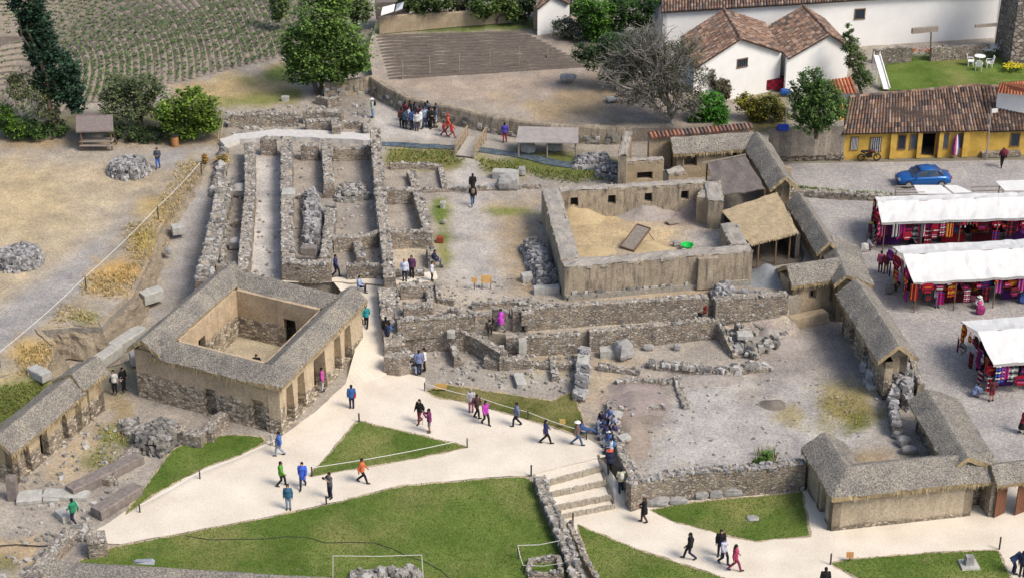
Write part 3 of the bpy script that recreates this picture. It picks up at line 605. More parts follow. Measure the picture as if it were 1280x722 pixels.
RW = [
    # label, top line in photo pixels, thickness, top z, base z
    ('long double stone wall with square niches, beside the sunken lane', [(284, 222), (274, 262), (264, 310), (253, 352)], 1.2, 4.1, 2.3),
    ('pale stone wall along the left side of the long narrow corridor', [(312, 178), (312, 238), (308, 285), (303, 336)], .8, 4.2, 3.0),
    ('stone wall along the right side of the long narrow corridor', [(358, 172), (358, 235), (359, 290), (360, 328)], .95, 4.3, 3.0),
    ('short stone wall dividing the two back rooms of the ruins', [(407, 174), (409, 200), (411, 230)], .8, 4.1, 3.0),
    ('tall long rough stone wall running through the middle of the ruins', [(469, 160, 5.4), (470, 185, 4.7), (473, 215), (477, 260), (483, 305), (487, 345)], .85, 4.3, 3.0),
    ('low pale kerb of stones across the middle room', [(372, 243), (420, 240)], .4, 3.3, 3.0),
    ('low flat-topped wall beside the long heap of rubble', [(414, 254), (411, 285), (406, 322)], .8, 3.9, 3.0),
    ('stone cross wall behind the two small square rooms', [(416, 297), (448, 294), (478, 289)], .6, 4.0, 3.0),
    ('stub of wall between the two small square rooms', [(446, 300), (451, 321)], .65, 3.7, 3.0),
    ('front wall of the ruins with a square pier at its left end', [(353, 326), (385, 328), (414, 327)], .75, 4.3, 3.0),
    ('front wall of the small square rooms', [(433, 331), (460, 329), (487, 331)], .5, 4.0, 3.0),
    ('stone cross wall at the back of the pale floored room', [(488, 289), (515, 287), (541, 289)], .75, 4.2, 3.0),
    ('stone wall beside the narrow strip of grass', [(521, 238), (528, 262), (535, 285)], .8, 4.0, 3.0),
    ('back wall of the small room next to the strip of grass', [(484, 236), (526, 235)], .7, 4.1, 3.0),
    ('dark kerb of stones round the sunken pit below the stream', [(488, 205), (520, 204), (550, 206), (556, 234)], .45, 3.35, 3.0),
    ('stub of wall inside the sunken pit below the stream', [(514, 214), (520, 232)], .7, 3.5, 3.0),
    ('thin line of kerb stones across the top of the gravel street', [(528, 236), (590, 234), (676, 231)], .3, 3.22, 3.0),
    ('wall with a dark hole under the square of dry grass', [(284, 143), (330, 141), (372, 140)], .8, 4.0, 3.0),
    ('low wall of the small terraced rooms beside the tree', [(378, 138), (404, 137), (428, 139)], .8, 4.0, 3.0),
    ('stone wall of the second row of terraced rooms', [(382, 151), (402, 149), (419, 150), (420, 160)], .7, 3.9, 3.0),
    ('low kerb round the last terraced room before the pavement', [(420, 162), (428, 152), (456, 153), (457, 165)], .4, 3.5, 3.0),
    ('tumbled terrace edge below the big green tree', [(396, 120), (410, 124), (426, 122)], .5, 3.6, 3.0),
    ('stone wall across the head of the middle rooms, under the channel', [(416, 186), (440, 185), (464, 184)], .55, 3.9, 3.0),
    ('stone wall at the head of the room left of the middle', [(376, 180), (398, 180)], .8, 4.2, 3.0),
    ('stone wall beside the narrow steps at the head of the corridor', [(325, 174), (345, 174)], .7, 4.2, 3.0),
    ('thick stone wall along the right side of the pale walkway', [(484, 358, 3.5), (488, 385, 3.1), (491, 410, 2.6), (494, 432, 2.2)], 1.5, 4.0, .9),
    ('squat block of wall at the foot of the walkway, with a gap', [(482, 441, 2.3), (498, 443, 2.3), (520, 443, 2.0)], 1.0, 2.3, 1.0),
    ('square stump of wall beside the pale walkway wall', [(500, 357), (532, 355)], .7, 3.8, 3.0),
    ('tumbled stump of wall below the square stump', [(504, 382), (534, 380)], .9, 3.7, 3.0),
    ('thin kerb of stones bent in a right angle by the gravel street', [(546, 352), (549, 372), (568, 375)], .35, 3.3, 3.0),
    ('kerb of stones at the end of the gravel street', [(590, 378), (640, 376), (678, 380)], .5, 3.35, 3.0),
    ('low cross wall between the stumps on the upper terrace', [(535, 356), (538, 372), (536, 384)], .5, 3.5, 3.0),
    ('thin wall closing the pale floored room in front', [(492, 338), (512, 339), (530, 338)], .4, 3.35, 3.0),
    ('low thin wall beside the pale floored room', [(537, 310), (540, 325)], .5, 3.6, 3.0),
    ('thin inner wall of the left room next to the corridor', [(281, 268), (280, 300), (277, 330)], .3, 3.5, 3.0),
    ('thin wall stub crossing the left room', [(290, 276), (303, 275)], .4, 3.4, 3.0),
    ('end wall of the left room behind the thatched roof', [(270, 331), (300, 329)], .5, 3.9, 3.0),
    ('thin footing wall crossing the stony court', [(664, 452), (700, 455), (722, 452)], .45, 1.3, 1.0),
    ('short stub of wall left of the gravel street kerb', [(560, 384), (575, 386)], .5, 3.5, 3.0),
    ('second short stub of wall below the gravel street', [(590, 388), (598, 394)], .5, 3.4, 3.0),
    ('thin partition wall above the magenta jacket', [(616, 384), (636, 388)], .5, 3.5, 3.0),
    ('small square stump of wall above the terrace stair', [(652, 390), (668, 390)], .7, 3.7, 3.0),
    ('low partition running down from the lower terrace', [(566, 428), (572, 446)], .45, 1.7, 1.0),
    ('second low partition in the stony court', [(690, 444), (694, 470)], .45, 1.35, 1.0),
    ('low line of stones below the heaped wall', [(748, 456), (800, 462)], .45, 1.25, 1.0),
    ('low footing bending round the brown hollow', [(770, 476), (800, 472), (838, 476)], .4, 1.15, 1.0),
    ('straight footing of an old wall in the dug court', [(845, 470), (850, 486), (858, 508)], .45, 1.14, 1.0),
    ('low footing running across the dug court', [(770, 508), (800, 508), (832, 507)], .45, 1.14, 1.0),
    ('upper retaining wall of the terraces, left half', [(496, 400), (536, 396), (575, 394), (614, 392)], .6, 3.35, 2.1),
    ('upper retaining wall of the terraces, right half', [(640, 386), (680, 383), (760, 377), (830, 373), (885, 370)], .65, 3.7, 2.1),
    ('last stretch of the upper terrace wall, next to the gate tower', [(893, 374), (930, 370), (984, 366)], .8, 3.6, 2.1),
    ('lower retaining wall of the terraces, left half', [(503, 415), (545, 412), (584, 412)], .7, 2.35, .9),
    ('stepped stub of the lower terrace wall with narrow recesses', [(584, 415), (600, 422), (616, 432), (630, 440)], .7, 2.2, .9),
    ('lower retaining wall of the terraces, middle part', [(632, 420), (662, 419), (700, 417), (724, 416)], .6, 2.3, .9),
    ('lower retaining wall of the terraces, long right part', [(736, 413), (790, 408), (850, 402), (898, 397)], .6, 2.35, .9),
    ('sloping side wall at the right end of the lower terrace', [(900, 402, 2.2), (910, 422, 1.7), (920, 444, 1.2)], .45, 2.2, .9),
    ('second sloping side wall beside the rubble bank', [(921, 402, 2.3), (934, 426, 1.8), (946, 446, 1.2)], .4, 2.2, .9),
    ('low wall stub with pale slabs on top in the stony court', [(606, 446), (634, 448), (662, 446)], .8, 1.6, 1.0),
    ('low wall heaped with pale blocks in the stony court', [(730, 438), (728, 462), (724, 492)], .75, 1.55, 1.0),
    ('low line of pale stones along the back of the dug court', [(812, 452), (860, 458), (905, 461), (965, 455)], .7, 1.3, 1.0),
    ('long rough wall in front of the dug court, above the lower lawn', [(786, 603), (830, 592), (880, 587), (940, 583), (1006, 578)], .65, 1.75, 0),
    ('low wall beside the ramp where children sit', [(764, 500, 1.3), (770, 535, 1.5), (780, 566, 1.65), (795, 600, 1.8)], .7, 1.6, .2),
    ('low broken wall climbing between the two lawns', [(674, 594), (685, 628), (700, 660), (712, 690), (726, 735)], .75, 1.55, 0),
    ('kerb of flat stones below the rough wall between the lawns', [(712, 652), (728, 690), (745, 722)], .3, .22, 0),
    ('low ruined wall in front of the thatched courtyard building', [(212, 532), (232, 538), (254, 542)], .9, 1.8, 1.0),
    ('short ruined cross wall touching the courtyard building', [(258, 538), (270, 522), (280, 516)], .7, 1.8, 1.0),
    ('low stone wall beside the red granite beams', [(130, 600, 1.3), (150, 578, 1.3), (172, 556, 1.35)], .7, 1.4, 1.0),
    ('low wall of long stones descending to the bottom left corner', [(98, 656), (84, 668), (62, 690), (38, 722)], .9, 1.5, .9),
    ('square ruined pier at the tip of the sandy path', [(108, 672), (132, 668)], 1.3, 2.0, 1.0),
]
SP_ = {'long double stone wall with square niches, beside the sunken lane': dict(size=.22, rub='rubble', stones=1.1), 'low wall heaped with pale blocks in the stony court': dict(size=.42, rub='rubble_blue', stones=1.6, rough=.2),
       'low broken wall climbing between the two lawns': dict(size=.21, rub='rubble', stones=2, rough=.18, mat='stone_dark'), 'low line of pale stones along the back of the dug court': dict(size=.32, rough=.2, stones=1.4),
       'long rough wall in front of the dug court, above the lower lawn': dict(mat='stone_brown', stones=1.8, rough=.15, rub='rubble_blue'), 'tall long rough stone wall running through the middle of the ruins': dict(rough=.18)}
for l, p, th, zt, zb in RW:
    kw = dict(SP_.get(l, {}))
    if 'terrace' in l or 'front wall' in l: kw.setdefault('mat', 'stone_brown'); kw.setdefault('rough', .06)
    if 'kerb' in l: kw.update(side=.0, size=.16)
    ruin_wall(l, p, th, zt, zb, **kw)
# ------------------------------------------------------------ stone heaps, boulders and worked blocks
def heap(label, poly, z, h, n, size, mat='rubble', name='stone_heap', steep=.35):
    mb = MB(); xs = [p[0] for p in poly]; ys = [p[1] for p in poly]; k = 0
    W = [at(p[0], p[1], z) for p in poly]; c = sum(W, Vector())/len(W); wp = [(p.x, p.y) for p in W]
    x0, x1, y0, y1 = min(p[0] for p in wp), max(p[0] for p in wp), min(p[1] for p in wp), max(p[1] for p in wp)
    X = np.random.RandomState(len(label)).uniform(0, 1, (n*3, 2)); gx = x0+X[:, 0]*(x1-x0); gy = y0+X[:, 1]*(y1-y0)
    d = np.full(gx.shape, 1e9)
    for i in range(len(wp)):
        a, b_ = wp[i], wp[(i+1) % len(wp)]; ex, ey = b_[0]-a[0], b_[1]-a[1]
        t = np.clip(((gx-a[0])*ex+(gy-a[1])*ey)/(ex*ex+ey*ey+1e-9), 0, 1); d = np.minimum(d, np.hypot(gx-a[0]-t*ex, gy-a[1]-t*ey))
    ins = inpoly(gx, gy, wp)
    cnt = 0
    for x, y, dd, ok in zip(gx, gy, d, ins):
        if not ok or cnt > n*1.6: continue
        cnt += 1; hh = h*min(1, dd/steep)*rnd(.75, 1.08)
        s = size*rnd(.5, 1.3); mb.chip((x, y, z+hh-s*.1), s*rnd(1, 1.6), s, s*.8)
    pr = [(c.x+(x-c.x)*.93, c.y+(y-c.y)*.93) for x, y in wp]
    mb.prism(pr, z-.05, z+h*.5)
    return tag(mb.build(name, M[mat]), label, 'stone heap')
def ring(px, py, rx, z, n=16):
    c = at(px, py, z); s = (at(px+1, py, z)-c).length
    return [proj((c.x+rx*s*math.cos(2*math.pi*i/n), c.y+rx*s*math.sin(2*math.pi*i/n), z)) for i in range(n)]
heap('round flat heap of grey stones on the dirt yard, near a man in blue trousers', ring(162, 214, 27, ZA), ZA, .75, 330, .24, 'rubble_blue')
heap('round flat heap of grey stones cut by the left edge of the yard', ring(25, 327, 30, ZA), ZA, .75, 380, .24, 'rubble_blue')
heap('long heap of grey rubble beside the mud walled enclosure', [(649, 310), (676, 303), (700, 352), (672, 362)], ZA, .7, 260, .26, 'rubble_blue')
heap('long heap of rubble filling a narrow room of the ruins', [(378, 248), (398, 244), (404, 275), (402, 318), (376, 318), (378, 280)], ZA, .8, 300, .26, 'rubble_blue')
heap('crescent heap of broken stones in the middle room', [(418, 240), (432, 232), (456, 234), (465, 248), (440, 253), (420, 252)], ZA, .5, 150, .22)
heap('heap of pale stones on the corner of the upper terrace wall', [(888, 363), (912, 354), (918, 368), (960, 366), (940, 372), (892, 376)], ZA+.2, .5, 90, .3, 'rubble_blue')
heap('wide heap of ruined masonry in front of the courtyard building', [(168, 552), (200, 534), (220, 540), (224, 556), (204, 570), (172, 566)], ZP, .9, 230, .26, 'rubble_brown', steep=.2)
heap('rough stone pile under the gable at the gap in the mud wall', [(1106, 492), (1128, 470), (1146, 492), (1136, 514)], ZP, 1.4, 130, .3, 'rubble_blue')
heap('stack of dark stone steps against the long thatched building', [(1075, 460), (1092, 440), (1108, 462), (1090, 488)], ZP, .7, 60, .45, 'rubble_blue')
heap('bank of white cobbles above the stream', [(716, 212), (720, 198), (760, 196), (765, 206), (745, 210)], ZA, .5, 120, .26, 'rubble_blue')
heap('wall of white river cobbles under the thatched pavilion', [(742, 222), (770, 212), (825, 208), (826, 218), (770, 226)], ZA, .8, 200, .26, 'rubble_blue')
heap('scatter of pale stones where the terrace bank slides into the court', [(900, 420), (935, 405), (980, 400), (985, 425), (940, 446)], ZP+.3, .35, 60, .3, 'rubble')
heap('low heap of stones beside the pier on the sandy path', [(84, 664), (108, 656), (112, 672), (90, 680)], ZP, .5, 40, .3, 'rubble')
heap('rubble bank along the foot of the niched double wall', [(272, 200), (288, 196), (280, 235), (262, 250)], ZA-.5, .9, 90, .35, 'rubble')
heap('tumbled stones at the left corner of the courtyard building', [(150, 530), (170, 524), (172, 540), (156, 546)], ZP, .4, 30, .34)
heap('stones lying in the cut end of the grass bank', [(128, 440), (150, 425), (156, 436), (140, 448)], ZP+.1, .3, 24, .34)
BL = [  # label, px, py, z, (long, wide, high), angle deg, material
    ('long pale dressed stone beam lying beside the lane', 160, 431, 1.1, (2.9, .9, .75), 58, 'slab'),
    ('long pale stone beam end to end with another beside the small house', 128, 455, 1.1, (3.4, .8, .7), 62, 'slab'),
    ('flat blue-grey slab on the grass at the lane end', 50, 470, 2.9, (1.5, .8, .5), -40, 'slab'),
    ('pale squared block half buried in the lane bank', 190, 374, 1.9, (1.5, .9, .7), 40, 'slab'),
    ('small pale block on the upper lane bank', 223, 290, 2.6, (.9, .8, .55), 20, 'slab'),
    ('rounded pale stone on the lane edge', 211, 317, 2.3, (.6, .5, .5), 0, 'boulder'),
    ('white stone block behind the corner of the courtyard building', 171, 452, 1.2, (.8, .8, .7), 20, 'slab'),
    ('big rounded boulder beside the gravel street', 635, 235, 3.0, (1.9, 1.3, 1.2), 5, 'boulder'),
    ('long flat boulder lying behind the big rounded one', 632, 222, 3.0, (1.9, .8, .6), -10, 'slab'),
    ('boulder standing in the corner of a corridor side room', 303, 243, 3.0, (1.6, 1.5, .8), 0, 'boulder'),
    ('pale boulder lying in the left room of the ruins', 294, 310, 3.0, (.9, .8, .8), 0, 'boulder'),
    ('white block set on the corridor wall', 361, 243, 4.3, (.95, 1.1, .3), 0, 'slab'),
    ('reddish squared block at the end of the rubble heap', 387, 317, 3.6, (1.0, .6, .6), 0, 'monolith'),
    ('long pale slab at the foot of the grey rubble heap', 683, 365, 3.0, (1.7, .6, .45), 5, 'slab'),
    ('pale squared stone beside the grey rubble heap', 658, 350, 3.0, (.7, .6, .5), 20, 'slab'),
    ('tall pale slab leaning on the lower terrace wall', 653, 448, 1.0, (.5, .35, 1.5), 10, 'slab'),
    ('long white slab on the heaped wall of the stony court', 729, 452, 1.5, (.75, 1.5, .3), -8, 'slab'),
    ('pale trough-like block next to the heaped wall', 760, 444, 1.0, (1.1, .7, .55), 5, 'slab'),
    ('big craggy boulder against the lower terrace wall', 779, 446, 1.0, (1.3, 1.3, 1.3), 30, 'boulder'),
    ('dark oval boulder on the court floor', 810, 436, 1.0, (.8, .5, .35), 0, 'boulder'),
    ('small tan stone on the court floor', 846, 436, 1.0, (.5, .5, .45), 0, 'boulder'),
    ('pale slab bridging the second side wall', 931, 420, 1.9, (1.0, .8, .25), 0, 'slab'),
    ('narrow white kerb slab in the stony court', 650, 478, 1.0, (.6, 1.5, .35), 10, 'slab'),
    ('short row of pale blocks in the stony court', 679, 437, 1.0, (1.3, .5, .45), 4, 'slab'),
    ('pair of pale squared stones in the stony court', 700, 437, 1.0, (.9, .5, .45), -5, 'slab'),
    ('rounded purple stone between the side walls', 923, 440, 1.0, (1.0, .8, .6), 20, 'boulder'),
    ('sharp leaning pale stone on the low wall stub', 627, 444, 1.4, (.3, .35, .7), 0, 'slab'),
    ('white stone perched on the lower terrace edge', 564, 420, 2.2, (.5, .45, .4), 0, 'slab'),
    ('blue-grey boulder at the foot of the heaped wall', 723, 495, 1.0, (.8, .6, .6), 0, 'boulder'),
    ('white slab lying on the children’s low wall'.replace('’', "'"), 780, 548, 1.55, (.7, .6, .2), 30, 'slab'),
    ('pale slab at the upper end of the low wall with children', 771, 520, 1.3, (.6, .8, .2), -20, 'slab'),
    ('leftmost long boulder at the foot of the court wall', 821, 630, 0, (1.6, .8, .55), 0, 'boulder'),
    ('second long boulder at the foot of the court wall', 847, 628, 0, (1.2, .6, .4), 0, 'boulder'),
    ('third boulder from the left at the foot of the court wall', 876, 622, 0, (.9, .6, .55), 10, 'boulder'),
    ('round boulder in the middle at the foot of the court wall', 895, 620, 0, (.9, .7, .6), 0, 'boulder'),
    ('largest boulder at the foot of the court wall', 916, 617, 0, (1.3, .8, .65), 5, 'boulder'),
    ('small last boulder at the foot of the court wall', 936, 614, 0, (.8, .5, .4), 0, 'boulder'),
    ('flat round stone set in the lower lawn', 941, 648, .03, (.75, .6, .12), 0, 'boulder'),
    ('topmost blue-grey block in the shaded corner of the court', 1122, 545, 1.0, (.8, .6, .5), 40, 'boulder'),
    ('second blue-grey block in the shaded corner of the court', 1129, 555, 1.0, (.9, .8, .6), 20, 'boulder'),
    ('third blue-grey block in the shaded corner of the court', 1136, 565, 1.0, (1.1, .6, .5), 0, 'boulder'),
    ('longer rose granite beam lying on the bare earth', 132, 596, 1.05, (5.0, .85, .5), 47, 'monolith'),
    ('shorter rose granite beam beside the left lawn', 147, 630, 1.05, (3.2, .9, .55), 54, 'monolith'),
    ('upright rose granite pillar before the small thatched house', 17, 622, 1.0, (.55, .55, 1.5), 0, 'monolith'),
    ('flat pale paving slab near the granite pillar', 37, 622, 1.02, (1.4, 1.2, .2), 10, 'slab'),
    ('long flat slab between the granite pillar and the beams', 83, 619, 1.02, (2.6, .9, .2), -5, 'slab'),
    ('small flat slab in front of the long flat slab', 64, 625, 1.02, (.9, .5, .15), 0, 'slab'),
    ('pale squared step at the edge of the earth yard', 82, 645, 1.02, (.8, 1.1, .35), 40, 'slab'),
    ('grey boulder next to the stone bank of the stream', 652, 218, 3.0, (.7, .7, .7), 0, 'boulder'),
    ('big mossy boulder under the flat roof shelter', 660, 190, 3.0, (1.3, 1.0, .9), 0, 'boulder'),
    ('grey boulder right of the flat roof shelter post', 693, 188, 3.0, (1.4, .9, .8), 0, 'boulder'),
    ('white stone lying on the square of dry grass', 357, 126, 3.0, (.6, .4, .4), 0, 'slab'),
    ('first white stone on the narrow strip of grass', 554, 259, 3.0, (.4, .4, .45), 0, 'slab'),
    ('grey stone on the narrow strip of grass', 555, 279, 3.0, (.4, .35, .3), 0, 'boulder'),
    ('white slab lying in the tree shade of the ploughed field', 766, 124, 4.3, (1.0, .8, .12), 15, 'slab'),
    ('dark heap of weeds on the straw coloured field', 710, 100, 4.3, (1.5, 1.0, .5), 0, 'boulder'),
]
for l, px, py, z, s, ang, mt in BL:
    mb = MB(); c = at(px, py, z)
    if mt == 'boulder':
        mb.stone((0, 0, s[2]*.42), 1, 0, (s[0]/2, s[1]/2, s[2]*.55), 0)
    else:
        n = max(2, int(s[0]/.5)); vs = []
        for i in range(n+1):
            x = -s[0]/2+s[0]*i/n; k = .93 if i in (0, n) else 1
            for y, zz in ((-1, 0), (-1.0, .88), (-.86, 1), (.86, 1), (1.0, .88), (1, 0)):
                vs.append((x+rnd(-.02, .02), y*k*s[1]/2+rnd(-.025, .025), (zz*(.97 if k < 1 else 1))*s[2]+(rnd(-.02, .02) if zz else -.05)))
        fs = [(i*6+k, i*6+(k+1) % 6, (i+1)*6+(k+1) % 6, (i+1)*6+k) for i in range(n) for k in range(6)]+[(5, 4, 3, 2, 1, 0), tuple(n*6+k for k in range(6))]
        mb.add(vs, fs)
    o = mb.build('boulder' if mt == 'boulder' else 'stone_block', M[mt], smooth=False); o.location = c; o.rotation_euler = (0, 0, R(ang))
    tag(o, l, 'boulder' if mt == 'boulder' else 'stone block')
# scattered small stones on the dig floors (nobody could count them)
def scatter(label, poly, z, n, size, mat='pebble'):
    mb = MB(); xs = [p[0] for p in poly]; ys = [p[1] for p in poly]; rs = np.random.RandomState(len(label)+n)
    gx = rs.uniform(min(xs), max(xs), n); gy = rs.uniform(min(ys), max(ys), n); k = inpoly(gx, gy, poly)
    for x, y in zip(gx[k], gy[k]):
        c = at(x, y, z); s = size*rnd(.4, 1.3)**1.3; mb.chip((c.x, c.y, z+s*.1), s*rnd(1, 1.6), s, s*.6)
    tag(mb.build('loose_stones', M[mat]), label, 'stones', None, 'stuff')
scatter('small loose stones strewn over the stony court', [(540, 440), (735, 430), (735, 500), (700, 490), (560, 478)], ZP, 300, .18)
scatter('small loose stones strewn over the dug court', [(740, 450), (960, 445), (1100, 480), (1080, 575), (800, 590), (740, 520)], ZP, 200, .11)
scatter('small loose stones strewn along the upper terraces', [(500, 345), (690, 345), (700, 390), (500, 400)], ZA, 170, .13)
scatter('small loose stones strewn in the rooms of the ruins', [(310, 175), (480, 175), (490, 345), (255, 350)], ZA, 280, .15)
scatter('small loose stones strewn round the small thatched house', [(30, 600), (120, 520), (200, 520), (160, 600), (60, 720), (0, 720)], ZP, 380, .2)
scatter('small loose stones along the lane', [(230, 230), (262, 230), (245, 350), (170, 440), (100, 450)], 1.6, 10, .2)
scatter('small loose stones on the upper bank by the terraced rooms', [(280, 140), (460, 125), (465, 168), (280, 168)], ZA, 260, .22)
# ------------------------------------------------------------ thatched buildings
def thatch(mb, A, B, zr, ze, wl, wr, thick=.26, seed=0, mi=0, me=1, droop=.05, hip=(0, 0)):
    """gabled thatch over ridge A-B; wl / wr are the eave distances to the left / right of A->B"""
    A, B = Vector((A[0], A[1], 0)), Vector((B[0], B[1], 0)); d = (B-A); L = d.length; d.normalize(); s = Vector((-d.y, d.x, 0))
    n = max(3, int(L/.4)); k = 7; vs = []
    prof = []                                             # (lateral, height) from left eave bottom over the ridge to right eave bottom
    for w, sg in ((wl, 1), (wr, -1)):
        side = []
        for i in range(k+1):
            t = i/k; z = zr+(ze-zr)*t-.05*math.exp(-((t)/.09)**2)
            side.append((sg*w*t, z))
        prof.append(side)
    left = prof[0][::-1]; right = prof[1][1:]
    top = left+right; m = len(top)
    for i in range(n+1):
        t = i/n; p = A+d*L*t
        hz = min([9e9]+([L*t/wl*(zr-ze)+ze] if hip[0] else [])+([L*(1-t)/wl*(zr-ze)+ze] if hip[1] else []))
        for q, (a, z) in enumerate(top):
            z = min(z, hz)
            e = .07*noise.noise(Vector((p.x*.35+a*.3, p.y*.35, seed+9)))+.03*noise.noise(Vector((p.x*.9+a*.9, p.y*.9, seed)))+.022*noise.noise(Vector((p.x*3+a*3, p.y*3-a, seed+5)))
            ee = rnd(-.07, .07) if q in (0, m-1) else 0
            x = p+s*(a+ee*.7); vs.append((x.x+(d.x*rnd(-.05, .05) if i in (0, n) else 0), x.y+(d.y*rnd(-.05, .05) if i in (0, n) else 0), z+e))
        for q, (a, z) in enumerate(top):
            z = min(z, hz); sgn = 1 if a > 0 else (-1 if a < 0 else 0); x = p+s*(a-sgn*.06); vs.append((x.x, x.y, z-thick+rnd(-.03, .03)))
    w_ = 2*m
    fs = []; mi_ = []
    for i in range(n):
        for q in range(m-1):
            mb.add([], []); 
            fs.append((i*w_+q, (i+1)*w_+q, (i+1)*w_+q+1, i*w_+q+1)); mi_.append(mi)
            fs.append((i*w_+m+q+1, (i+1)*w_+m+q+1, (i+1)*w_+m+q, i*w_+m+q)); mi_.append(me)
        fs.append((i*w_+m, (i+1)*w_+m, (i+1)*w_, i*w_)); mi_.append(me)
        fs.append((i*w_+m-1, (i+1)*w_+m-1, (i+1)*w_+2*m-1, i*w_+2*m-1)); mi_.append(me)
    for q in range(m-1):
        fs.append((q, q+1, m+q+1, m+q)); mi_.append(me)
        b0 = n*w_; fs.append((b0+q+1, b0+q, b0+m+q, b0+m+q+1)); mi_.append(me)
    b = len(mb.v); mb.v += vs
    for f, x in zip(fs, mi_): mb.f.append([b+i for i in f]); mb.m.append(x); mb.c.append(None)
    for sg, w in ((1, wl), (-1, wr)):                       # loose straw hanging from the eaves and lying on the slopes
        for i in range(int(L*9)):
            p = A+d*rnd(0, L)+s*sg*(w-.03); q = rnd(.03, .07)
            mb.add([p+d*q+Vector((0, 0, ze-.02)), p-d*q+Vector((0, 0, ze-.02)), p+s*sg*rnd(0, .12)+Vector((0, 0, ze-thick-rnd(.02, .22)))], [(0, 1, 2)], me)
        for i in range(int(L*w*30)):
            t = rnd(.02, .97); al = rnd(0, L)
            if (hip[0] and al < w) or (hip[1] and al > L-w): continue
            p = A+d*al+s*sg*w*t; z = zr+(ze-zr)*t-.05*math.exp(-((t)/.09)**2); dn = s*sg*w*.16+Vector((0, 0, (ze-zr)*.16)); q = rnd(.02, .05)
            b_ = p+Vector((0, 0, z-.03)); mb.add([b_+d*q, b_-d*q, b_+dn*rnd(.5, 1.1)+d*rnd(-.12, .12)+Vector((0, 0, rnd(.05, .13)))], [(0, 1, 2)], mi)
def panel(mb, A, B, z0, z1, t, ops=(), mi=0, mback=None, gable=None):
    """upright wall with outer face A->B (openings measured from A), thickness t to the left of A->B; ops: (s0,s1,zb,zt,taper,depth|None)"""
    A, B = Vector((A[0], A[1], 0)), Vector((B[0], B[1], 0)); d = B-A; L = d.length; d.normalize(); s = Vector((-d.y, d.x, 0))
    def put(poly, off0=0, off=t, m=mi): mb.plate([A+d*u+s*off0+Vector((0, 0, z)) for u, z in poly], s*(off-off0), m)
    ops = sorted(ops)
    px_ = None
    for i in range(len(ops)+1):
        a = ops[i-1] if i > 0 else None; b = ops[i] if i < len(ops) else None
        lf = [(0, z1), (0, z0)] if a is None else [(a[1]-a[4], z1), (a[1]-a[4], a[3]), (a[1], a[2])]+([(a[1], z0)] if a[2] > z0+.01 else [])
        rt = [(L, z0), (L, z1)] if b is None else ([(b[0], z0)] if b[2] > z0+.01 else [])+[(b[0], b[2]), (b[0]+b[4], b[3]), (b[0]+b[4], z1)]
        put(lf+rt)
    for o in ops:
        put([(o[0]+o[4], o[3]), (o[1]-o[4], o[3]), (o[1]-o[4], z1), (o[0]+o[4], z1)])
        if o[2] > z0+.01: put([(o[0], z0), (o[1], z0), (o[1], o[2]), (o[0], o[2])])
        if o[5] is not None: put([(o[0]-.05, o[2]), (o[1]+.05, o[2]), (o[1]-o[4]+.05, o[3]), (o[0]+o[4]-.05, o[3])], o[5], t-.01, mi if mback is None else mback)
def xy(p): return (p[0], p[1])
def off2(A, B, k):                                       # point pair moved k to the left of A->B
    d = (Vector(B)-Vector(A)); d.z = 0; d.normalize(); s = Vector((-d.y, d.x, 0)); return Vector(A)+s*k, Vector(B)+s*k
def gable_ends(mb, A, B, w, zr, ze, t, mi=0, ends=(1, 1), inset=.25):
    A, B = Vector((A[0], A[1], 0)), Vector((B[0], B[1], 0)); d = (B-A).normalized(); s = Vector((-d.y, d.x, 0))
    for e, P, sg in ((ends[0], A, 1), (ends[1], B, -1)):
        if not e: continue
        p = P+d*sg*inset
        mb.plate([p+s*w+Vector((0, 0, ze)), p-s*w+Vector((0, 0, ze)), p+Vector((0, 0, zr))], d*sg*t, mi)

def gable_parts(root, mats, A, B, *a, ends=(1, 1), **k):
    for e in ((1, 0), (0, 1)):
        if (e[0] and ends[0]) or (e[1] and ends[1]):
            mb = MB(); gable_ends(mb, A, B, *a, ends=e, **k); mb.build('gable', mats, root)

# the courtyard building: four thatched wings round an open court
ZE, ZR = 4.35, 5.2
Wc, Sc, Ec = at(160, 438, ZE), at(351, 487, ZE), at(459, 378, ZE)
Nc = Wc+Ec-Sc
print('kancha N px', proj(Nc), 'front', (Sc-Wc).length, 'side', (Ec-Sc).length)
WW = 2.25
ctr = (Wc+Ec)/2
root = empty('courtyard_house', (ctr.x, ctr.y, ZP), 0, 'square building of mud and stone with four grey thatched wings round an open court', 'building')
M['kwall'] = house_wall_mat('courtyard_wall', ZP+.75, 1.3, (.45, .355, .245), 1.5)
u = (Sc-Wc).normalized(); v_ = (Ec-Sc).normalized(); FL = (Sc-Wc).length; SL = (Ec-Sc).length
def K(a, b): return Vector((Wc.x+u.x*a+v_.x*b, Wc.y+u.y*a+v_.y*b, 0))
IN = .28
# outer walls
front = MB(); panel(front, K(IN, IN), K(FL-IN, IN), ZP-.2, ZE+.1, .5, [(4.9, 5.9, ZP, ZP+1.9, .12, .5), (8.3, 9.4, ZP, ZP+2.0, .12, .6)])
front.build('front_wall', [M['kwall']], root)
Ls = SL-2*IN
side = MB(); ops = []
for c_, wd, thr in ((.11, 1.15, .66), (.24, 1.15, .66), (.46, 1.8, None), (.68, 1.15, .66), (.81, 1.15, .66)):
    ops.append((Ls*c_-wd/2, Ls*c_+wd/2, ZP+(.15 if thr else 0), ZP+2.75, .17, thr))
M['kside'] = house_wall_mat('niched_wall', ZP+.1, 1.3, (.47, .375, .26), 1.55); panel(side, K(FL-IN, IN), K(FL-IN, SL-IN), ZP-.2, ZE+.1, .8, ops); side.build('niched_wall', [M['kside']], root)
bk = MB(); panel(bk, K(FL-IN, SL-IN), K(IN, SL-IN), ZP-.2, ZE+.1, .5, []); bk.build('back_wall', [M['kwall']], root)
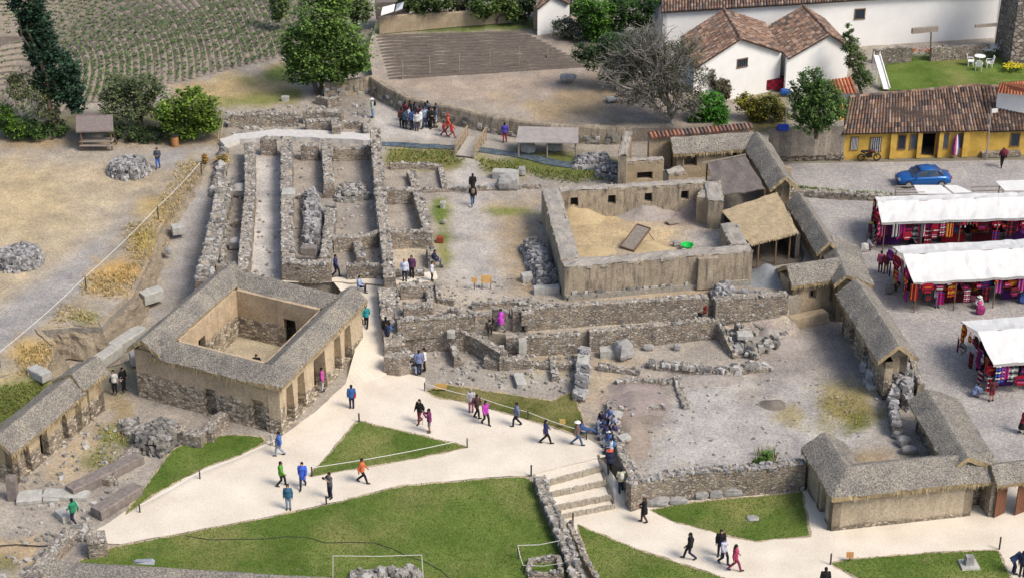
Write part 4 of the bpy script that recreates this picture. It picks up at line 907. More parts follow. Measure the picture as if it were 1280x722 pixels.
lf = MB(); panel(lf, K(IN, SL-IN), K(IN, IN), ZP-.2, ZE+.1, .5, []); lf.build('left_wall', [M['kwall']], root)
# court walls (faces look into the court)
a0, a1 = WW-IN, FL-WW+IN; b0, b1 = WW-IN, SL-WW+IN
M['kin'] = house_wall_mat('court_wall', ZP+.7, 1.5, (.46, .355, .235), 1.45)
for nm, A_, B_, op in (('court_wall', K(a0, b1), K(a0, b0), [(4.6, 5.6, ZP, ZP+2.3, .1, None)]), ('court_wall', K(a1, b1), K(a0, b1), [((a1-a0)*.30, (a1-a0)*.30+1.1, ZP, ZP+2.2, .1, None)]),
                   ('court_wall', K(a1, b0), K(a1, b1), []), ('court_wall', K(a0, b0), K(a1, b0), [(3, 4, ZP, ZP+2.1, .1, None)])):
    mb = MB(); panel(mb, A_, B_, ZP-.2, ZE+.08, .4, [(o_[0], o_[1], o_[2], o_[3], o_[4], o_[5]) for o_ in op]); mb.build(nm, [M['kin']], root)
TM = [M['thatch'], M['thatch_edge']]
h = WW/2
for nm, A_, B_, dz, sd_ in (('left_roof', K(h, -.05), K(h, SL-.45), .22, 1), ('right_roof', K(FL-h, -.02), K(FL-h, SL+.1), .10, 2), ('front_roof', K(WW-.5, h), K(FL-h, h), -.04, 3), ('back_roof', K(WW-.5, SL-h), K(FL-h, SL-h), -.02, 4)):
    mb = MB(); thatch(mb, A_, B_, ZR+dz, ZE+dz, h, h, seed=sd_, hip=(1, 0) if nm == 'right_roof' else (0, 0))
    r_ = mb.build('thatched_roof', TM, root)
    if dz > .05:
        gable_parts(root, [M['kwall']], A_, B_, h-IN-.05, ZR+dz-.15, ZE-.1, .5, inset=.45, ends=(0, 1) if nm == 'right_roof' else (1, 1))

# simple thatched houses laid out from the ridge and the eave facing the camera
def house(label, ridge, eave, zr, ze, zb, wall='mud_plain', name='thatched_house', cat='building', ext=(0, 0), inset=.35, openings=None, ends=(1, 1), thick=.26, far=None, walls=True):
    A, B = at(*ridge[0], zr), at(*ridge[1], zr); E0, E1 = at(*eave[0], ze), at(*eave[1], ze)
    d = (B-A); d.z = 0; L = d.length; d.normalize(); s = Vector((-d.y, d.x, 0))
    w0, w1 = (E0-A).dot(s), (E1-A).dot(s); w = (w0+w1)/2
    wn = abs(w); wf = wn if far is None else far
    sg = 1 if w > 0 else -1
    wl, wr = (wn, wf) if sg > 0 else (wf, wn)
    A2, B2 = A-d*ext[0], B+d*ext[1]
    print(name, label[:40], 'L %.1f w %.2f/%.2f pitch %.0f' % (L, w0, w1, math.degrees(math.atan2(zr-ze, wn))))
    c = (A+B)/2
    root = empty(name, (c.x, c.y, zb), 0, label, cat)
    mb = MB(); thatch(mb, A2, B2, zr, ze, wl, wr, thick, len(label)); mb.build('thatched_roof', TM, root)
    if walls:
        q = inset; p0, p1 = A2+d*q, B2-d*q
        nl = s*(wl-q); nr = -s*(wr-q)
        corners = [p0+nl, p0+nr, p1+nr, p1+nl]              # counter-clockwise seen from above?
        t = .5
        ops = openings or {}
        faces = {'near': None}
        for k, (a, b_) in enumerate(((p0+nr, p1+nr), (p1+nr, p1+nl), (p1+nl, p0+nl), (p0+nl, p0+nr))):
            key = ('right', 'end', 'left', 'start')[k]
            mb = MB(); panel(mb, a, b_, -.1 if A.x > 15 else zb-.3, ze-.02, t, ops.get(key, ())); mb.build('wall', [M[wall]], root)
        gable_parts(root, [M[wall]], A2, B2, min(wl, wr)-q, zr-.18, ze-.06, .4, inset=q, ends=ends)
    return root
M['hwall'] = house_wall_mat('small_house_wall', ZP+.3, .8, (.42, .33, .21), 1.3)
hs = house('long narrow thatched house with tall dark doorways at the left edge', [(-6, 545), (88, 469)], [(27, 558), (110, 490)], 4.35, 3.35, ZP, 'hwall', far=1.6,
      openings={'right': [(.7, 1.7, ZP, 3.0, .1, .4), (2.6, 3.5, ZP, 3.0, .1, None), (4.7, 5.5, ZP, 3.0, .1, .4), (6.9, 7.7, ZP, 3.0, .1, None)]})
house('small higher thatched bay at the end of the long narrow house', [(89, 466), (122, 443)], [(114, 483), (141, 459)], 4.6, 3.6, ZP, 'hwall', far=1.6, ends=(0, 1))
house('dark grey thatched roof cut by the bottom edge of the photo', [(60, 700), (434, 722)], [(24, 735), (440, 757)], 3.5, 2.8, 1.0, 'hwall', far=.8)
# chain of thatched buildings along the market side
house('long thatched building at the back right, its gable facing the mat roof', [(946, 164), (982, 220)], [(930, 185), (961, 234)], 6.2, 5.2, 3.0, 'mud_plain', ends=(1, 1), inset=.55)
house('thatched back wing of the open pavilion under the tiled garden wall', [(838, 171), (942, 164)], [(850, 194), (932, 185)], 6.1, 5.15, 3.0, 'mud_plain', ends=(1, 0), openings={'right': [(.6, 1.6, 3.9, 5.0, 0, None), (4.0, 4.8, 4.3, 4.9, 0, None)]})
house('thatched building right of the yellow straw mat roof', [(998, 239), (1037, 300)], [(978, 247), (1012, 304)], 5.2, 4.3, 1.6, 'mud_plain', ext=(0, .1))
house('short thatched roof between the gate tower and the market', [(1040, 294), (1058, 343)], [(1022, 300), (1040, 350)], 4.7, 3.9, .6, 'mud_plain', far=1.9)
M['dwall'] = house_wall_mat('court_house_wall', ZP+.4, .8, (.38, .31, .22), 1.2)
house('middle thatched building on the market side of the dug court', [(1070, 347), (1124, 430)], [(1043, 368), (1096, 446)], 4.75, 3.7, ZP, 'dwall', ext=(0, .1), inset=.5, openings={'left': [(1.6, 2.6, 1.3, 3.2, 0, None), (4.6, 5.6, 1.3, 3.2, 0, None), (7.8, 8.8, 1.3, 3.2, 0, None)], 'right': [(1.6, 2.6, 1.3, 3.2, 0, None), (4.6, 5.6, 1.3, 3.2, 0, None), (7.8, 8.8, 1.3, 3.2, 0, None)]})
# gate tower with a lean-to thatch
tw = empty('gate_tower', at(1022, 404, ZP), 0, 'squat mud tower with one small square window and a thatched cap', 'tower')
T0, T1 = at(993, 357, 3.85), at(1056, 344, 3.85); T2, T3 = at(1048, 322, 4.9), at(985, 331, 4.9)
td = (T1-T0).normalized(); tn = Vector((-td.y, td.x, 0))
mb = MB(); a, b_ = T0+td*.1+tn*.3, T1-td*.1+tn*.3
panel(mb, a, b_, .6, 4.1, .6, [(1.25, 1.9, 2.35, 3.05, .03, .45), ((b_-a).length-.75, (b_-a).length-.05, 1.9, 3.2, .03, .5)], mback=1); mb.build('front_wall', [M['mud_plain'], M['dark']], tw)
mb = MB(); panel(mb, b_, b_+tn*2.2, .6, 3.9, .5); panel(mb, b_+tn*2.2, a+tn*2.2, .6, 3.9, .5); panel(mb, a+tn*2.2, a, .6, 3.9, .5); mb.build('side_wall', [M['mud_plain']], tw)
mb = MB(); mid0, mid1 = (T3+T2)/2, 0
thatch(mb, xy(T3-td*.1), xy(T2+td*.1), 4.95, 3.85, 1.6, abs((T0-T3).dot(tn)), .3, 8); mb.build('thatched_roof', TM, tw)
mb = MB(); q0, q1 = at(986, 408, ZP), at(1020, 409, ZP); mb.box(((q0.x+q1.x)/2+.1, (q0.y+q1.y)/2+.35, ZP+.35), (3.6, .8, .75), math.atan2(td.y, td.x), 0, .92); mb.build('plinth', [M['mud_plain']], tw)
# bottom right L-shaped building
ZE2, ZR2 = 2.45, 3.45
lb = empty('corner_house', at(1135, 640, 0), 0, 'L-shaped thatched building with a long plastered front at the bottom right', 'building')
M['lwall'] = house_wall_mat('corner_house_wall', .3, .45, (.40, .335, .245), 1.2)
E0, E1 = at(1039, 623, ZE2), at(1253, 600, ZE2); ed = (E1-E0).normalized(); en = Vector((-ed.y, ed.x, 0)); LW = (E1-E0).length
fw = 3.2
mb = MB(); p0, p1 = E0+ed*.3+en*.35, E1-ed*1.5+en*.35
panel(mb, p0, p1, -.1, ZE2, .6); mb.build('front_wall', [M['lwall']], lb)
mb = MB(); panel(mb, p1+en*(fw-.7), p0+en*(fw-.7), 0, ZE2, .5); panel(mb, p1, p1+en*(fw-.7), 0, ZE2, .5); panel(mb, p0+en*4.8, p0, 0, ZE2, .5, [(2.6, 3.7, 0, 1.9, .05, None)]); mb.build('back_wall', [M['lwall']], lb)
mb = MB(); thatch(mb, xy(E0+en*fw/2+ed*1.3), xy(E1+en*fw/2), ZR2, ZE2, fw/2, fw/2, .28, 3); mb.build('thatched_roof', TM, lb)
gable_parts(lb, [M['lwall']], E0+en*fw/2+ed*1.8, E1+en*fw/2-ed*1.15, fw/2-.4, ZR2-.15, ZE2-.1, .4, ends=(0, 1), inset=.35)
wl0 = E0+ed*1.4; mb = MB(); thatch(mb, xy(wl0+en*5.4), xy(wl0+en*.02), ZR2+.02, ZE2+.02, 1.4, 1.4, .28, 4, hip=(0, 1)); mb.build('thatched_roof', TM, lb)
gable_parts(lb, [M['lwall']], wl0+en*.35, wl0+en*5.4, 1.05, ZR2-.15, ZE2-.1, .4, ends=(0, 1), inset=.35)
panel_end = MB(); panel(panel_end, p0+ed*2.2+en*2.6, p0+ed*2.2+en*4.8, 0, ZE2, .5); panel(panel_end, p0+ed*2.2+en*4.8, p0+en*4.8, 0, ZE2, .5); panel_end.build('side_wall', [M['lwall']], lb)
# tall wing running back along the market
house('thatched wing running back from the corner house beside the market', [(1160, 486), (1213, 575)], [(1121, 479), (1176, 571)], 3.62, 2.75, .4, 'dwall', far=2.0, ext=(.2, -.3), inset=.5, ends=(1, 0), openings={'left': [(1.5, 2.2, 1.5, 2.2, 0, .3), (4.2, 4.9, 1.5, 2.2, 0, .3), (6.8, 7.5, 1.5, 2.2, 0, .3)], 'right': [(1.5, 2.2, 1.5, 2.2, 0, .3), (4.2, 4.9, 1.5, 2.2, 0, .3)]})
# gateway at the right edge
gt = empty('gateway', at(1265, 640, 0), 0, 'thatched gateway with open reddish plank doors at the right edge', 'gate')
g0, g1 = at(1247, 606, 2.5), at(1330, 596, 2.5); gd = (g1-g0).normalized(); gn = Vector((-gd.y, gd.x, 0))
mb = MB(); thatch(mb, xy(g0+gn*1.1), xy(g1+gn*1.1), 3.2, 2.5, 1.1, 1.1, .25, 9); mb.build('thatched_roof', TM, gt)
mb = MB(); mb.box(tuple(at(1240, 645, 0)+gn*.6+Vector((0, 0, 1.2))), (.5, 1.2, 2.4), math.atan2(gd.y, gd.x)); mb.build('pier', [M['stone']], gt)
mb = MB(); mb.box(tuple(at(1302, 642, 0)+gn*.6+Vector((0, 0, 1.2))), (.7, 1.2, 2.4), math.atan2(gd.y, gd.x)); mb.build('pier', [M['stone']], gt)
dm = simple('red_brown_door', (.16, .07, .04), .7, .3, 6, .2)
for px0, px1, py in ((1242, 1255, 647), (1268, 1283, 644)):
    mb = MB(); a = at(px0, py, 0); b_ = at(px1, py-6, 0); dd = (b_-a).normalized()
    for i in range(5): mb.box(tuple(a.lerp(b_, (i+.5)/5)+Vector((0, 0, 1.05))), ((b_-a).length/5*.92, .07, 2.0), math.atan2(dd.y, dd.x))
    mb.beam(a+Vector((0, .06, .4)), b_+Vector((0, .06, .4)), .05, .1); mb.beam(a+Vector((0, .06, 1.7)), b_+Vector((0, .06, 1.7)), .05, .1); mb.build('door', dm, gt)
# gap wall between the two market side buildings
ruin_wall('rough grey wall closing the gap between two thatched buildings', [(1122, 470), (1116, 500), (1122, 530)], .5, 1.9, .9, mat='stone_dark', rub='rubble_blue', stones=1.5, size=.3)
ruin_wall('low mud wall behind the gable, on the market side', [(1140, 445), (1146, 462), (1152, 480)], .45, 2.3, .4, mat='mud', stones=.2)

# ------------------------------------------------------------ big mud walled enclosure
en_root = empty('mud_enclosure', at(805, 300, ZA), 0, 'roofless rectangular enclosure of thick streaked mud walls with square niches', 'enclosure')
ZT = 5.35
NW, NE, SE, SW = at(677, 236, ZT), at(880, 224, ZT), at(941, 315, ZT), at(706, 335, ZT)
def mudwall(mb, A, B, t, z0, z1, ops=(), rough=.14):
    panel(mb, A, B, z0, z1, t, ops, 0, 2)
    A, B = Vector((A.x, A.y, 0)), Vector((B.x, B.y, 0)); d = B-A; L = d.length; d.normalize(); s = Vector((-d.y, d.x, 0))
    n = int(L/.4); vs = []                                 # weathered uneven crown
    for i in range(n+1):
        for q in range(6):
            p = A+d*(L*i/n)+s*(t*q/5); hgt = (.02 if q in (0, 5) else .06)+rough*nz((p.x*1.3, p.y*1.3, 0))+rough*.6*nz((p.x*4, p.y*4, 3))
            vs.append((p.x, p.y, z1+.012+max(0, hgt)+(.0)))
    mb.add(vs, [(i*6+q, (i+1)*6+q, (i+1)*6+q+1, i*6+q+1) for i in range(n) for q in range(5)], 1)
    for i in range(n*2):                                    # crumbled lumps along both edges
        p = A+d*rnd(0, L)+s*(rnd(-.02, .1) if i % 2 else t-rnd(-.02, .1)); mb.chip((p.x, p.y, z1+rnd(-.08, .05)), rnd(.15, .5), rnd(.1, .2), rnd(.08, .2), 0 if random.random() < .5 else 1, math.atan2(d.y, d.x))
EM = [M['mud'], M['mud_top'], M['dark']]
mb = MB(); mudwall(mb, SW, SE, 1.15, ZA-.4, ZT); 
Ls_ = (SE-SW).length; sdv = (SE-SW).normalized(); sn = Vector((-sdv.y, sdv.x, 0))
mb.build('front_wall', EM, en_root)
mb = MB(); bx = SW.lerp(SE, .76); mb.box((bx.x, bx.y-.12, (ZA+ZT)/2), (1.5, .5, ZT-ZA-.1), math.atan2(sdv.y, sdv.x), 0, .94); mb.build('buttress', [M['mud']], en_root)
mb = MB(); q0 = SW.lerp(SE, .5); mb.box((q0.x, q0.y-.02, ZA+.1), (Ls_*.96, .2, .5), math.atan2(sdv.y, sdv.x))
for i in range(46):
    q = SW.lerp(SE, (i+rnd(0, 1))/46); mb.chip((q.x, q.y-.04, ZA+rnd(.05, .5)), rnd(.2, .45), .16, rnd(.14, .26), 0, math.atan2(sdv.y, sdv.x))
mb.build('stone_footing', [M['rubble']], en_root)
mb = MB(); mudwall(mb, NW+sn*0, SW+sn*1.15, 1.25, ZA-.4, ZT); mb.build('left_wall', EM, en_root)
wdn = (NE-NW).normalized(); nn = Vector((-wdn.y, wdn.x, 0)); LN = (NE-NW).length
mb = MB(); A_, B_ = NW-nn*.75+wdn*.0, NE-nn*.75
ops = [(LN*f-.3, LN*f+.3, 4.15, 4.85, .03, .45) for f in (.19, .42, .645, .87)]
mudwall(mb, A_+wdn*1.25, B_, .75, ZA-.4, ZT, [(o[0]-1.25, o[1]-1.25)+o[2:] for o in ops]); mb.build('back_wall', EM, en_root)
mb = MB(); e0, e1 = at(905, 252, ZT), at(880, 224, ZT); mudwall(mb, e0, NE-nn*.6+wdn*1.0, 1.1, ZA-.4, ZT); mb.build('right_wall', EM, en_root)
mb = MB(); f0 = SE+sn*1.1; f1 = at(920, 279, ZT); mudwall(mb, f0, f1, 1.1, ZA-.4, ZT); mb.build('right_wall', EM, en_root)
# diggings inside: sand floor, heaps, tools
shape('enclosure_floor', [(692, 262), (890, 250), (912, 322), (722, 338)], ZA+.3, M['dirt'],
      [([(700, 255), (780, 250), (790, 300), (760, 330), (720, 330)], SAND, 14, .95), ((820, 305, 45), (.48, .37, .22), 16, .9), ((850, 260, 34), (.3, .25, .25), 18, .8), ((880, 300, 30), (.40, .375, .35), 14, .8)], (.40, .33, .24), 6, .1, 0)
def mound(label, px, py, z, rx, ry, h, mat, cat='heap', name='earth_heap'):
    mb = MB(); c = at(px, py, z); n, m = 22, 9; vs = []; s0 = random.random()*30
    for i in range(m+1):
        r = i/m
        for k in range(n):
            t = 2*math.pi*k/n; a = 1+.22*nz((math.cos(t)*1.3, math.sin(t)*1.3, s0)); x, y = rx*r*a*math.cos(t), ry*r*a*math.sin(t)
            vs.append((c.x+x, c.y+y, z-.06+h*(math.cos(math.pi*r)*.5+.5)*(1+.4*nz((x*1.2, y*1.2, s0+4)))))
    mb.add(vs, [(i*n+k, i*n+(k+1) % n, (i+1)*n+(k+1) % n, (i+1)*n+k) for i in range(m) for k in range(n)])
    o = mb.build(name, M[mat] if isinstance(mat, str) else mat, smooth=True); return tag(o, label, cat)
SANDM = simple('yellow_sand', (.40, .315, .185), .95, .22, 5, .6); GREYE = simple('grey_earth', (.30, .265, .235), .95, .3, 4, .6); PURP = simple('reddish_earth', (.275, .225, .20), .95, .25, 5, .6)
mound('yellow earth banked against the left end of the enclosure back wall', 722, 272, ZA+.2, 2.6, 1.5, .95, SANDM)
mound('yellow sand bank in the front left corner of the enclosure', 738, 315, ZA+.2, 2.4, 1.4, .5, SANDM)
mound('grey earth heap against the enclosure back wall', 808, 268, ZA+.2, 2.6, 1.5, .8, GREYE)
mound('reddish earth heap in the far right corner of the enclosure', 866, 262, ZA+.2, 1.6, 1.3, 1.0, PURP)
mound('fine sieved sand heap beside the leaning screen', 812, 312, ZA+.2, 2.2, 1.0, .6, SANDM)
mound('smooth grey heap under a sheet between the mat shelter and the gate tower', 962, 348, ZA, 3.0, 1.6, 1.0, simple('blue_grey_sheet', (.22, .23, .235), .9, .2, 4, .3))
mound('low mound of raked earth beside the gate tower', 965, 425, ZP, 2.6, 1.8, .8, GREYE)
mound('dusty rise along the edge of the dug court', 800, 500, ZP, 2.2, 2.0, .35, PURP)
mound('long low bank of spoil along the left side of the dug court', 788, 545, ZP, 1.3, 3.0, .45, simple('brown_spoil', (.27, .22, .175), .95, .3, 4, .7))
mound('low bank of spoil at the back of the dug court', 880, 474, ZP, 3.2, .9, .35, GREYE)
mound('small heap of dark earth near the dry grass of the dug court', 966, 505, ZP, 1.0, .8, .3, simple('dark_spoil', (.17, .145, .12), .95, .3, 4, .7))
mound('flat heap of earth with a dark edge in the dug court', 792, 486, ZP, 2.0, 1.2, .35, PURP)
sc = empty('sieve_screen', at(793, 306, ZA+.3), 0, 'leaning wooden sieve screen propped up by the sand heap', 'sieve')
mb = MB(); a, b_ = at(785, 311, ZA+.35), at(801, 287, ZA+1.6); a.z, b_.z = ZA+.35, ZA+1.5
a = at(784, 311, ZA+.35); b_ = a+Vector((1.2, 1.2, 1.15)); sdw = Vector((.45, -.35, 0))
for o_ in (-sdw, sdw): mb.beam(a+o_, b_+o_, .07, .1)
for t in (0, 1): mb.beam(a.lerp(b_, t)-sdw, a.lerp(b_, t)+sdw, .07, .1)
mb.build('frame', M['wood'], sc)
mb = MB(); mb.plate([a-sdw, a+sdw, b_+sdw, b_-sdw], Vector((0, 0, -.02))); mb.build('mesh_panel', M['grey_wood'], sc)
mb = MB(); mb.beam(b_, b_+Vector((.75, .3, -1.2)), .05, .05); mb.build('prop', M['wood'], sc)
bs = MB(); c = at(859, 311, ZA+.3); n = 14
vs = [(r*math.cos(2*math.pi*k/n), r*math.sin(2*math.pi*k/n), z) for r, z in ((.28, 0), (.42, .32), (.46, .34), (.4, .33), (.26, .04)) for k in range(n)]
bs.add(vs, [(i*n+k, i*n+(k+1) % n, (i+1)*n+(k+1) % n, (i+1)*n+k) for i in range(4) for k in range(n)]+[tuple(4*n+k for k in range(n))])
o = bs.build('plastic_basin', simple('green_plastic', (.02, .5, .09), .4, .1, 2)); o.location = c; tag(o, 'bright green plastic basin on the enclosure floor', 'basin')
o = MB(); c = at(846, 306, ZA+.3); o.box((0, 0, .14), (.5, .3, .28), .3, jit=.02); o = o.build('stone_block', M['boulder']); o.location = c; tag(o, 'small dark block left of the green basin', 'stone block')
o = MB(); o.box((0, 0, .06), (.9, .6, .08), .5, jit=.02); o = o.build('board', M['grey_wood']); o.location = at(841, 278, ZA+.3); tag(o, 'square wooden board lying inside the enclosure', 'board')
# matting roofs right of the enclosure
mr = empty('mat_shelter', at(950, 300, ZA), 0, 'open shelter with a patched yellow straw mat roof on poles', 'shelter')
q = [at(902, 264, 5.2), at(971, 240, 5.5), at(998, 291, 5.15), at(938, 306, 4.95)]
mb = MB(); n = 14; vs = []
for i in range(n+1):
    for j in range(n+1):
        p = q[0].lerp(q[1], i/n).lerp(q[3].lerp(q[2], i/n), j/n); vs.append(p+Vector((rnd(-.05, .05), rnd(-.05, .05), .08*nz((i*.5, j*.5, 3))+.03*(((i//3)+(j//3)) % 2))))
nn_ = len(vs); vs += [p-Vector((0, 0, .07)) for p in vs]
fs = [(i*(n+1)+j, i*(n+1)+j+1, (i+1)*(n+1)+j+1, (i+1)*(n+1)+j) for i in range(n) for j in range(n)]; fs += [tuple(nn_+x for x in f[::-1]) for f in fs]
mb.add(vs, fs)
for i in range(90):
    p = q[3].lerp(q[2], random.random()); mb.add([p+Vector((-.06, 0, .02)), p+Vector((.06, 0, .02)), p+Vector((rnd(-.05, .05), -rnd(0, .1), -rnd(.08, .2)))], [(0, 1, 2)])
mb.build('straw_roof', [M['straw_mat']], mr)
mb = MB(); panel(mb, xy(q[1]), xy(q[0]), 2.5, 4.95, .3); SHADE_MUD = simple('painted_shade_mud', (.07, .062, .056), .95, .3, 3); mb.build('mud_back_wall', [SHADE_MUD], mr)  # near-black wall colour paints in the deep shade under the mat roof
mb = MB(); panel(mb, xy(q[2]+Vector((.2, .3, 0))), xy(q[1]+Vector((.2, 0, 0))), 1.5, 4.9, .3); mb.build('mud_side_wall', [SHADE_MUD], mr); shape('painted_shade_floor', [(936, 336), (1004, 326), (1000, 286), (950, 290), (930, 316)], ZA+.01, M['dirt'], [], (.10, .088, .075), sp=9, edge=2)  # side wall in the same shade colour; dark floor sheet paints the shelter's shade
for p in (q[2]+Vector((-.5, .3, 0)), q[3]+Vector((.6, .3, 0)), q[3].lerp(q[2], .55)+Vector((0, .2, 0))):
    mb = MB(); mb.tube([(p.x, p.y, 1.6), (p.x, p.y, p.z-.05)], .07, 6); mb.build('post', M['wood'], mr)
dr = empty('dark_mat_shelter', at(920, 220, ZA), 0, 'sagging dark brown mat roof in the yard of the thatched pavilion', 'shelter')
q = [at(884, 204, 5.0), at(932, 194, 5.3), at(956, 236, 5.3), at(895, 246, 5.0)]
mb = MB(); n = 12; vs = []
for i in range(n+1):
    for j in range(n+1): vs.append(q[0].lerp(q[1], i/n).lerp(q[3].lerp(q[2], i/n), j/n)+Vector((rnd(-.05, .05), rnd(-.05, .05), .14*nz((i*.4, j*.4, 9)))))
nn_ = len(vs); vs += [p-Vector((0, 0, .06)) for p in vs]
fs = [(i*(n+1)+j, i*(n+1)+j+1, (i+1)*(n+1)+j+1, (i+1)*(n+1)+j) for i in range(n) for j in range(n)]; fs += [tuple(nn_+x for x in f[::-1]) for f in fs]
mb.add(vs, fs); mb.build('mat_roof', [M['dark_mat']], dr)
for p in q: 
    mb = MB(); mb.tube([(p.x, p.y, 2.6), (p.x, p.y, p.z-.05)], .06, 6); mb.build('post', M['wood'], dr)
mb = MB(); mb.beam(at(877, 204, 5.05), at(932, 193, 5.4), .08, .08); mb.build('pole', M['grey_wood'], dr)
mudp = MB(); panel(mudp, at(975, 242, ZA), at(988, 241, ZA), 0, 5.0, .5); tag(mudp.build('mud_pier', M['mud_plain']), 'pale mud pier under the gable beside the straw mat roof', 'pier')
def mudthing(label, A, B, t, z0, z1, mat='mud', rough=.1, ops=(), name='mud_wall'):
    mb = MB(); mudwall(mb, A, B, t, z0, z1, ops, rough); return tag(mb.build(name, [M[mat], M['mud_top'], M['dark']]), label, 'wall')
mudthing('eroded mud wall stump at the left end of the thatched pavilion', at(836, 222, 4.9), at(857, 218, 4.9), .9, ZA-.2, 5.1, 'mud_plain', .3)
mudthing('long mud wall joining the pavilion to the enclosure corner', at(886, 258, 4.6), at(893, 245, 4.6), .9, ZA-.2, 5.2, 'mud_plain', .2)
mudthing('mud wall with a low dark opening beside the thatched pavilion', at(782, 206, 4.6), at(830, 203, 4.6), .6, ZA-.2, 4.8, 'mud_plain', .12, [(.9, 2.1, ZA+.3, ZA+.9, 0, .4)])
mudthing('low mud wall end of the field, standing above the stream', at(783, 196, 5.6), at(790, 165, 5.6), .6, ZA-.2, 5.6, 'mud', .15)
# long retaining wall of the ploughed field
def long_wall(label, pts, t, z0, z1, mat='mud', name='mud_wall', foot=True):
    P = W2(resample(pts, 18, False), z1); mb = MB()
    n = len(P); vs = []
    for i, p in enumerate(P):
        d = (P[min(i+1, n-1)]-P[max(i-1, 0)]).normalized(); s = Vector((-d.y, d.x, 0)); dz = .18*nz((i*.7, 2, 8))
        for a, z in ((-t/2-.06, z0), (-t/2, z1-.15+dz), (-t/2+.08, z1+dz), (t/2-.08, z1+dz), (t/2, z0)): q = p+s*a; vs.append((q.x, q.y, z))
    mb.add(vs, [(i*5+k, i*5+k+1, (i+1)*5+k+1, (i+1)*5+k) for i in range(n-1) for k in range(4)]+[(4, 3, 2, 1, 0), tuple((n-1)*5+k for k in range(5))])
    if foot:
        for i in range(n-1):
            for k in range(6):
                q = P[i].lerp(P[i+1], random.random()); d = (P[i+1]-P[i]).normalized(); s = Vector((-d.y, d.x, 0)); q = q-s*(t/2+.05); mb.chip((q.x, q.y, z0+rnd(.1, .9)), .4, .2, .25, 1, math.atan2(d.y, d.x))
    return tag(mb.build(name, [M[mat], M['rubble']]), label, 'wall')
long_wall('long curving mud wall holding up the ploughed field behind the crowd', [(465, 95), (484, 107), (510, 121), (562, 132), (622, 145), (690, 155), (782, 158)], .6, ZA-.1, 4.4)
long_wall('mud wall running back from the field corner under the big tree', [(404, 102), (440, 99), (467, 95)], .5, ZA-.1, 4.3)
# tile capped garden wall
tw_ = empty('tile_capped_wall', at(880, 165, ZA), 0, 'mud garden wall capped with a row of red clay tiles', 'wall')
a, b_ = at(812, 170, 5.9), at(941, 158, 5.9); mb = MB(); panel(mb, xy(a), xy(b_), ZA-.2, 5.75, .45); mb.build('wall', [M['mud_plain']], tw_)
mb = MB(); n = int((b_-a).length/.3); dd = (b_-a).normalized(); dn_ = Vector((-dd.y, dd.x, 0))
for i in range(n):
    c = a.lerp(b_, (i+.5)/n); col = random.choice([(.22, .11, .075), (.16, .10, .08), (.3, .14, .09), (.12, .09, .08), (.26, .17, .13)])
    mb.tube([c-dn_*.3+Vector((0, 0, -.1)), c+dn_*.25+Vector((0, 0, .08)), c+dn_*.7+Vector((0, 0, -.1))], .14, 6, col=col)
mb.build('tile_cap', [M['tile']], tw_)
# ------------------------------------------------------------ ploughed fields: ridges and rows of young plants
def bez(a, b, c, t): return (a[0]*(1-t)**2+2*b[0]*t*(1-t)+c[0]*t*t, a[1]*(1-t)**2+2*b[1]*t*(1-t)+c[1]*t*t)
RIDGE = simple('furrow_ridge', (.25, .21, .165), .95, .3, 4, .6)
LEAFC = leaf_mat('crop_leaves', (.07, .13, .035), .45)
def rows(label, label2, fam, n, z, plants, hgt=.16, wid=.34, leaf=.2, skip=.2, rm=None):
    mb = MB(); pb = MB()
    for i in range(n):
        k = (i+.5)/n; pl = [fam(k, t/24) for t in range(25)]
        W = [at(x, y, z) for x, y in pl]
        vs = []; ok = []
        for j, p in enumerate(W):
            d = (W[min(j+1, 24)]-W[max(j-1, 0)]).normalized(); s = Vector((-d.y, d.x, 0)); q = wid*(1+.2*nz((p.x, p.y, 0))); ef = min(1, j*.7, (24-j)*.7)
            for a, h in ((-q, -.04), (-q*.35, hgt*ef), (q*.35, hgt*ef*rnd(.8, 1.1)), (q, -.04)): vs.append((p.x+s.x*a, p.y+s.y*a, z+h))
        mb.add(vs, [(j*4+c, j*4+c+1, (j+1)*4+c+1, (j+1)*4+c) for j in range(24) for c in range(3)])
        for j in range(24):
            L = (W[j+1]-W[j]).length; m = int(L*plants)
            for _ in range(m):
                p = W[j].lerp(W[j+1], random.random())
                if nz((p.x*.16, p.y*.16, 2))+rnd(-.4, .4) < skip-.45: continue
                for _ in range(6):
                    a = rnd(0, 6.28); s = leaf*rnd(.6, 1.4); d = Vector((math.cos(a), math.sin(a), rnd(.1, .9))); sd_ = Vector((-d.y, d.x, 0))*s*.35; b_ = p+Vector((rnd(-.14, .14), rnd(-.14, .14), hgt))
                    pb.add([b_-sd_*.3, b_+d*s*.6-sd_, b_+d*s, b_+d*s*.6+sd_], [(0, 1, 2, 3)])
    tag(mb.build('furrow_ridges', rm or RIDGE, smooth=True), label, 'soil', None, 'stuff')
    if plants: tag(pb.build('crop_plants', LEAFC), label2, 'crops', None, 'stuff')
def L2(a, b, k): return (a[0]+(b[0]-a[0])*k, a[1]+(b[1]-a[1])*k)
rows('curving furrows of the big field at the top left', 'rows of young green plants along the curving furrows of the big field',
     lambda k, t: bez(L2((-170, 75), (330, -170), k), L2((165, -10), (352, -50), k), L2((60, 150), (420, 62), k**.9), t*.97), 38, ZA, 4.4, .22, .34, .17, .12)
rows('curving furrows of the field corner at the top left edge', 'rows of young plants at the top left edge', lambda k, t: bez(L2((-60, 76), (-60, 142), k), L2((140, 2), (20, 110), k), L2((57, 152), (0, 162), k), t), 10, ZA, 3.4, .2, .34, .15, .12)
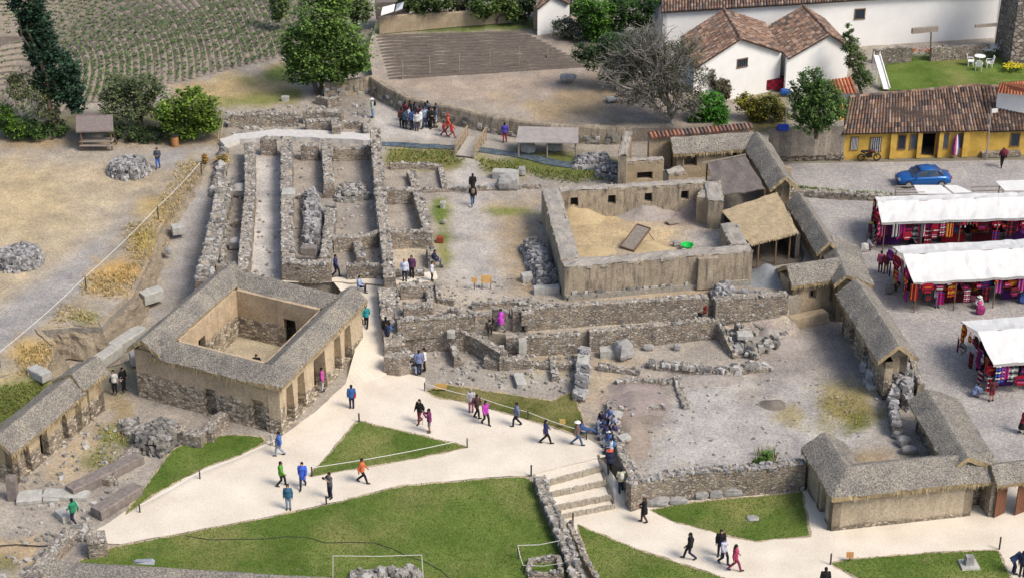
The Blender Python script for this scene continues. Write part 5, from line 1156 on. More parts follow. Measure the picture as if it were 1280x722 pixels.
rows('straight furrows of the small dark field behind the mud wall', 'seedlings in the small dark field', lambda k, t: L2(L2((470, 44), (487, 100), k), L2((655, 39), (742, 84), k), t), 14, ZF, 1.2, .14, .16, .1, .3, simple('dark_furrow', (.115, .096, .08), .95, .3, 4, .6))
tag(MB().build('x', M['wood']), 'x') and bpy.data.objects.remove(bpy.data.objects['x'])
# slim poles of the field fence
for i, (px, py) in enumerate([(503, 99), (537, 95), (574, 91), (612, 86), (649, 83), (684, 72)]):
    mb = MB(); mb.tube([(0, 0, -.05), (0.03, 0, 1.0), (0, .02, 1.75)], [.05, .045, .035], 5); o = mb.build('fence_pole', M['grey_wood']); o.location = at(px, py, ZF)
    tag(o, ('leftmost', 'second', 'third', 'fourth', 'fifth', 'rightmost')[i]+' thin grey pole standing between the furrows and the bare field, counted from the left', 'pole', 'thin poles of the field fence')

# ------------------------------------------------------------ tiled houses
TILES = [(.17, .105, .075), (.22, .14, .10), (.12, .085, .07), (.27, .18, .125), (.145, .115, .10), (.20, .12, .085), (.30, .215, .165), (.09, .07, .065)]
REDT = [(.36, .13, .07), (.42, .17, .09), (.30, .11, .06)]
def tiles(mb, e0, e1, r1, r0, period=.26, run=.42, pal=TILES, amp=.055):
    """barrel tiles over the slope eave e0-e1 up to ridge r0-r1"""
    e0, e1, r0, r1 = map(Vector, (e0, e1, r0, r1)); n = max(2, int((e1-e0).length/period)); m = max(2, int((r0-e0).length/run))
    nrm = (e1-e0).cross(r0-e0).normalized()
    if nrm.z < 0: nrm = -nrm
    for i in range(n):
        for j in range(m):
            col = scl(random.choice(pal), rnd(.85, 1.15)); q = 4; vs = []
            for jj, lift in ((j, .035), (min(j+1.12, m), 0)):
                t = jj/m
                for k in range(q+1):
                    u = (i+.1+.8*k/q)/n; a = e0.lerp(e1, u); b_ = r0.lerp(r1, u); p = a.lerp(b_, t)
                    vs.append(p+nrm*(amp*math.sin(math.pi*k/q)*1.5+lift+.02))
            mb.add(vs, [(k, k+1, q+2+k, q+1+k) for k in range(q)]+[(4, 3, 2, 1, 0)], 0, col)
    mb.plate([e0, e1, r1, r0], -nrm*.09, 0, scl(pal[2], .5))
def ridge_tiles(mb, a, b_, pal=TILES):
    a, b_ = Vector(a), Vector(b_); n = max(1, int((b_-a).length/.4))
    for i in range(n): mb.tube([a.lerp(b_, i/n)+Vector((0, 0, .04)), a.lerp(b_, (i+1.08)/n)+Vector((0, 0, .06))], .13, 7, col=scl(random.choice(pal), rnd(.8, 1.2)))
def window(parent, A, d, s, u, z, w, h, bars=True, frame='wood', name='window'):
    """window lying on a wall face through A along d; s points outwards"""
    c = A+d*u
    f = MB()
    for du, dz, ww, hh in ((-w/2, 0, .09, h+.09), (w/2, 0, .09, h+.09), (0, h/2, w, .09), (0, -h/2, w+.16, .1)): f.beam(c+d*du+s*.02+Vector((0, 0, z+dz-hh/2)), c+d*du+s*.02+Vector((0, 0, z+dz+hh/2)), .1, ww) if ww < .2 else f.beam(c+d*(du-ww/2)+s*.02+Vector((0, 0, z+dz)), c+d*(du+ww/2)+s*.02+Vector((0, 0, z+dz)), .12, hh)
    fo = f.build(name, M[frame], parent)
    g = MB(); g.plate([c+d*x*w/2+s*.012+Vector((0, 0, z+y*h/2)) for x, y in ((-1, -1), (1, -1), (1, 1), (-1, 1))], s*.02); g.build('pane', M['glass'], fo)
    if bars:
        b_ = MB()
        for i in range(5): b_.beam(c+d*(-w/2+w*(i+.5)/5)+s*.07+Vector((0, 0, z-h/2)), c+d*(-w/2+w*(i+.5)/5)+s*.07+Vector((0, 0, z+h/2)), .03, .03)
        b_.build('grille', M['white'] if bars == 'white' else M['iron'], fo)
# yellow shop house
yz = 2.35
Y0, Y1 = at(1053, 168, yz), at(1238, 163.5, yz); yr0, yr1 = at(1062, 122, 4.3), at(1224, 107, 4.3)
yh = empty('shop_house', at(1150, 196, 0), 0, 'low yellow shop house with a brown clay tile roof and an open dark doorway', 'house')
yd = (Y1-Y0).normalized(); ys = Vector((yd.y, -yd.x, 0)); yi = -ys
YL = (Y1-Y0).length; A = Y0+yi*.45; A.z = 0; 
fac = MB(); def_ops = []
def ypx(px): return (at(px, 190, .6)-A).dot(yd)
d0, d1 = ypx(1153), ypx(1171)
panel(fac, A, A+yd*(YL-.1), -.1, 2.55, .4, [(d0, d1, 0, 2.1, 0, None)]); fac.build('front_wall', M['yellow'], yh)
bk = MB(); panel(bk, A+yd*(YL-.1)+yi*.02, A+yd*(YL-.1)+yi*6, -.1, 2.55, .4); panel(bk, A+yi*6, A+yi*.02, -.1, 2.55, .4); panel(bk, A+yd*YL+yi*6, A+yi*6, 0, 2.5, .4); bk.build('side_wall', M['yellow'], yh)
for c_, w_ in ((1115, 3.2),): pass
for px, w_ in ((1116, .5), (1208, .5), (1149, .35), (1176, .35)):
    mb = MB(); c = A+yd*ypx(px)+ys*.12; mb.box((c.x, c.y, 1.15), (w_, .3, 2.3), math.atan2(yd.y, yd.x)); mb.build('pilaster', M['yellow'], yh)
inn = MB(); c = A+yd*((d0+d1)/2)+yi*2.2; inn.box((c.x, c.y, 1.05), (3, .1, 2.1), math.atan2(yd.y, yd.x)); inn.build('inner_wall', M['dark'], yh)
for px, w_, h_, br in ((1067, .55, 1.05, 'white'), (1094, .85, 1.2, 'white'), (1127, .6, 1.2, True), (1144, .75, 1.25, False), (1180, .75, 1.25, False), (1203, .6, 1.2, True)):
    window(yh, A, yd, ys, ypx(px), 1.35 if w_ != .85 else 1.2, w_, h_, br)
mb = MB(); mb.beam(A+yd*(d0-.1)+ys*.03+Vector((0, 0, 2.15)), A+yd*(d1+.1)+ys*.03+Vector((0, 0, 2.15)), .14, .12); mb.beam(A+yd*(d0-.05)+ys*.03, A+yd*(d0-.05)+ys*.03+Vector((0, 0, 2.1)), .1, .1); mb.beam(A+yd*(d1+.05)+ys*.03, A+yd*(d1+.05)+ys*.03+Vector((0, 0, 2.1)), .1, .1); mb.build('door_frame', M['wood'], yh)
mb = MB(); p = A+yd*(d0+.2)+ys*.06; mb.plate([p+Vector((0, 0, 2.24)), p+yd*1.0+Vector((0, 0, 2.24)), p+yd*1.0+Vector((0, 0, 2.42)), p+Vector((0, 0, 2.42))], ys*.04); mb.build('name_board', M['wood'], yh)
rf = MB(); yr1b = yr1; tiles(rf, Y0, Y1, yr1, yr0); bkv = Vector((yr0-Y0)); r_ = MB()
back0 = yr0+Vector((yi.x*3.2, yi.y*3.2, -1.6)); back1 = yr1+Vector((yi.x*3.2, yi.y*3.2, -1.6)); tiles(rf, back1, back0, yr0, yr1); ridge_tiles(rf, yr0, yr1); rf.build('tile_roof', M['tile'], yh)
gb = MB(); gb.plate([A+yi*.05+Vector((0, 0, 2.5)), A+yi*5.6+Vector((0, 0, 2.5)), A+yi*2.9+yd*.3+Vector((0, 0, 4.15))], yd*.3); gb.build('gable', M['yellow'], yh)
# right part of the row
q0, q1, s0_, s1_ = at(1237, 165, 2.2), at(1330, 162, 2.2), at(1226, 108, 4.1), at(1330, 112, 4.1)
rh = empty('shop_house', at(1275, 190, 0), 0, 'second yellow house with a darker tile roof at the right edge', 'house')
rf = MB(); tiles(rf, q0, q1, s1_, s0_, pal=[scl(c, .8) for c in TILES]); ridge_tiles(rf, s0_, s1_); rf.build('tile_roof', M['tile'], rh)
mb = MB(); a_ = q0+yi*.5; panel(mb, a_, a_+yd*6.2, -.1, 2.35, .4); panel(mb, a_+yd*6.2, a_+yd*6.2+yi*5, -.1, 2.35, .4); mb.build('front_wall', M['yellow'], rh)
window(rh, Vector((a_.x, a_.y, 0)), yd, ys, 2.35, 1.25, .7, 1.1, True)
mb = MB(); c = a_+yd*.6+ys*.3; c2 = a_+yd*1.4; mb.box((a_.x+yd.x*1.2, a_.y+yd.y*1.2-.35, .2), (3.2, .5, .4), math.atan2(yd.y, yd.x)); mb.build('stone_bench', M['stone'], rh)
# white houses
def white_house(label, e0, e1, r0, r1, ze, zr, zg, gable=None, pal=TILES, win=(), name='white_house', back=True, wallend=True):
    """e0-e1 eave facing us, r0-r1 ridge, all in photo pixels"""
    E0, E1, R0, R1 = at(*e0, ze), at(*e1, ze), at(*r0, zr), at(*r1, zr)
    c = (E0+E1)/2; root = empty(name, (c.x, c.y, zg), 0, label, 'house')
    d = (E1-E0).normalized(); s = Vector((d.y, -d.x, 0)); 
    rf = MB(); tiles(rf, E0, E1, R1, R0, pal=pal)
    depth = max(1, -((R0-E0).dot(s)))
    if back: tiles(rf, R1-s*depth+Vector((0, 0, ze-zr)), R0-s*depth+Vector((0, 0, ze-zr)), R0, R1, pal=pal)
    ridge_tiles(rf, R0, R1, pal); rf.build('tile_roof', M['tile'], root)
    a, b_ = E0-s*.4+d*.3, E1-s*.4-d*.3; mb = MB(); panel(mb, a, b_, zg-.3, ze+.1, .4); mb.build('front_wall', M['white'], root)
    a2 = Vector((a.x, a.y, 0)); b2 = Vector((b_.x, b_.y, 0)); D = depth*2-.8
    mb = MB(); panel(mb, b2, b2-s*D, zg-.3, ze+.1, .4); panel(mb, a2-s*D, a2, zg-.3, ze+.1, .4); mb.build('side_wall', M['white'], root)
    for px, py, zc, w_, h_ in win:
        u = (at(px, py, zc)-a2).dot(d); window(root, a2, d, s, u, zc, w_, h_, True)
    return root, a2, d, s
white_house('very long white walled building with a tiled roof across the top right', (826, 16), (1262, -11), (826, -8), (1262, -40), 7.4, 8.2, 3.0, win=[(1072, 15, 6.0, .9, .9)])
mb = MB(); pp = at(1161, 40, 6.2); o = MB(); o.beam(at(1140, 39, 6.4), at(1172, 36, 6.4), .3, .45); tag(o.build('timber_beam', M['grey_wood']), 'short weathered timber fixed to the long white wall', 'beam')
o = MB(); o.tube([at(1163, 70, 3.0), at(1164, 40, 6.0)], .07, 6); tag(o.build('wall_post', M['grey_wood']), 'thin post under the timber on the long white wall', 'post')
o = MB(); o.beam(at(1219, 33, 6.4), at(1246, 31, 6.4), .2, .25); tag(o.build('timber_beam', M['grey_wood']), 'thin grey timber on the long white wall, beside the stone tower', 'beam')
ruin_wall('low mud and stone kerb at the foot of the long white wall', [(1092, 62), (1140, 60)], .4, 4.2, 3.0, mat='stone_brown', stones=.2)
ruin_wall('low brown kerb at the foot of the long white wall, right half', [(1164, 60), (1236, 55)], .4, 4.2, 3.0, mat='stone_brown', stones=.2)
def gable_house(label, g0, gp, g1, rback, ze, zr, zg, win=(), stain=None, pal=TILES):
    """white house whose gable faces us: eave corner, peak, eave corner in photo pixels; rback the far end of the ridge"""
    G0, G1 = at(*g0, ze), at(*g1, ze); ray = at(*gp, 0)-Vector((0, 0, CAMH)); gd_ = (G1-G0).normalized(); gn_ = Vector((-gd_.y, gd_.x, 0))
    P_ = Vector((0, 0, CAMH))+ray*((G0-Vector((0, 0, CAMH))).dot(gn_)/ray.dot(gn_)); zr = P_.z; RB = at(*rback, zr)
    rd = RB-P_; root = empty('white_house', (P_.x, P_.y, zg), 0, label, 'house')
    ov = rd.normalized()*(-.35)
    rf = MB(); tiles(rf, G0+ov, G0+rd, RB, P_+ov, pal=pal) if False else None
    tiles(rf, G0+rd, G0+ov, P_+ov, RB, pal=pal); tiles(rf, G1+ov, G1+rd, RB, P_+ov, pal=pal); ridge_tiles(rf, P_+ov, RB, pal); rf.build('tile_roof', M['tile'], root)
    mb = MB(); th = rd.normalized()*.4
    mb.plate([Vector((G0.x, G0.y, zg-.3)), Vector((G1.x, G1.y, zg-.3)), G1-Vector((0, 0, .12)), P_-Vector((0, 0, .12)), G0-Vector((0, 0, .12))], th); mb.build('gable_wall', M['white'], root)
    mb = MB(); k = (G1-G0).normalized()*.3
    panel(mb, xy(G1+th-k), xy(G1+rd-k), zg-.3, ze-.1, .3) ; panel(mb, xy(G0+rd+k), xy(G0+th+k), zg-.3, ze-.1, .3); mb.build('side_wall', M['white'], root)
    d = (G1-G0).normalized(); s = Vector((d.y, -d.x, 0)); a = Vector((G0.x, G0.y, 0))
    for px, py, zc, w_, h_ in win: window(root, a, d, s, (at(px, py, zc)-a).dot(d), zc, w_, h_, True, name='window')
    return root
gable_house('white house whose gable with one barred window faces the ruins', (868, 84), (925, 47), (977, 64), (905, 12), 6.4, 9.0, 3.0, win=[(925, 77, 6.0, .95, .7)])
gable_house('right white house with its gable half hidden by a young tree', (984, 72), (1036, 42), (1062, 58), (1004, 8), 6.2, 8.4, 3.0)
gable_house('small white house at the very top beside the hedge', (672, 10), (692, -6), (712, 4), (694, -30), 6.6, 8.0, ZF)
o = MB(); panel(o, at(668, 12, 6), at(700, 10, 6), ZF, 6.2, .5, [(1.0, 1.7, ZF, 5.9, 0, .3)]); tag(o.build('mud_wall', M['mud_plain']), 'small adobe wall with a doorway at the top, next to the small white house', 'wall')
o = MB(); panel(o, at(474, 28, 5.2), at(560, 20, 5.2), ZF, 5.6, .4); panel(o, at(560, 20, 5.2), at(640, 14, 5.2), ZF, 5.4, .4); tag(o.build('mud_wall', M['mud_plain']), 'long grey adobe wall at the top edge behind the dark field', 'wall')
cabin = empty('shack', at(490, 26, ZF), 0, 'little shack with pale sheet roof at the top edge beside the big tree', 'shack')
o = MB(); o.box(tuple(at(490, 22, ZF)+Vector((0, .5, .8))), (3, 2, 1.6), .1); o.build('wall', M['dark_mat'], cabin)
o = MB(); o.plate([at(476, 20, 6.2), at(492, 15, 6.3), at(494, 6, 6.7), at(478, 10, 6.6)], Vector((0, 0, .06))); o.build('roof', M['canvas'], cabin)
o = MB(); o.plate([at(494, 15, 6.3), at(503, 12, 6.3), at(505, 3, 6.7), at(496, 6, 6.6)], Vector((0, 0, .06))); o.build('roof', M['metal'], cabin)
# red roofs
for lb_, e0, e1, r1, r0 in (('small bright orange tiled shed roof under the young tree', (1040, 117), (1072, 117), (1064, 96), (1036, 100)),):
    sh = empty('garden_shed', at(1055, 118, 3), 0, lb_, 'shed'); rf = MB(); tiles(rf, at(*e0, 4.6), at(*e1, 4.6), at(*r1, 5.6), at(*r0, 5.6), pal=REDT); rf.build('tile_roof', M['tile'], sh)
    mb = MB(); panel(mb, at(*e0, 4.6)+Vector((.2, .3, 0)), at(*e1, 4.6)+Vector((-.2, .3, 0)), 2.8, 4.6, .3); panel(mb, at(*e1, 4.6)+Vector((-.2, .35, 0)), at(*e1, 4.6)+Vector((-.2, 3, 0)), 2.8, 4.6, .3); mb.build('wall', M['white'], sh)
sh = empty('garden_shed', at(1270, 118, 3), 0, 'bright red tiled lean-to roof behind the second yellow house', 'shed'); rf = MB(); tiles(rf, at(1245, 116, 4.8), at(1320, 122, 4.8), at(1310, 98, 5.6), at(1250, 104, 5.6), pal=REDT); rf.build('tile_roof', M['tile'], sh)
mb = MB(); panel(mb, at(1247, 114, 4.8)+Vector((.1, .3, 0)), at(1318, 120, 4.8), 2.8, 4.75, .3); mb.build('wall', M['white'], sh)
# stone tower
st_ = empty('stone_tower', at(1265, 82, 3), 0, 'battered square tower of dark grey masonry at the top right corner', 'tower')
a, b_, c_ = at(1242, 62, ZA), at(1262, 84, ZA), at(1300, 80, ZA); c4_ = a+(c_-b_)
mb = MB(); ctr_ = (a+b_+c_+c4_)/4; q = []
for p in (a, b_, c_, c4_): q.append(Vector((p.x, p.y, 2.7)))
tp = [Vector((ctr_.x+(p.x-ctr_.x)*.86, ctr_.y+(p.y-ctr_.y)*.86, 12)) for p in q]
mb.add(q+tp, [(0, 1, 5, 4), (1, 2, 6, 5), (2, 3, 7, 6), (3, 0, 4, 7), (4, 5, 6, 7)]); mb.build('masonry', stone_mat('tower_masonry', .8, .6, 2.0, (.12, .1, .085)), st_)
mb = MB(); mb.prism([xy(ctr_+(p-ctr_)*.9) for p in tp], 11.9, 12.4); mb.build('coping', M['boulder'], st_)
# mud wall on the plaza
gw = empty('plaza_wall', at(1010, 205, 0), 0, 'tall streaked mud wall on a rubble foot beside the yellow shop house', 'wall')
a, b_ = at(966, 200, 0), at(1054, 200, 0); d = (b_-a).normalized()
mb = MB(); panel(mb, a, b_, .7, 2.75, .5); mb.build('mud_face', M['mud'], gw)
mb = MB(); panel(mb, a-Vector((0, .06, 0)), b_-Vector((0, .06, 0)), -.1, .72, .6)
for i in range(60): q = a.lerp(b_, random.random()); mb.chip((q.x, q.y-.1, rnd(.05, .65)), rnd(.2, .4), .15, rnd(.14, .24), 0, 0)
mb.build('rubble_foot', M['stone'], gw)
mb = MB(); panel(mb, at(1041, 199, 0)-Vector((0, .14, 0)), at(1052, 199, 0)-Vector((0, .14, 0)), .9, 2.72, .12); mb.build('render_patch', simple('yellow_render', (.42, .31, .13), .9, .2, 2), gw)
tag(MB().build('y', M['wood'])) and bpy.data.objects.remove(bpy.data.objects['y'])
o = MB(); o.tube([(-.45, 0, .3), (-.4, 0, .3), (.4, 0, .3), (.45, 0, .3)], [.24, .3, .3, .24], 12); o = o.build('water_barrel', simple('blue_plastic', (.02, .06, .42), .4, .15, 2)); o.location = at(979, 166, 2.75)+Vector((0, .3, 0)); tag(o, 'blue water barrel lying behind the top of the tall mud wall', 'barrel')
# low gutter bank with plants at the plaza edge
ruin_wall('low mossy kerb running under the long thatched gable to the plaza', [(985, 238), (1010, 238), (1050, 241), (1112, 243)], .7, .45, 0, mat='stone_dark', rub='rubble', stones=.8)
# ------------------------------------------------------------ shelters at the back
ls = empty('lean_to_shelter', at(119, 176, ZA), 0, 'small open wooden shelter with a grey pitched roof beside the hedge', 'shelter')
mb = MB(); r0, r1, e0, e1 = at(95, 147, 5.1), at(141, 146, 5.1), at(95, 166, 4.6), at(142, 165, 4.6)
k0, k1 = r0*2-e0, r1*2-e1; k0.z = k1.z = 4.6
mb.plate([e0, e1, r1, r0], Vector((0, 0, .1))); mb.plate([r0, r1, k1, k0], Vector((0, 0, .1))); mb.build('roof', simple('grey_shingle', (.2, .165, .15), .95, .35, 8, .6), ls)
for p in (e0+Vector((.3, .25, 0)), e1+Vector((-.3, .25, 0)), k0+Vector((.3, -.25, 0)), k1+Vector((-.3, -.25, 0))):
    mb = MB(); mb.tube([(p.x, p.y, ZA), (p.x, p.y, 4.65)], .07, 6); mb.build('post', M['wood'], ls)
mb = MB(); c = (e0+e1)/2; mb.box((c.x, c.y+.5, ZA+.75), (2.6, .8, .07)); mb.box((c.x, c.y+.1, ZA+.45), (2.6, .3, .06)); mb.build('table', M['grey_wood'], ls)
mb = MB(); mb.beam(e1+Vector((-.1, .2, -.1)), at(146, 180, ZA), .08, .08); mb.build('brace', M['wood'], ls)
fs_ = empty('flat_roof_shelter', at(684, 182, ZA), 0, 'low shelter with a wide flat grey sheet roof below the long mud wall', 'shelter')
mb = MB(); q = [at(645, 179, 4.2), at(723, 180, 4.2), at(723, 161, 4.6), at(648, 159, 4.6)]; mb.plate(q, Vector((0, 0, .08))); mb.build('roof', simple('grey_sheet', (.30, .27, .25), .9, .2, 2, .2), fs_)
for p in (q[0]+Vector((.2, .2, 0)), q[1]+Vector((-.2, .2, 0)), (q[0]+q[1])/2+Vector((0, .2, 0)), q[2]+Vector((-.2, -.2, 0)), q[3]+Vector((.2, -.2, 0))):
    mb = MB(); mb.tube([(p.x, p.y, ZA-.05), (p.x, p.y, p.z)], .07, 6); mb.build('post', M['grey_wood'], fs_)
# ------------------------------------------------------------ footbridge
br = empty('footbridge', at(587, 186, ZA), 0, 'little plank footbridge with wooden handrails over the stream', 'bridge')
b0, b1 = at(581, 197, ZA), at(596, 174, ZA); bd = (b1-b0).normalized(); bsd = Vector((bd.y, -bd.x, 0)); BLn = (b1-b0).length
mb = MB(); 
for i in range(16): c = b0+bd*BLn*(i+.5)/16; mb.box((c.x, c.y, ZA+.12), (1.45, BLn/16*.9, .07), math.atan2(bsd.y, bsd.x))
mb.build('deck', simple('pale_planks', (.42, .38, .32), .85, .2, 5), br)
for sg in (-1, 1):
    mb = MB(); e = bsd*.75*sg; mb.beam(b0+e+Vector((0, 0, 1.05)), b1+e+Vector((0, 0, 1.05)), .09, .09); mb.beam(b0+e+Vector((0, 0, .55)), b1+e+Vector((0, 0, .55)), .06, .08)
    for i in range(6): p = b0+bd*BLn*i/5+e; mb.beam(p+Vector((0, 0, 0)), p+Vector((0, 0, 1.1)), .09, .09)
    for i in range(5): mb.beam(b0+bd*BLn*i/5+e+Vector((0, 0, .15)), b0+bd*BLn*(i+1)/5+e+Vector((0, 0, 1.0)), .05, .05)
    mb.build('handrail', M['wood'] if False else simple('pale_rail', (.34, .25, .16), .8, .25, 6), br)
# entrance steps of the walkway: four broad ramped steps between two walls
stp = MB(); LFT = [(660, 593), (672, 606), (684, 618), (692, 634), (697, 646)]; RGT = [(748, 569), (752, 584), (757, 602), (763, 620), (768, 632)]
SM = [M['path'], simple('step_stone', (.34, .30, .235), .95, .3, 6, .5)]
for i in range(4):
    z1, z0 = ZP-.25*i, ZP-.25*(i+1)
    a, b_, c_, d_ = at(*LFT[i], z1-.1), at(*RGT[i], z1-.1), at(*RGT[i+1], z1-.12), at(*LFT[i+1], z1-.12)
    for p, z in ((a, z1-.06 if i else z1), (b_, z1-.06 if i else z1), (c_, z1-.12), (d_, z1-.12)): p.z = z-.001
    stp.add([a, b_, c_, d_], [(3, 2, 1, 0)], 0)
    n = 26
    for k in range(n):
        p = d_.lerp(c_, (k+.5)/n); stp.chip((p.x, p.y, z0+.10), .22, .2, .3, 1, math.atan2(c_.y-d_.y, c_.x-d_.x))
tag(stp.build('steps', SM), None, None, None, 'structure')
sr = MB(); a, b_, c_, d_ = at(749, 568, ZP), at(766, 592, ZP), at(790, 628, Z0), at(768, 633, Z0)
a.z = b_.z = ZP+.003; c_.z = d_.z = .006; sr.add([a, b_, c_, d_, a.copy()-Vector((0, 0, 1)), d_-Vector((0, 0, .1)), b_-Vector((0, 0, 1)), c_-Vector((0, 0, .1))], [(3, 2, 1, 0), (0, 4, 5, 3), (1, 2, 7, 6)]); tag(sr.build('side_ramp', M['path']), None, None, None, 'structure')
kb = MB()
for i in range(4): kb.beam(at(*RGT[i], ZP-.25*i)-Vector((0, 0, .02)), at(*RGT[i+1], ZP-.25*(i+1)+.1)-Vector((0, 0, .02)), .1, .25)
tag(kb.build('step_kerb', M['stone_dark']), None, None, None, 'structure')
# ------------------------------------------------------------ trees and shrubs
def lift(P, px, py):                                    # point above P's depth seen at that pixel
    u, v = px-640, py-361; d = Vector((u, FPX*CP - v*SP, -FPX*SP - v*CP)); t = P.y/d.y
    return Vector((d.x*t, P.y, CAMH+d.z*t))
def pxm(P): return CAMH and FPX/(P.y*CP-(P.z-CAMH)*SP)
def limb(mb, a, b, r0, r1, n=4, wob=.12):
    a, b = Vector(a), Vector(b); L = (b-a).length; pts = [a.lerp(b, i/n)+(Vector((rnd(-1, 1), rnd(-1, 1), rnd(-.4, .4)))*L*wob if 0 < i < n else Vector()) for i in range(n+1)]
    mb.tube(pts, [r0+(r1-r0)*i/n for i in range(n+1)], 6); return pts
def leaves(mb, c, r, n, size, mi=0, clump=None, flat=.75):
    """leaf clumps spread through an ellipsoid, denser towards its outside"""
    nc = clump or max(8, int(n/30))
    for i in range(nc):
        while True:
            q = Vector((rnd(-1, 1), rnd(-1, 1), rnd(-1, 1)))
            if .05 < q.length < 1: break
        q = q.normalized()*(q.length**.45)*(.85+.38*nz(q.normalized()*1.7+Vector((c[0], c[1], c[2]))*.7))
        cc = Vector((c[0]+q.x*r[0], c[1]+q.y*r[1], c[2]+q.z*r[2])); cr = min(r)*rnd(.18, .42)
        for k in range(int(n/nc)):
            p = cc+Vector((random.gauss(0, 1), random.gauss(0, 1), random.gauss(0, .75)))*cr*.55
            a = rnd(0, 6.28); e = rnd(-.7, .7); d = Vector((math.cos(a)*math.cos(e), math.sin(a)*math.cos(e), math.sin(e))); up = Vector((rnd(-.5, .5), rnd(-.5, .5), 1)).normalized()
            s = d.cross(up).normalized(); L = size*rnd(.6, 1.4)
            mb.add([p, p+d*L*.5+s*L*.3, p+d*L, p+d*L*.5-s*L*.3], [(0, 1, 2, 3)], mi)
BARK = simple('bark', (.13, .10, .075), .9, .4, 6, .6); PALEB = simple('pale_bark', (.36, .33, .29), .9, .25, 6, .4)
def tree(label, base, z, ells, col, n=3000, size=.2, trunk=.16, name='leafy_tree', cat='tree', bark=None, var=.5, depth=1.0, stems=2):
    P = at(*base, z); s = pxm(P)
    root = empty(name, P, 0, label, cat)
    tm = MB(); cm = MB(); tot = sum(e[2]*e[3] for e in ells)
    ZL = []
    for e in ells:
        c = lift(P, e[0], e[1]); rx, rz = e[2]/s, e[3]/s/.92
        c.z = max(c.z, z+rz*.55); c.y += rnd(-.3, .3)*rx*depth
        leaves(cm, c, (rx, rx*.9*depth, rz), int(2.2*n*e[2]*e[3]/tot), size*1.2); ZL.append((c, rx))
    top = max(ZL, key=lambda q: q[0].z)[0]
    for k in range(stems):
        b0 = P+Vector((rnd(-.2, .2)*k, rnd(-.1, .1)*k, -.1)); mid = P.lerp(top, .45)+Vector((rnd(-.4, .4), 0, 0)); pts = limb(tm, b0, mid, trunk, trunk*.7); limb(tm, mid, top, trunk*.7, trunk*.2)
    for c, r in ZL: limb(tm, P.lerp(top, rnd(.25, .5)), c, trunk*.55, trunk*.12)
    tm.build('trunk', bark or BARK, root); cm.build('crown', leaf_mat(name+'_leaves', scl(col, 1.45), var), root)
    return root
tree('tall leaning dark green tree at the left edge behind the yard', (74, 168), ZA, [(28, -18, 20, 16), (36, 8, 22, 20), (44, 34, 24, 22), (54, 62, 26, 22), (70, 88, 28, 22), (84, 112, 20, 20), (58, 104, 20, 16), (96, 130, 12, 14)], (.018, .042, .024), 8500, .24, .2, 'dark_tree', depth=.8)
tree('thin grey olive tree with bare twigs left of the leaning dark tree', (70, 168), ZA, [(28, 108, 24, 16), (50, 118, 24, 16), (18, 100, 14, 10), (60, 140, 16, 14)], (.085, .10, .045), 1600, .18, .12, bark=PALEB)
tree('low green bush at the left edge of the hedge', (8, 172), ZA, [(4, 150, 20, 16), (20, 160, 20, 10)], (.05, .10, .015), 1500, .18, .06, 'bush', 'bush')
tree('dark low hedge bush under the leaning tree', (45, 170), ZA, [(40, 158, 26, 11), (70, 160, 16, 9)], (.03, .06, .015), 1500, .17, .06, 'bush', 'bush')
tree('grey-green loose tree between the shelter and the yard hedge', (172, 160), ZA, [(150, 112, 26, 18), (178, 108, 28, 18), (160, 132, 34, 18), (192, 130, 22, 18), (140, 128, 18, 14)], (.065, .085, .04), 4200, .19, .1, stems=3)
tree('bright green bushy tree at the right end of the yard hedge', (240, 174), ZA, [(214, 138, 22, 18), (246, 132, 28, 18), (258, 152, 20, 16), (226, 158, 28, 13), (236, 118, 16, 8)], (.075, .125, .018), 4600, .2, .1, stems=3)
tree('low dark shrub at the foot of the yard hedge', (170, 172), ZA, [(160, 164, 24, 9), (190, 165, 22, 8)], (.035, .055, .02), 1300, .17, .05, 'bush', 'bush')
tree('big round light green tree above the ruins', (398, 116), ZA, [(400, 22, 36, 26), (378, 52, 30, 24), (428, 52, 36, 28), (404, 74, 44, 24), (378, 92, 22, 16), (446, 72, 20, 20), (412, 2, 34, 18), (420, 94, 24, 12), (364, 70, 14, 14)], (.07, .125, .028), 10500, .23, .22, depth=.9)
tree('second light green tree rising behind the big round tree', (446, 40), ZA, [(436, 4, 26, 16), (452, 12, 16, 14), (350, 4, 14, 20)], (.065, .10, .035), 3000, .22, .15)
tree('dark green tree at the top edge above the small field', (535, 32), ZF, [(528, 6, 24, 12), (548, -2, 22, 10), (508, 2, 14, 10)], (.045, .07, .02), 2200, .22, .15)
tree('green tree at the top edge next to the small white house', (618, 30), ZF, [(606, 4, 22, 14), (628, 0, 16, 12), (640, 12, 12, 10)], (.05, .085, .02), 2200, .22, .15)
tree('dark shrub against the small white house', (655, 30), ZF, [(652, 14, 15, 14), (662, 4, 10, 10)], (.03, .05, .02), 1200, .2, .1, 'bush', 'bush')
tree('blue-grey shrub in front of the hedge by the field', (712, 48), ZF, [(706, 36, 16, 14), (722, 46, 16, 14)], (.07, .085, .06), 1500, .18, .07, 'bush', 'bush')
tree('bright green tall bush in the hedge by the field', (742, 52), ZF, [(738, 30, 18, 22), (750, 12, 20, 18), (728, 10, 14, 14), (752, 48, 18, 18)], (.045, .11, .015), 3400, .2, .1, 'bush', 'bush')
tree('broad dark hedge bush left of the bare tree', (770, 112), ZF, [(748, 72, 24, 16), (770, 90, 20, 14), (766, 60, 24, 18), (792, 74, 20, 18), (730, 62, 16, 12)], (.028, .05, .02), 3600, .19, .08, 'bush', 'bush')
tree('loose dark hedge tree at the top edge right of the small white house', (728, 30), ZF, [(716, 6, 14, 12), (704, 18, 12, 10), (776, -4, 20, 12), (800, 2, 16, 12)], (.05, .07, .03), 2200, .2, .12)
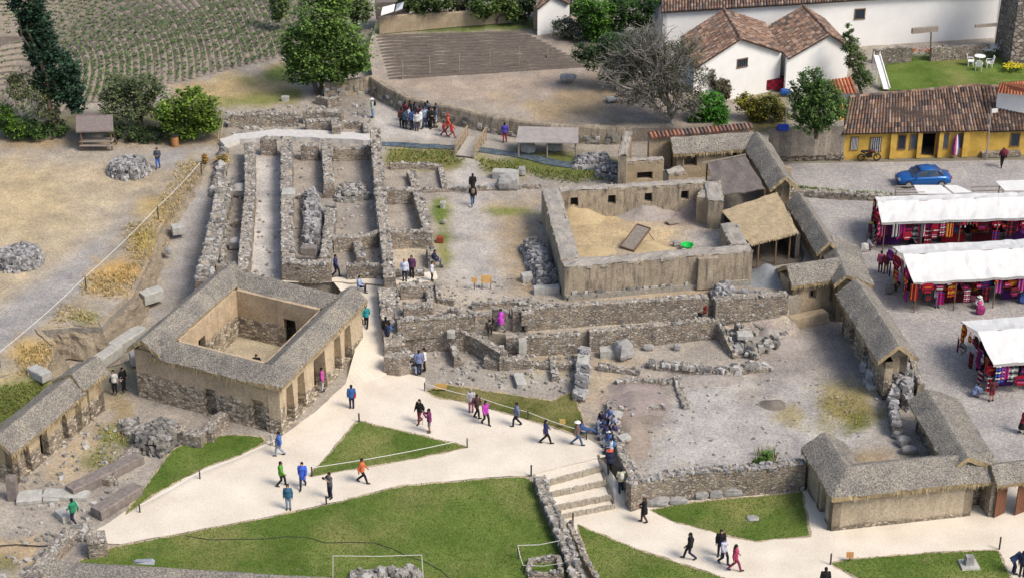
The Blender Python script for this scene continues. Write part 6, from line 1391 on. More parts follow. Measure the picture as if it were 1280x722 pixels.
tree('loose grey-green tree at the top edge behind the long adobe wall', (580, 18), ZF, [(575, -2, 20, 12), (588, 8, 14, 10), (566, 10, 12, 8)], (.065, .08, .04), 1500, .2, .12)
tree('dark green bush behind the bare tree', (785, 50), ZF, [(780, 10, 22, 16), (800, 22, 18, 16), (770, 32, 14, 12), (815, 4, 14, 10)], (.025, .06, .015), 2600, .2, .1, 'bush', 'bush')
tree('round vivid green bush between the bare tree and the white house', (888, 158), ZA+.5, [(886, 132, 22, 17), (898, 144, 18, 12), (874, 144, 14, 10)], (.03, .105, .01), 2600, .18, .08, 'bush', 'bush')
tree('grey brown hedge shrubs beside the gable of the white house', (890, 120), ZA+.5, [(884, 94, 12, 14), (896, 106, 14, 14), (874, 84, 10, 10), (906, 122, 10, 12)], (.075, .07, .045), 1900, .17, .07, 'bush', 'bush')
tree('yellow-green shrub below the white house', (938, 150), ZA, [(932, 130, 14, 12), (948, 140, 16, 12)], (.13, .125, .02), 1500, .18, .06, 'bush', 'bush')
tree('olive shrub behind the lamp post', (968, 152), ZA, [(962, 132, 14, 14), (974, 140, 12, 10)], (.08, .085, .02), 1200, .18, .06, 'bush', 'bush')
tree('tree with a dense green crown beside the yellow shop roof', (1020, 172), ZA, [(1016, 98, 16, 16), (1006, 118, 20, 16), (1032, 116, 22, 16), (1002, 138, 16, 15), (1024, 138, 26, 18), (1046, 136, 16, 14), (1018, 154, 26, 10)], (.05, .095, .025), 5200, .19, .14)
tree('slender young tree in front of the right white house', (1078, 118), ZA, [(1060, 42, 7, 9), (1064, 58, 11, 12), (1070, 78, 14, 14), (1078, 98, 15, 13)], (.06, .095, .03), 1900, .17, .09)
tree('leafy plant growing at the right end of the court wall', (956, 588), ZP, [(950, 580, 9, 7), (962, 584, 11, 7), (958, 570, 6, 5)], (.05, .10, .02), 700, .16, .03, 'bush', 'bush')
tree('small shrub with red flowers below the white gable', (930, 116), ZA, [(930, 106, 6, 8)], (.03, .08, .01), 350, .14, .04, 'bush', 'bush')
# the bare grey tree
bt = empty('bare_tree', at(838, 162, ZA+.5), 0, 'large grey tree, nearly bare, with a tangle of pale twigs', 'tree')
P = at(838, 162, ZA+.5); tm = MB(); tw2 = MB(); cm = MB(); s = pxm(P)
def grow(a, d, L, r, lev):
    b = a+d*L; pts = limb(tm if lev < 4 else tw2, a, b, r, r*.62, 3, .09)
    if lev >= 6: return
    if lev >= 3 and random.random() < .8: leaves(cm, b, (.55, .55, .4), 7 if lev < 5 else 11, .15, 0, 1)
    for k in range(3 if lev < 5 else 2):
        nd_ = (d+Vector((rnd(-1, 1), rnd(-1, 1), rnd(-.55, .75)))*(.62+.1*lev)).normalized(); t = rnd(.55, 1) if k else 1
        grow(a.lerp(b, t), nd_, L*rnd(.62, .86), r*(.62 if k else .72), lev+1)
for px, py in ((770, 90), (800, 60), (830, 50), (865, 78), (790, 120), (858, 120), (815, 95)):
    tgt = lift(P, px, py)+Vector((0, rnd(-2, 2), 0)); d = tgt-P; grow(P+Vector((0, 0, .9)), d.normalized(), d.length*.40, .17, 1)
limb(tm, P-Vector((0, 0, .2)), P+Vector((.1, 0, 1.2)), .34, .26)
for e in ((798, 112, 30, 22), (838, 122, 34, 22), (778, 88, 22, 24), (822, 88, 36, 26), (862, 100, 24, 24), (806, 58, 30, 22), (852, 66, 26, 20)):
    c = lift(P, e[0], e[1]); leaves(cm, c, (e[2]/s*1.08, e[2]/s*.85, e[3]/s), 1900, .15, 0, 90)
tm.build('trunk', simple('grey_bark', (.26, .24, .215), .9, .3, 6, .4), bt); tw2.build('twigs', simple('grey_twigs', (.2, .185, .165), .9, .25, 6), bt); cm.build('crown', leaf_mat('sparse_leaves', (.085, .09, .055), .45), bt)
# garden plants
def flowers(label, poly, z, n, cols, h=.35):
    mb = MB(); xs = [p[0] for p in poly]; ys = [p[1] for p in poly]; mats = [simple('flower_leaf', (.05, .1, .02), .8)]+[simple('flower_petal', c, .7) for c in cols]
    P = at(sum(xs)/len(xs), max(ys), z)
    for i in range(n):
        p = at(rnd(min(xs), max(xs)), rnd(min(ys), max(ys)), z); leaves(mb, p+Vector((0, 0, h*.5)), (.2, .2, h*.5), 9, .14, 0, 1)
        for k in range(4): mb.ell(p+Vector((rnd(-.2, .2), rnd(-.2, .2), h*rnd(.8, 1.2))), (.07, .07, .05), 5, 3, 1+random.randrange(len(cols)))
    return tag(mb.build('flower_bed', mats), label, 'flowers', None, 'stuff')
flowers('row of red and orange flowers along the foot of the long white wall', [(1100, 70), (1165, 73)], ZA, 40, [(.5, .04, .02), (.5, .16, .03)], .6)
flowers('bed of yellow flowers at the foot of the stone tower', [(1252, 86), (1280, 92)], ZA, 34, [(.6, .5, .02)], .5)
flowers('white flowering shrubs between the garden chairs and the tower', [(1228, 66), (1252, 74)], ZA, 34, [(.75, .75, .7)], .8)
for i, (px, py) in enumerate([(957, 577), (948, 572)]): pass
tufts('reeds', [(942, 566), (972, 566), (968, 592), (946, 592)], ZP, 160, 1.0, DB[2:]+GB, 'tall thin grass beside the leafy plant on the court wall', 77, .35, .02)
tufts('bank_plants', [(985, 232), (1060, 240), (1115, 243), (1115, 247), (1050, 245), (985, 237)], 0, 900, .22, GB, 'low weeds in the gutter at the edge of the plaza', 78, .6, .06)

# ------------------------------------------------------------ market stalls
HUE = {'crimson': (.28, .012, .03), 'magenta': (.42, .02, .18), 'orange': (.5, .11, .02), 'navy': (.02, .022, .09), 'purple': (.11, .03, .2), 'white': (.62, .6, .56), 'blue': (.04, .11, .4), 'black': (.018, .016, .018), 'maroon': (.11, .014, .025), 'yellow': (.5, .38, .04), 'grey': (.22, .22, .23), 'pink': (.55, .14, .25)}
CLOTH = attr_mat('woven_wool', .95, 14, .25, .3)
def item_mesh(kind, cols):
    mb = MB(); C = [HUE[c] for c in cols]
    if kind == 'textile':
        n, m = 6, 12; W_, H_ = .56, 1.2; vs = [((i/n-.5)*W_, .05*math.sin(i*1.9), -H_*j/m) for j in range(m+1) for i in range(n+1)]; k = len(vs); vs += [(x, y+.035, z) for x, y, z in vs]
        for j in range(m):
            c = C[0] if j % 4 else C[1 % len(C)]
            if j % 4 == 2: c = C[-1]
            for i in range(n):
                a = j*(n+1)+i; mb.add(vs, [], 0)
                mb.f += [[a, a+1, a+n+2, a+n+1], [k+a+n+1, k+a+n+2, k+a+1, k+a]]; mb.m += [0, 0]; mb.c += [c, c]
        mb.v = vs
    elif kind == 'jumper':
        pl = [(-.25, -.75), (.25, -.75), (.27, -.12), (.3, -.55), (.44, -.52), (.36, -.05), (.12, 0), (-.12, 0), (-.36, -.05), (-.44, -.52), (-.3, -.55), (-.27, -.12)]
        mb.plate([(x, 0, z) for x, z in pl], (0, .11, 0), 0, C[0]); mb.box((0, .055, -.32), (.5, .125, .12), 0, 0, 1, C[-1]); mb.box((0, .055, -.52), (.5, .125, .07), 0, 0, 1, C[1 % len(C)])
    elif kind == 'bag':
        for i in range(4): mb.box((0, 0, -.42-.085*i), (.34-.02*abs(i-1.5), .13, .085), 0, 0, 1, C[i % len(C)])
        mb.tube([(-.15, 0, -.4), (-.1, 0, -.1), (0, 0, 0), (.1, 0, -.1), (.15, 0, -.4)], .018, 4, col=C[0])
    elif kind == 'scarf':
        for i in range(7): mb.box((-.24+.08*i, rnd(-.03, .03), -.55+rnd(-.05, .05)), (.07, .05, 1.1), 0, 0, .8, C[i % len(C)])
        mb.tube([(-.3, 0, 0), (.3, 0, 0)], .02, 4, col=(.1, .07, .04))
    elif kind == 'hat':
        mb.ell((0, 0, -.2), (.13, .13, .17), 8, 4, 0, C[0], 0, 0); mb.box((0, 0, -.2), (.28, .28, .05), 0, 0, 1, C[-1])
        for s in (-1, 1): mb.box((s*.12, 0, -.32), (.06, .03, .22), 0, 0, .8, C[1 % len(C)])
        mb.ell((0, 0, -.02), (.05, .05, .05), 6, 4, 0, C[-1])
    return mb
PROTO = {}
def hang(kind, cols, loc, rz, where, sc=1):
    key = (kind,)+tuple(cols)
    if key not in PROTO:
        mb = item_mesh(kind, cols); o = mb.build({'textile': 'hanging_textile', 'jumper': 'knitted_jumper', 'bag': 'woven_bag', 'scarf': 'scarf_bunch', 'hat': 'wool_hat'}[kind], CLOTH); PROTO[key] = o
    else: o = PROTO[key].copy(); COL.objects.link(o)
    o.location = loc; o.rotation_euler = (0, 0, rz); o.scale = (sc, sc, sc)
    nm = {'textile': 'woven textile', 'jumper': 'knitted jumper', 'bag': 'striped shoulder bag', 'scarf': 'bunch of scarves', 'hat': 'eared wool hat'}[kind]
    tag(o, f'{cols[0]} and {cols[-1]} {nm} hung {where}', {'textile': 'textile', 'jumper': 'jumper', 'bag': 'bag', 'scarf': 'scarves', 'hat': 'hat'}[kind], f'goods hung {where}')
COMBO = [('crimson', 'navy', 'white'), ('maroon', 'orange', 'crimson'), ('navy', 'white', 'blue'), ('purple', 'pink', 'magenta'), ('crimson', 'black', 'orange'), ('black', 'crimson', 'maroon'), ('crimson', 'pink', 'navy'), ('maroon', 'magenta', 'black'), ('magenta', 'purple', 'crimson'), ('grey', 'white', 'black'), ('maroon', 'white', 'pink'), ('orange', 'yellow', 'crimson'), ('crimson', 'white', 'crimson'), ('navy', 'crimson', 'purple')]
def stall(label, nm, bk, rg, ft, ze, zr, reach, seed, gaps=()):
    """bk / rg / ft: pixel pairs of the back eave, ridge and front eave"""
    random.seed(seed)
    def ext(p): a, b = p; k = reach; return (a, (a[0]+(b[0]-a[0])*k, a[1]+(b[1]-a[1])*k))
    F0, F1 = at(*ft[0], ze), at(*ft[1], ze); d = (F1-F0).normalized(); F1 = F0+d*reach; s = Vector((-d.y, d.x, 0))
    R0 = at(*rg[0], zr); K0 = at(*bk[0], ze); wr_, wk = (R0-F0).dot(s), (K0-F0).dot(s); ur, uk = (R0-F0).dot(d), (K0-F0).dot(d)
    print(nm, 'ridge %.1f back %.1f off %.1f %.1f' % (wr_, wk, ur, uk))
    root = empty('market_stall', (F0+d*reach/2+s*wk/2)*1.0-Vector((0, 0, ze)), 0, label, 'stall')
    mb = MB(); n = int(reach/.35); 
    prof = [(0, -.14, 0), (0, 0, 0)]+[(wr_*t, (zr-ze)*t-.10*math.sin(math.pi*t), ur*t) for t in (.25, .5, .75)]+[(wr_, zr-ze, ur)]+[(lerp(wr_, wk, t), (zr-ze)*(1-t)-.06*math.sin(math.pi*t), lerp(ur, uk, t)) for t in (.33, .66)]+[(wk, 0, uk), (wk, -.12, uk)]
    vs = []
    for i in range(n+1):
        for a, h, u in prof:
            p = F0+d*(u*(1-i/n)+reach*i/n)+s*a; sag = -.05*abs(math.sin(math.pi*i/n*reach/3.0)) if 0 < abs(h) < zr-ze else 0
            vs.append((p.x, p.y, ze+h+.07*nz((i*.4, a, seed))+.05*nz((i*1.3, a*2.1, seed+3))+sag*.8))
    m = len(prof); mb.add(vs, [(i*m+k, (i+1)*m+k, (i+1)*m+k+1, i*m+k+1) for i in range(n) for k in range(m-1)])
    nv = len(mb.v); mb.v += [(x, y, z-.03) for x, y, z in mb.v[:nv]]
    for f in list(mb.f): mb.f.append([nv+i for i in f[::-1]]); mb.m.append(0); mb.c.append(None)
    mb.build('canopy', M['canvas'], root)
    i = 0
    while i*2.8 < reach:
        for off in (.12, wk-.12):
            p = F0+d*(i*2.8+.3+(uk if off > 1 else 0))+s*off; mb = MB(); mb.tube([(p.x, p.y, -.02), (p.x, p.y, ze-.02)], .045, 6); mb.build('post', M['wood'], root)
        i += 1
    for off, uu, zz in ((.1, 0, ze-.08), (wk-.1, uk, ze-.08), (wr_, ur, zr-.07)):
        mb = MB(); mb.beam(F0+d*(uu+.1)+s*off+Vector((0, 0, zz-ze)), F0+d*(reach-.1)+s*off+Vector((0, 0, zz-ze)), .06, .08); mb.build('rail', M['wood'], root)
    mb = MB(); a = F0+d*(uk*.6+.3)+s*wk*.55; n2 = int(reach/.4); vs = []
    for i in range(n2+1):
        p = a+d*(reach-.8)*i/n2+s*.05*math.sin(i*1.3); vs += [(p.x, p.y, .1), (p.x, p.y, ze-.1)]
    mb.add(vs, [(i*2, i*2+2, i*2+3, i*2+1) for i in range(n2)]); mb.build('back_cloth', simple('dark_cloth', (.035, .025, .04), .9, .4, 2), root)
    rz = math.atan2(d.y, d.x); u = .15
    while u < reach-.4:                                                     # a long table in bays with folded cloth
        if random.random() < .8:
            L = rnd(1.2, 2.2); c = F0+d*(u+L/2)+s*1.5; c.z = 0; t = empty('market_table', c, rz, random.choice(['table under a dark red cloth', 'table under a navy cloth', 'table under a striped cloth'])+f' in the shade of the {nm}', 'table', f'tables of the {nm}')
            q = MB(); q.box((0, 0, .78), (L, .8, .05)); q.build('tabletop', M['wood'], t, rel=True); q = MB(); q.box((0, -.41, .45), (L, .02, .68), 0, 0, 1, scl(HUE[random.choice(['maroon', 'navy', 'crimson', 'purple'])], .5)); q.build('cloth', CLOTH, t, rel=True)
            for lx in (-1, 1):
                q = MB(); q.box((lx*L*.44, .3, .38), (.06, .06, .77)); q.build('leg', M['wood'], t, rel=True)
            for k in range(int(L/.42)):
                pc = c+d*((k+.5)*.42-L/2)+Vector((0, 0, .805)); q = MB(); cc = random.choice(list(HUE)); q0 = 0
                for _ in range(random.randint(2, 5)): q.box((rnd(-.02, .02), rnd(-.02, .02), q0+.04), (.34, .5, .075), rnd(-.1, .1), 0, 1, scl(HUE[random.choice([cc, 'crimson', 'maroon', 'orange'])], rnd(.5, .9))); q0 += .08
                o = q.build('folded_textiles', CLOTH); o.location = pc; o.rotation_euler = (0, 0, rz); tag(o, f'pile of folded textiles with {cc} on a shaded table of the {nm}', 'textile pile', f'piles of folded textiles in the {nm}')
        u += rnd(2.0, 2.8)
    u = .1
    while u < reach-.3:
        dense = nz((u*.45, seed*3.3, 0))+.12
        if any(a <= u <= b for a, b in gaps) or random.random() > .62+dense: 
            k = 'hat' if random.random() < .6 else 'bag'; hang(k, random.choice(COMBO), F0+d*u+s*rnd(.05, .3)-Vector((0, 0, .12)), rz+rnd(-.3, .3), f'along the front of the {nm}', rnd(.9, 1.3)); u += rnd(.3, .6); continue
        k = random.choice(['textile', 'scarf', 'jumper', 'scarf', 'bag', 'jumper'])
        hang(k, random.choice(COMBO), F0+d*u+s*rnd(-.05, .45)-Vector((0, 0, rnd(.1, .3))), rz+rnd(-.25, .25), f'along the front of the {nm}', rnd(.85, 1.15))
        if k in ('jumper', 'bag') and random.random() < .85: hang(random.choice(['jumper', 'textile']), random.choice(COMBO), F0+d*(u+rnd(-.15, .15))+s*rnd(0, .3)-Vector((0, 0, rnd(.85, 1.1))), rz+rnd(-.3, .3), f'along the front of the {nm}', rnd(.75, .95))
        u += rnd(.35, .62)
    e = (F0-K0); eL = math.hypot(e.x, e.y); ez = math.atan2(e.y, e.x)
    t = .12
    while t < .97:
        p = K0.lerp(F0, t); p.z = ze+(zr-ze)*(1-abs(t-.5)*2)*.6-.1
        hang(random.choice(['textile', 'jumper', 'scarf', 'bag', 'jumper']), random.choice(COMBO), p-d*rnd(.0, .3), ez+rnd(-.3, .3), f'on the left end of the {nm}', rnd(.85, 1.1))
        if random.random() < .7: hang(random.choice(['jumper', 'textile']), random.choice(COMBO), p-d*rnd(0, .35)-Vector((0, 0, rnd(.85, 1.15))), ez+rnd(-.3, .3), f'on the left end of the {nm}', rnd(.75, .95))
        t += rnd(.07, .13)
    random.seed(seed+100)
    return root
stall('back market stall under a long white canopy, nearest the parked car', 'back market stall', [(1094, 246), (1280, 239)], [(1097, 252), (1280, 245)], [(1102, 278), (1280, 272)], 2.45, 2.9, 15, 11)
stall('middle market stall under the widest white canopy', 'middle market stall', [(1115, 308), (1280, 299)], [(1129, 318), (1280, 310)], [(1142, 353), (1280, 345)], 2.4, 3.2, 13, 22)
stall('front market stall under a white canopy cut by the right edge', 'front market stall', [(1201, 401), (1280, 395)], [(1222, 414), (1280, 409)], [(1242, 455), (1280, 452)], 2.4, 3.2, 9, 33)
random.seed(99)
# bare stall frame and sheets between the car and the back stall
sf = empty('stall_frame', at(1190, 258, 0), 0, 'low stall frame of bare poles and white sheets between the car and the back stall', 'stall')
zq = 2.3
for a, b_, c_, d_ in (((1148, 243), (1190, 243), (1176, 232), (1142, 232)), ((1192, 242), (1216, 241), (1196, 232), (1180, 232)), ((1256, 239), (1320, 238), (1310, 224), (1244, 227))):
    mb = MB(); mb.plate([at(*a, zq), at(*b_, zq), at(*c_, zq+.1), at(*d_, zq+.1)], Vector((0, 0, .04))); mb.build('sheet', M['canvas'], sf)
for y in (233, 237, 241, 244):
    mb = MB(); mb.beam(at(1120, y, zq+.05), at(1156, y-.5, zq+.05), .08, .08); mb.build('rail', M['grey_wood'], sf)
for y in (234, 239):
    mb = MB(); mb.beam(at(1214, y, zq+.05), at(1254, y-1.5, zq+.05), .08, .08); mb.build('rail', M['grey_wood'], sf)
for a, b_ in (((1118, 233), (1122, 245)), ((1152, 232), (1158, 244))):
    mb = MB(); mb.beam(at(*a, zq), at(*b_, zq), .08, .08); mb.build('rail', M['grey_wood'], sf)
for p in ((1120, 233), (1122, 245), (1156, 244), (1214, 241), (1254, 239), (1250, 227)):
    q = at(*p, zq); mb = MB(); mb.tube([(q.x, q.y, 0), (q.x, q.y, zq)], .05, 6); mb.build('post', M['grey_wood'], sf)
# ------------------------------------------------------------ car and motorcycle
car = empty('parked_car', at(1153, 230, 0), math.pi+.05, 'small shiny blue saloon car parked on the cobbles in front of the yellow shop', 'car')
BLUE = simple('blue_car_paint', (.015, .11, .36), .22, .05, 1, 0, .3, .6)
def loft(mb, secs, mi=0, caps=True):
    m = len(secs[0]); b = [p for s in secs for p in s]
    f = [(i*m+k, i*m+(k+1) % m, (i+1)*m+(k+1) % m, (i+1)*m+k) for i in range(len(secs)-1) for k in range(m)]
    if caps: f += [tuple(range(m-1, -1, -1)), tuple((len(secs)-1)*m+k for k in range(m))]
    mb.add(b, f, mi)
def sec(x, hw, zb, zt, r=.14): return [(x, -hw+r, zb), (x, -hw, zb+r), (x, -hw, zt-r*1.4), (x, -hw+r*.8, zt-r*.3), (x, -hw*.5, zt), (x, hw*.5, zt), (x, hw-r*.8, zt-r*.3), (x, hw, zt-r*1.4), (x, hw, zb+r), (x, hw-r, zb)]
mb = MB(); loft(mb, [sec(-2.1, .6, .38, .78), sec(-2.02, .76, .28, .9), (sec(-1.5, .83, .22, .98)), sec(-.9, .85, .2, 1.0), sec(0, .86, .2, .97), sec(.85, .85, .2, .95), sec(1.55, .82, .22, .86), sec(1.98, .74, .3, .74), sec(2.12, .58, .36, .62)])
mb.build('body', BLUE, car, rel=True, smooth=True)
def gsec(x, hw, z0, z1, k=.8): return [(x, -hw, z0), (x, -hw*k, z1), (x, hw*k, z1), (x, hw, z0)]
mb = MB(); loft(mb, [gsec(-1.55, .72, .93, .96), gsec(-.95, .76, .93, 1.36), gsec(-.3, .77, .93, 1.42), gsec(.3, .76, .93, 1.38), gsec(1.05, .72, .9, .95)]); mb.build('window_glass', M['glass'], car, rel=True)
mb = MB(); loft(mb, [[(x, -w_, z), (x, -w_*.8, z+.05), (x, w_*.8, z+.05), (x, w_, z)] for x, w_, z in ((-1.0, .58, 1.345), (-.35, .62, 1.42), (.2, .61, 1.40), (.42, .58, 1.355))]); mb.build('roof', BLUE, car, rel=True, smooth=True)
for sgn in (-1, 1):
    for x0, x1 in ((-.98, -1.5), (.4, 1.0), (-.25, -.25)):
        mb = MB(); mb.beam((x0, sgn*.625, 1.37), (x1, sgn*.74, .94), .06, .06); mb.build('pillar', BLUE, car, rel=True)
    mb = MB(); mb.box((.72, sgn*.92, 1.0), (.14, .16, .12)); mb.build('mirror', BLUE, car, rel=True)
    mb = MB(); mb.box((2.02, sgn*.52, .66), (.16, .3, .14)); mb.build('headlight', M['metal'], car, rel=True)
    mb = MB(); mb.box((-2.07, sgn*.56, .76), (.1, .26, .16)); mb.build('tail_light', simple('red_lens', (.4, .01, .01), .3), car, rel=True)
    for x in (-1.28, 1.32):
        mb = MB(); n = 16; vs = [(x+r*math.cos(2*math.pi*k/n), sgn*y, .31+r*math.sin(2*math.pi*k/n)) for r, y in ((.2, .68), (.31, .68), (.31, .87), (.2, .875)) for k in range(n)]
        mb.add(vs, [(i*n+k, i*n+(k+1) % n, (i+1)*n+(k+1) % n, (i+1)*n+k) for i in range(3) for k in range(n)]); wh = mb.build('wheel', simple('tyre', (.02, .02, .02), .8), car, rel=True)
        mb = MB(); mb.add([(x+.2*math.cos(2*math.pi*k/n), sgn*.862, .31+.2*math.sin(2*math.pi*k/n)) for k in range(n)]+[(x, sgn*.885, .31)], [(k, (k+1) % n, n) for k in range(n)]); mb.build('rim', M['metal'], wh, rel=True)
moto = empty('motorcycle', at(1086, 201, 0), .05, 'black motorcycle parked against the yellow shop wall', 'motorcycle')
for x in (-.65, .65):
    mb = MB(); mb.tube([(x+.27*math.cos(2*math.pi*k/14), 0, .3+.27*math.sin(2*math.pi*k/14)) for k in range(15)], .06, 6, cap=False); mb.build('wheel', M['iron'], moto, rel=True)
mb = MB(); mb.tube([(-.65, 0, .3), (-.2, 0, .5), (.35, 0, .75), (.65, 0, .3)], .05, 6); mb.tube([(-.2, 0, .5), (-.6, 0, .8)], .05, 6); mb.box((0, 0, .45), (.45, .25, .3)); mb.build('frame', M['iron'], moto, rel=True)
mb = MB(); mb.ell((.15, 0, .82), (.3, .16, .15), 10, 6); mb.build('tank', simple('dark_red_paint', (.06, .01, .012), .3), moto, rel=True)
mb = MB(); mb.box((-.38, 0, .84), (.65, .26, .12), 0, 0, .85); mb.build('seat', M['dark'], moto, rel=True)
mb = MB(); mb.tube([(.42, -.36, 1.08), (.5, 0, 1.02), (.42, .36, 1.08)], .025, 6); mb.tube([(.5, 0, 1.02), (.62, 0, .35)], .03, 6); mb.build('handlebar', M['metal'], moto, rel=True)
# ------------------------------------------------------------ street and garden furniture
def lamp(label, px, py, z, toppy, name='lamp_post', head=True, toppx=None):
    P = at(px, py, z); T = lift(P, toppx or px, toppy); root = empty(name, P, 0, label, 'lamp post' if head else 'pole')
    mb = MB(); mb.tube([P-Vector((0, 0, .1)), P.lerp(T, .5), T], [.07, .06, .045], 7); mb.build('pole', M['metal'], root)
    if head:
        mb = MB(); mb.tube([T, T+Vector((.3, -.5, .05))], .03, 6); mb.build('arm', M['metal'], root); mb = MB(); mb.box(T+Vector((.35, -.6, .03)), (.22, .45, .12), .5, 0, .8); mb.build('lamp_head', M['canvas'], root)
    else:
        mb = MB(); mb.box(T+Vector((.3, 0, -.1)), (.5, .04, .35), .2); mb.build('small_flag', M['canvas'], root)
    return root
lamp('thin grey lamp post beside the tall mud wall', 978, 200, 0, 134, toppx=983)
lamp('thin leaning flag pole in front of the yellow shops', 1233, 199, 0, 137, 'flag_pole', False, 1239)
um = empty('folded_parasol', at(1193, 197, 0), 0, 'closed pink, white and blue striped parasol standing beside the shop door', 'parasol')
mb = MB(); n = 12; cols = [HUE['pink'], HUE['white'], HUE['blue'], HUE['magenta']]; c = at(1193, 197, 0)
for i in range(n):
    a0, a1 = 2*math.pi*i/n, 2*math.pi*(i+1)/n; pr = [(.05, 2.05), (.17, 1.7), (.3, .9), (.27, .35), (.2, .22)]
    for (r0_, z0_), (r1_, z1_) in zip(pr, pr[1:]): mb.add([c+Vector((r_*math.cos(a), r_*math.sin(a), z_)) for r_, a, z_ in ((r1_, a0, z1_), (r1_, a1, z1_), (r0_, a1, z0_), (r0_, a0, z0_))], [(0, 1, 2, 3)], 0, cols[i % 4])
mb.build('canopy', CLOTH, um); mb = MB(); mb.tube([c, c+Vector((0, 0, 2.15))], .025, 6); mb.build('pole', M['metal'], um)
def garden_chair(px, py, rz, label):
    r_ = empty('garden_chair', at(px, py, ZA+.03), rz, label, 'chair', 'white garden chairs on the lawn'); W_ = M['white']
    mb = MB(); mb.box((0, 0, .42), (.55, .5, .05)); mb.build('seat', W_, r_, rel=True)
    mb = MB(); mb.plate([(-.27, .25, .42), (.27, .25, .42), (.24, .36, 1.0), (-.24, .36, 1.0)], (0, .05, 0)); mb.build('backrest', W_, r_, rel=True)
    for sx in (-1, 1):
        mb = MB(); mb.beam((sx*.28, -.22, .64), (sx*.28, .28, .64), .06, .04); mb.build('armrest', W_, r_, rel=True)
        for sy in (-.22, .22): mb = MB(); mb.beam((sx*.25, sy, 0), (sx*.25, sy, .62 if sy < 0 else .42), .05, .05); mb.build('leg', W_, r_, rel=True)
garden_chair(1213, 82, 1.5, 'white garden chair left of the round table on the lawn'); garden_chair(1223, 88, 2.9, 'white garden chair nearest to us at the round table on the lawn'); garden_chair(1236, 84, -1.6, 'white garden chair right of the round table, by the white flowers')
gt_ = empty('garden_table', at(1224, 80, ZA+.03), 0, 'round white garden table between the chairs on the lawn', 'table')
mb = MB(); mb.tube([(0, 0, .7), (0, 0, .74)], .48, 16); mb.build('tabletop', M['white'], gt_, rel=True); mb = MB(); mb.tube([(0, 0, 0), (0, 0, .7)], .05, 8); mb.tube([(0, 0, 0), (0, 0, .04)], .25, 10); mb.build('pedestal', M['white'], gt_, rel=True)
sl_ = empty('slide', at(1102, 112, ZA), 0, 'white playground slide with its ladder beside the young tree', 'slide')
T0_, B0_ = lift(at(1098, 100, ZA), 1096, 70), at(1108, 114, ZA)
mb = MB(); mb.plate([T0_+Vector((-.25, 0, 0)), T0_+Vector((.25, 0, 0)), B0_+Vector((.25, 0, .15)), B0_+Vector((-.25, 0, .15))], Vector((0, 0, .05)))
for s in (-.27, .27): mb.beam(T0_+Vector((s, 0, .1)), B0_+Vector((s, 0, .25)), .06, .2)
mb.build('chute', M['white'], sl_); mb = MB(); lb0 = at(1092, 104, ZA)
for s in (-.25, .25): mb.beam(lb0+Vector((s, 0, 0)), T0_+Vector((s, 0, .4)), .06, .06)
for k in range(5): q = lb0.lerp(T0_, (k+.5)/5); mb.beam(q+Vector((-.25, 0, 0)), q+Vector((.25, 0, 0)), .05, .05)
mb.build('ladder', M['white'], sl_)
ct = empty('covered_table', at(966, 112, ZA), .1, 'table under a dark red checked cover between the white houses', 'table')
mb = MB(); 
for i in range(6):
    for j in range(3): mb.box((-.75+.3*i, -.46, .3+.28*j), (.3, .06, .28), 0, 0, 1, HUE['maroon'] if (i+j) % 2 else HUE['crimson'])
mb.box((0, 0, 1.0), (1.85, .95, .06), 0, 0, 1, HUE['maroon']); mb.box((-.9, 0, .55), (.05, .9, .85), 0, 0, 1, HUE['maroon']); mb.box((.9, 0, .55), (.05, .9, .85), 0, 0, 1, HUE['maroon']); mb.build('cover', CLOTH, ct, rel=True)
for sx in (-.8, .8):
    mb = MB(); mb.box((sx, 0, .1), (.08, .7, .2)); mb.build('leg', M['wood'], ct, rel=True)
o = MB(); o.stone((0, 0, .35), 1, 0, (.5, .3, .3), 0); o = o.build('tarpaulin_bundle', simple('blue_tarpaulin', (.02, .08, .3), .5, .2, 3, .2)); o.location = at(981, 120, ZA); tag(o, 'blue tarpaulin bundle at the foot of the right white house', 'bundle')
gf = empty('garden_gate', at(925, 116, ZA), 0, 'little iron garden fence below the white gable', 'fence'); mb = MB(); a, b_ = at(914, 115, ZA), at(936, 113, ZA)
for z in (.2, .8): mb.beam(a+Vector((0, 0, z)), b_+Vector((0, 0, z)), .04, .04)
for i in range(9): q = a.lerp(b_, i/8); mb.beam(q, q+Vector((0, 0, .95)), .03, .03)
mb.build('railing', M['iron'], gf)
# signs
def sign(label, px, py, z, w_, h_, leg, col=(.42, .24, .08), two=False, tilt=.35):
    root = empty('wooden_sign', at(px, py, z), 0, label, 'sign', None); m_ = simple('sign_board', col, .7, .15, 6)
    mb = MB(); c = Vector((0, 0, leg)); mb.plate([(-w_/2, -.02, leg), (w_/2, -.02, leg), (w_/2, h_*tilt, leg+h_*.9), (-w_/2, h_*tilt, leg+h_*.9)], (0, .04, .02)); mb.build('board', m_, root, rel=True)
    for sx in ((-w_*.4, w_*.4) if two else (0,)):
        mb = MB(); mb.beam((sx, .06, -.05), (sx, .06, leg+h_*.4), .06, .06); mb.build('post', M['wood'], root, rel=True)
sign('small wooden sign on one post, at the end of the gravel street', 593, 362, ZA, .38, .3, .55)
sign('wider wooden sign on two legs, at the end of the gravel street', 608, 361, ZA, .72, .5, .45, (.45, .27, .10), True)
sign('low orange sign board at the corner of the grass strip', 551, 489, ZP, .75, .34, .18, (.40, .24, .07), True)
sign('tiny yellow sign at the edge of the grass strip near the lying man', 703, 535, ZP, .35, .3, .3, (.36, .25, .08))
sign('tiny wooden sign at the tip of the front lawn', 1062, 702, 0, .4, .3, .3, (.40, .2, .07))
ms = empty('stone_monument', at(1211, 706, .04), 0, 'small squared standing stone on a pale slab in the front lawn', 'monument')
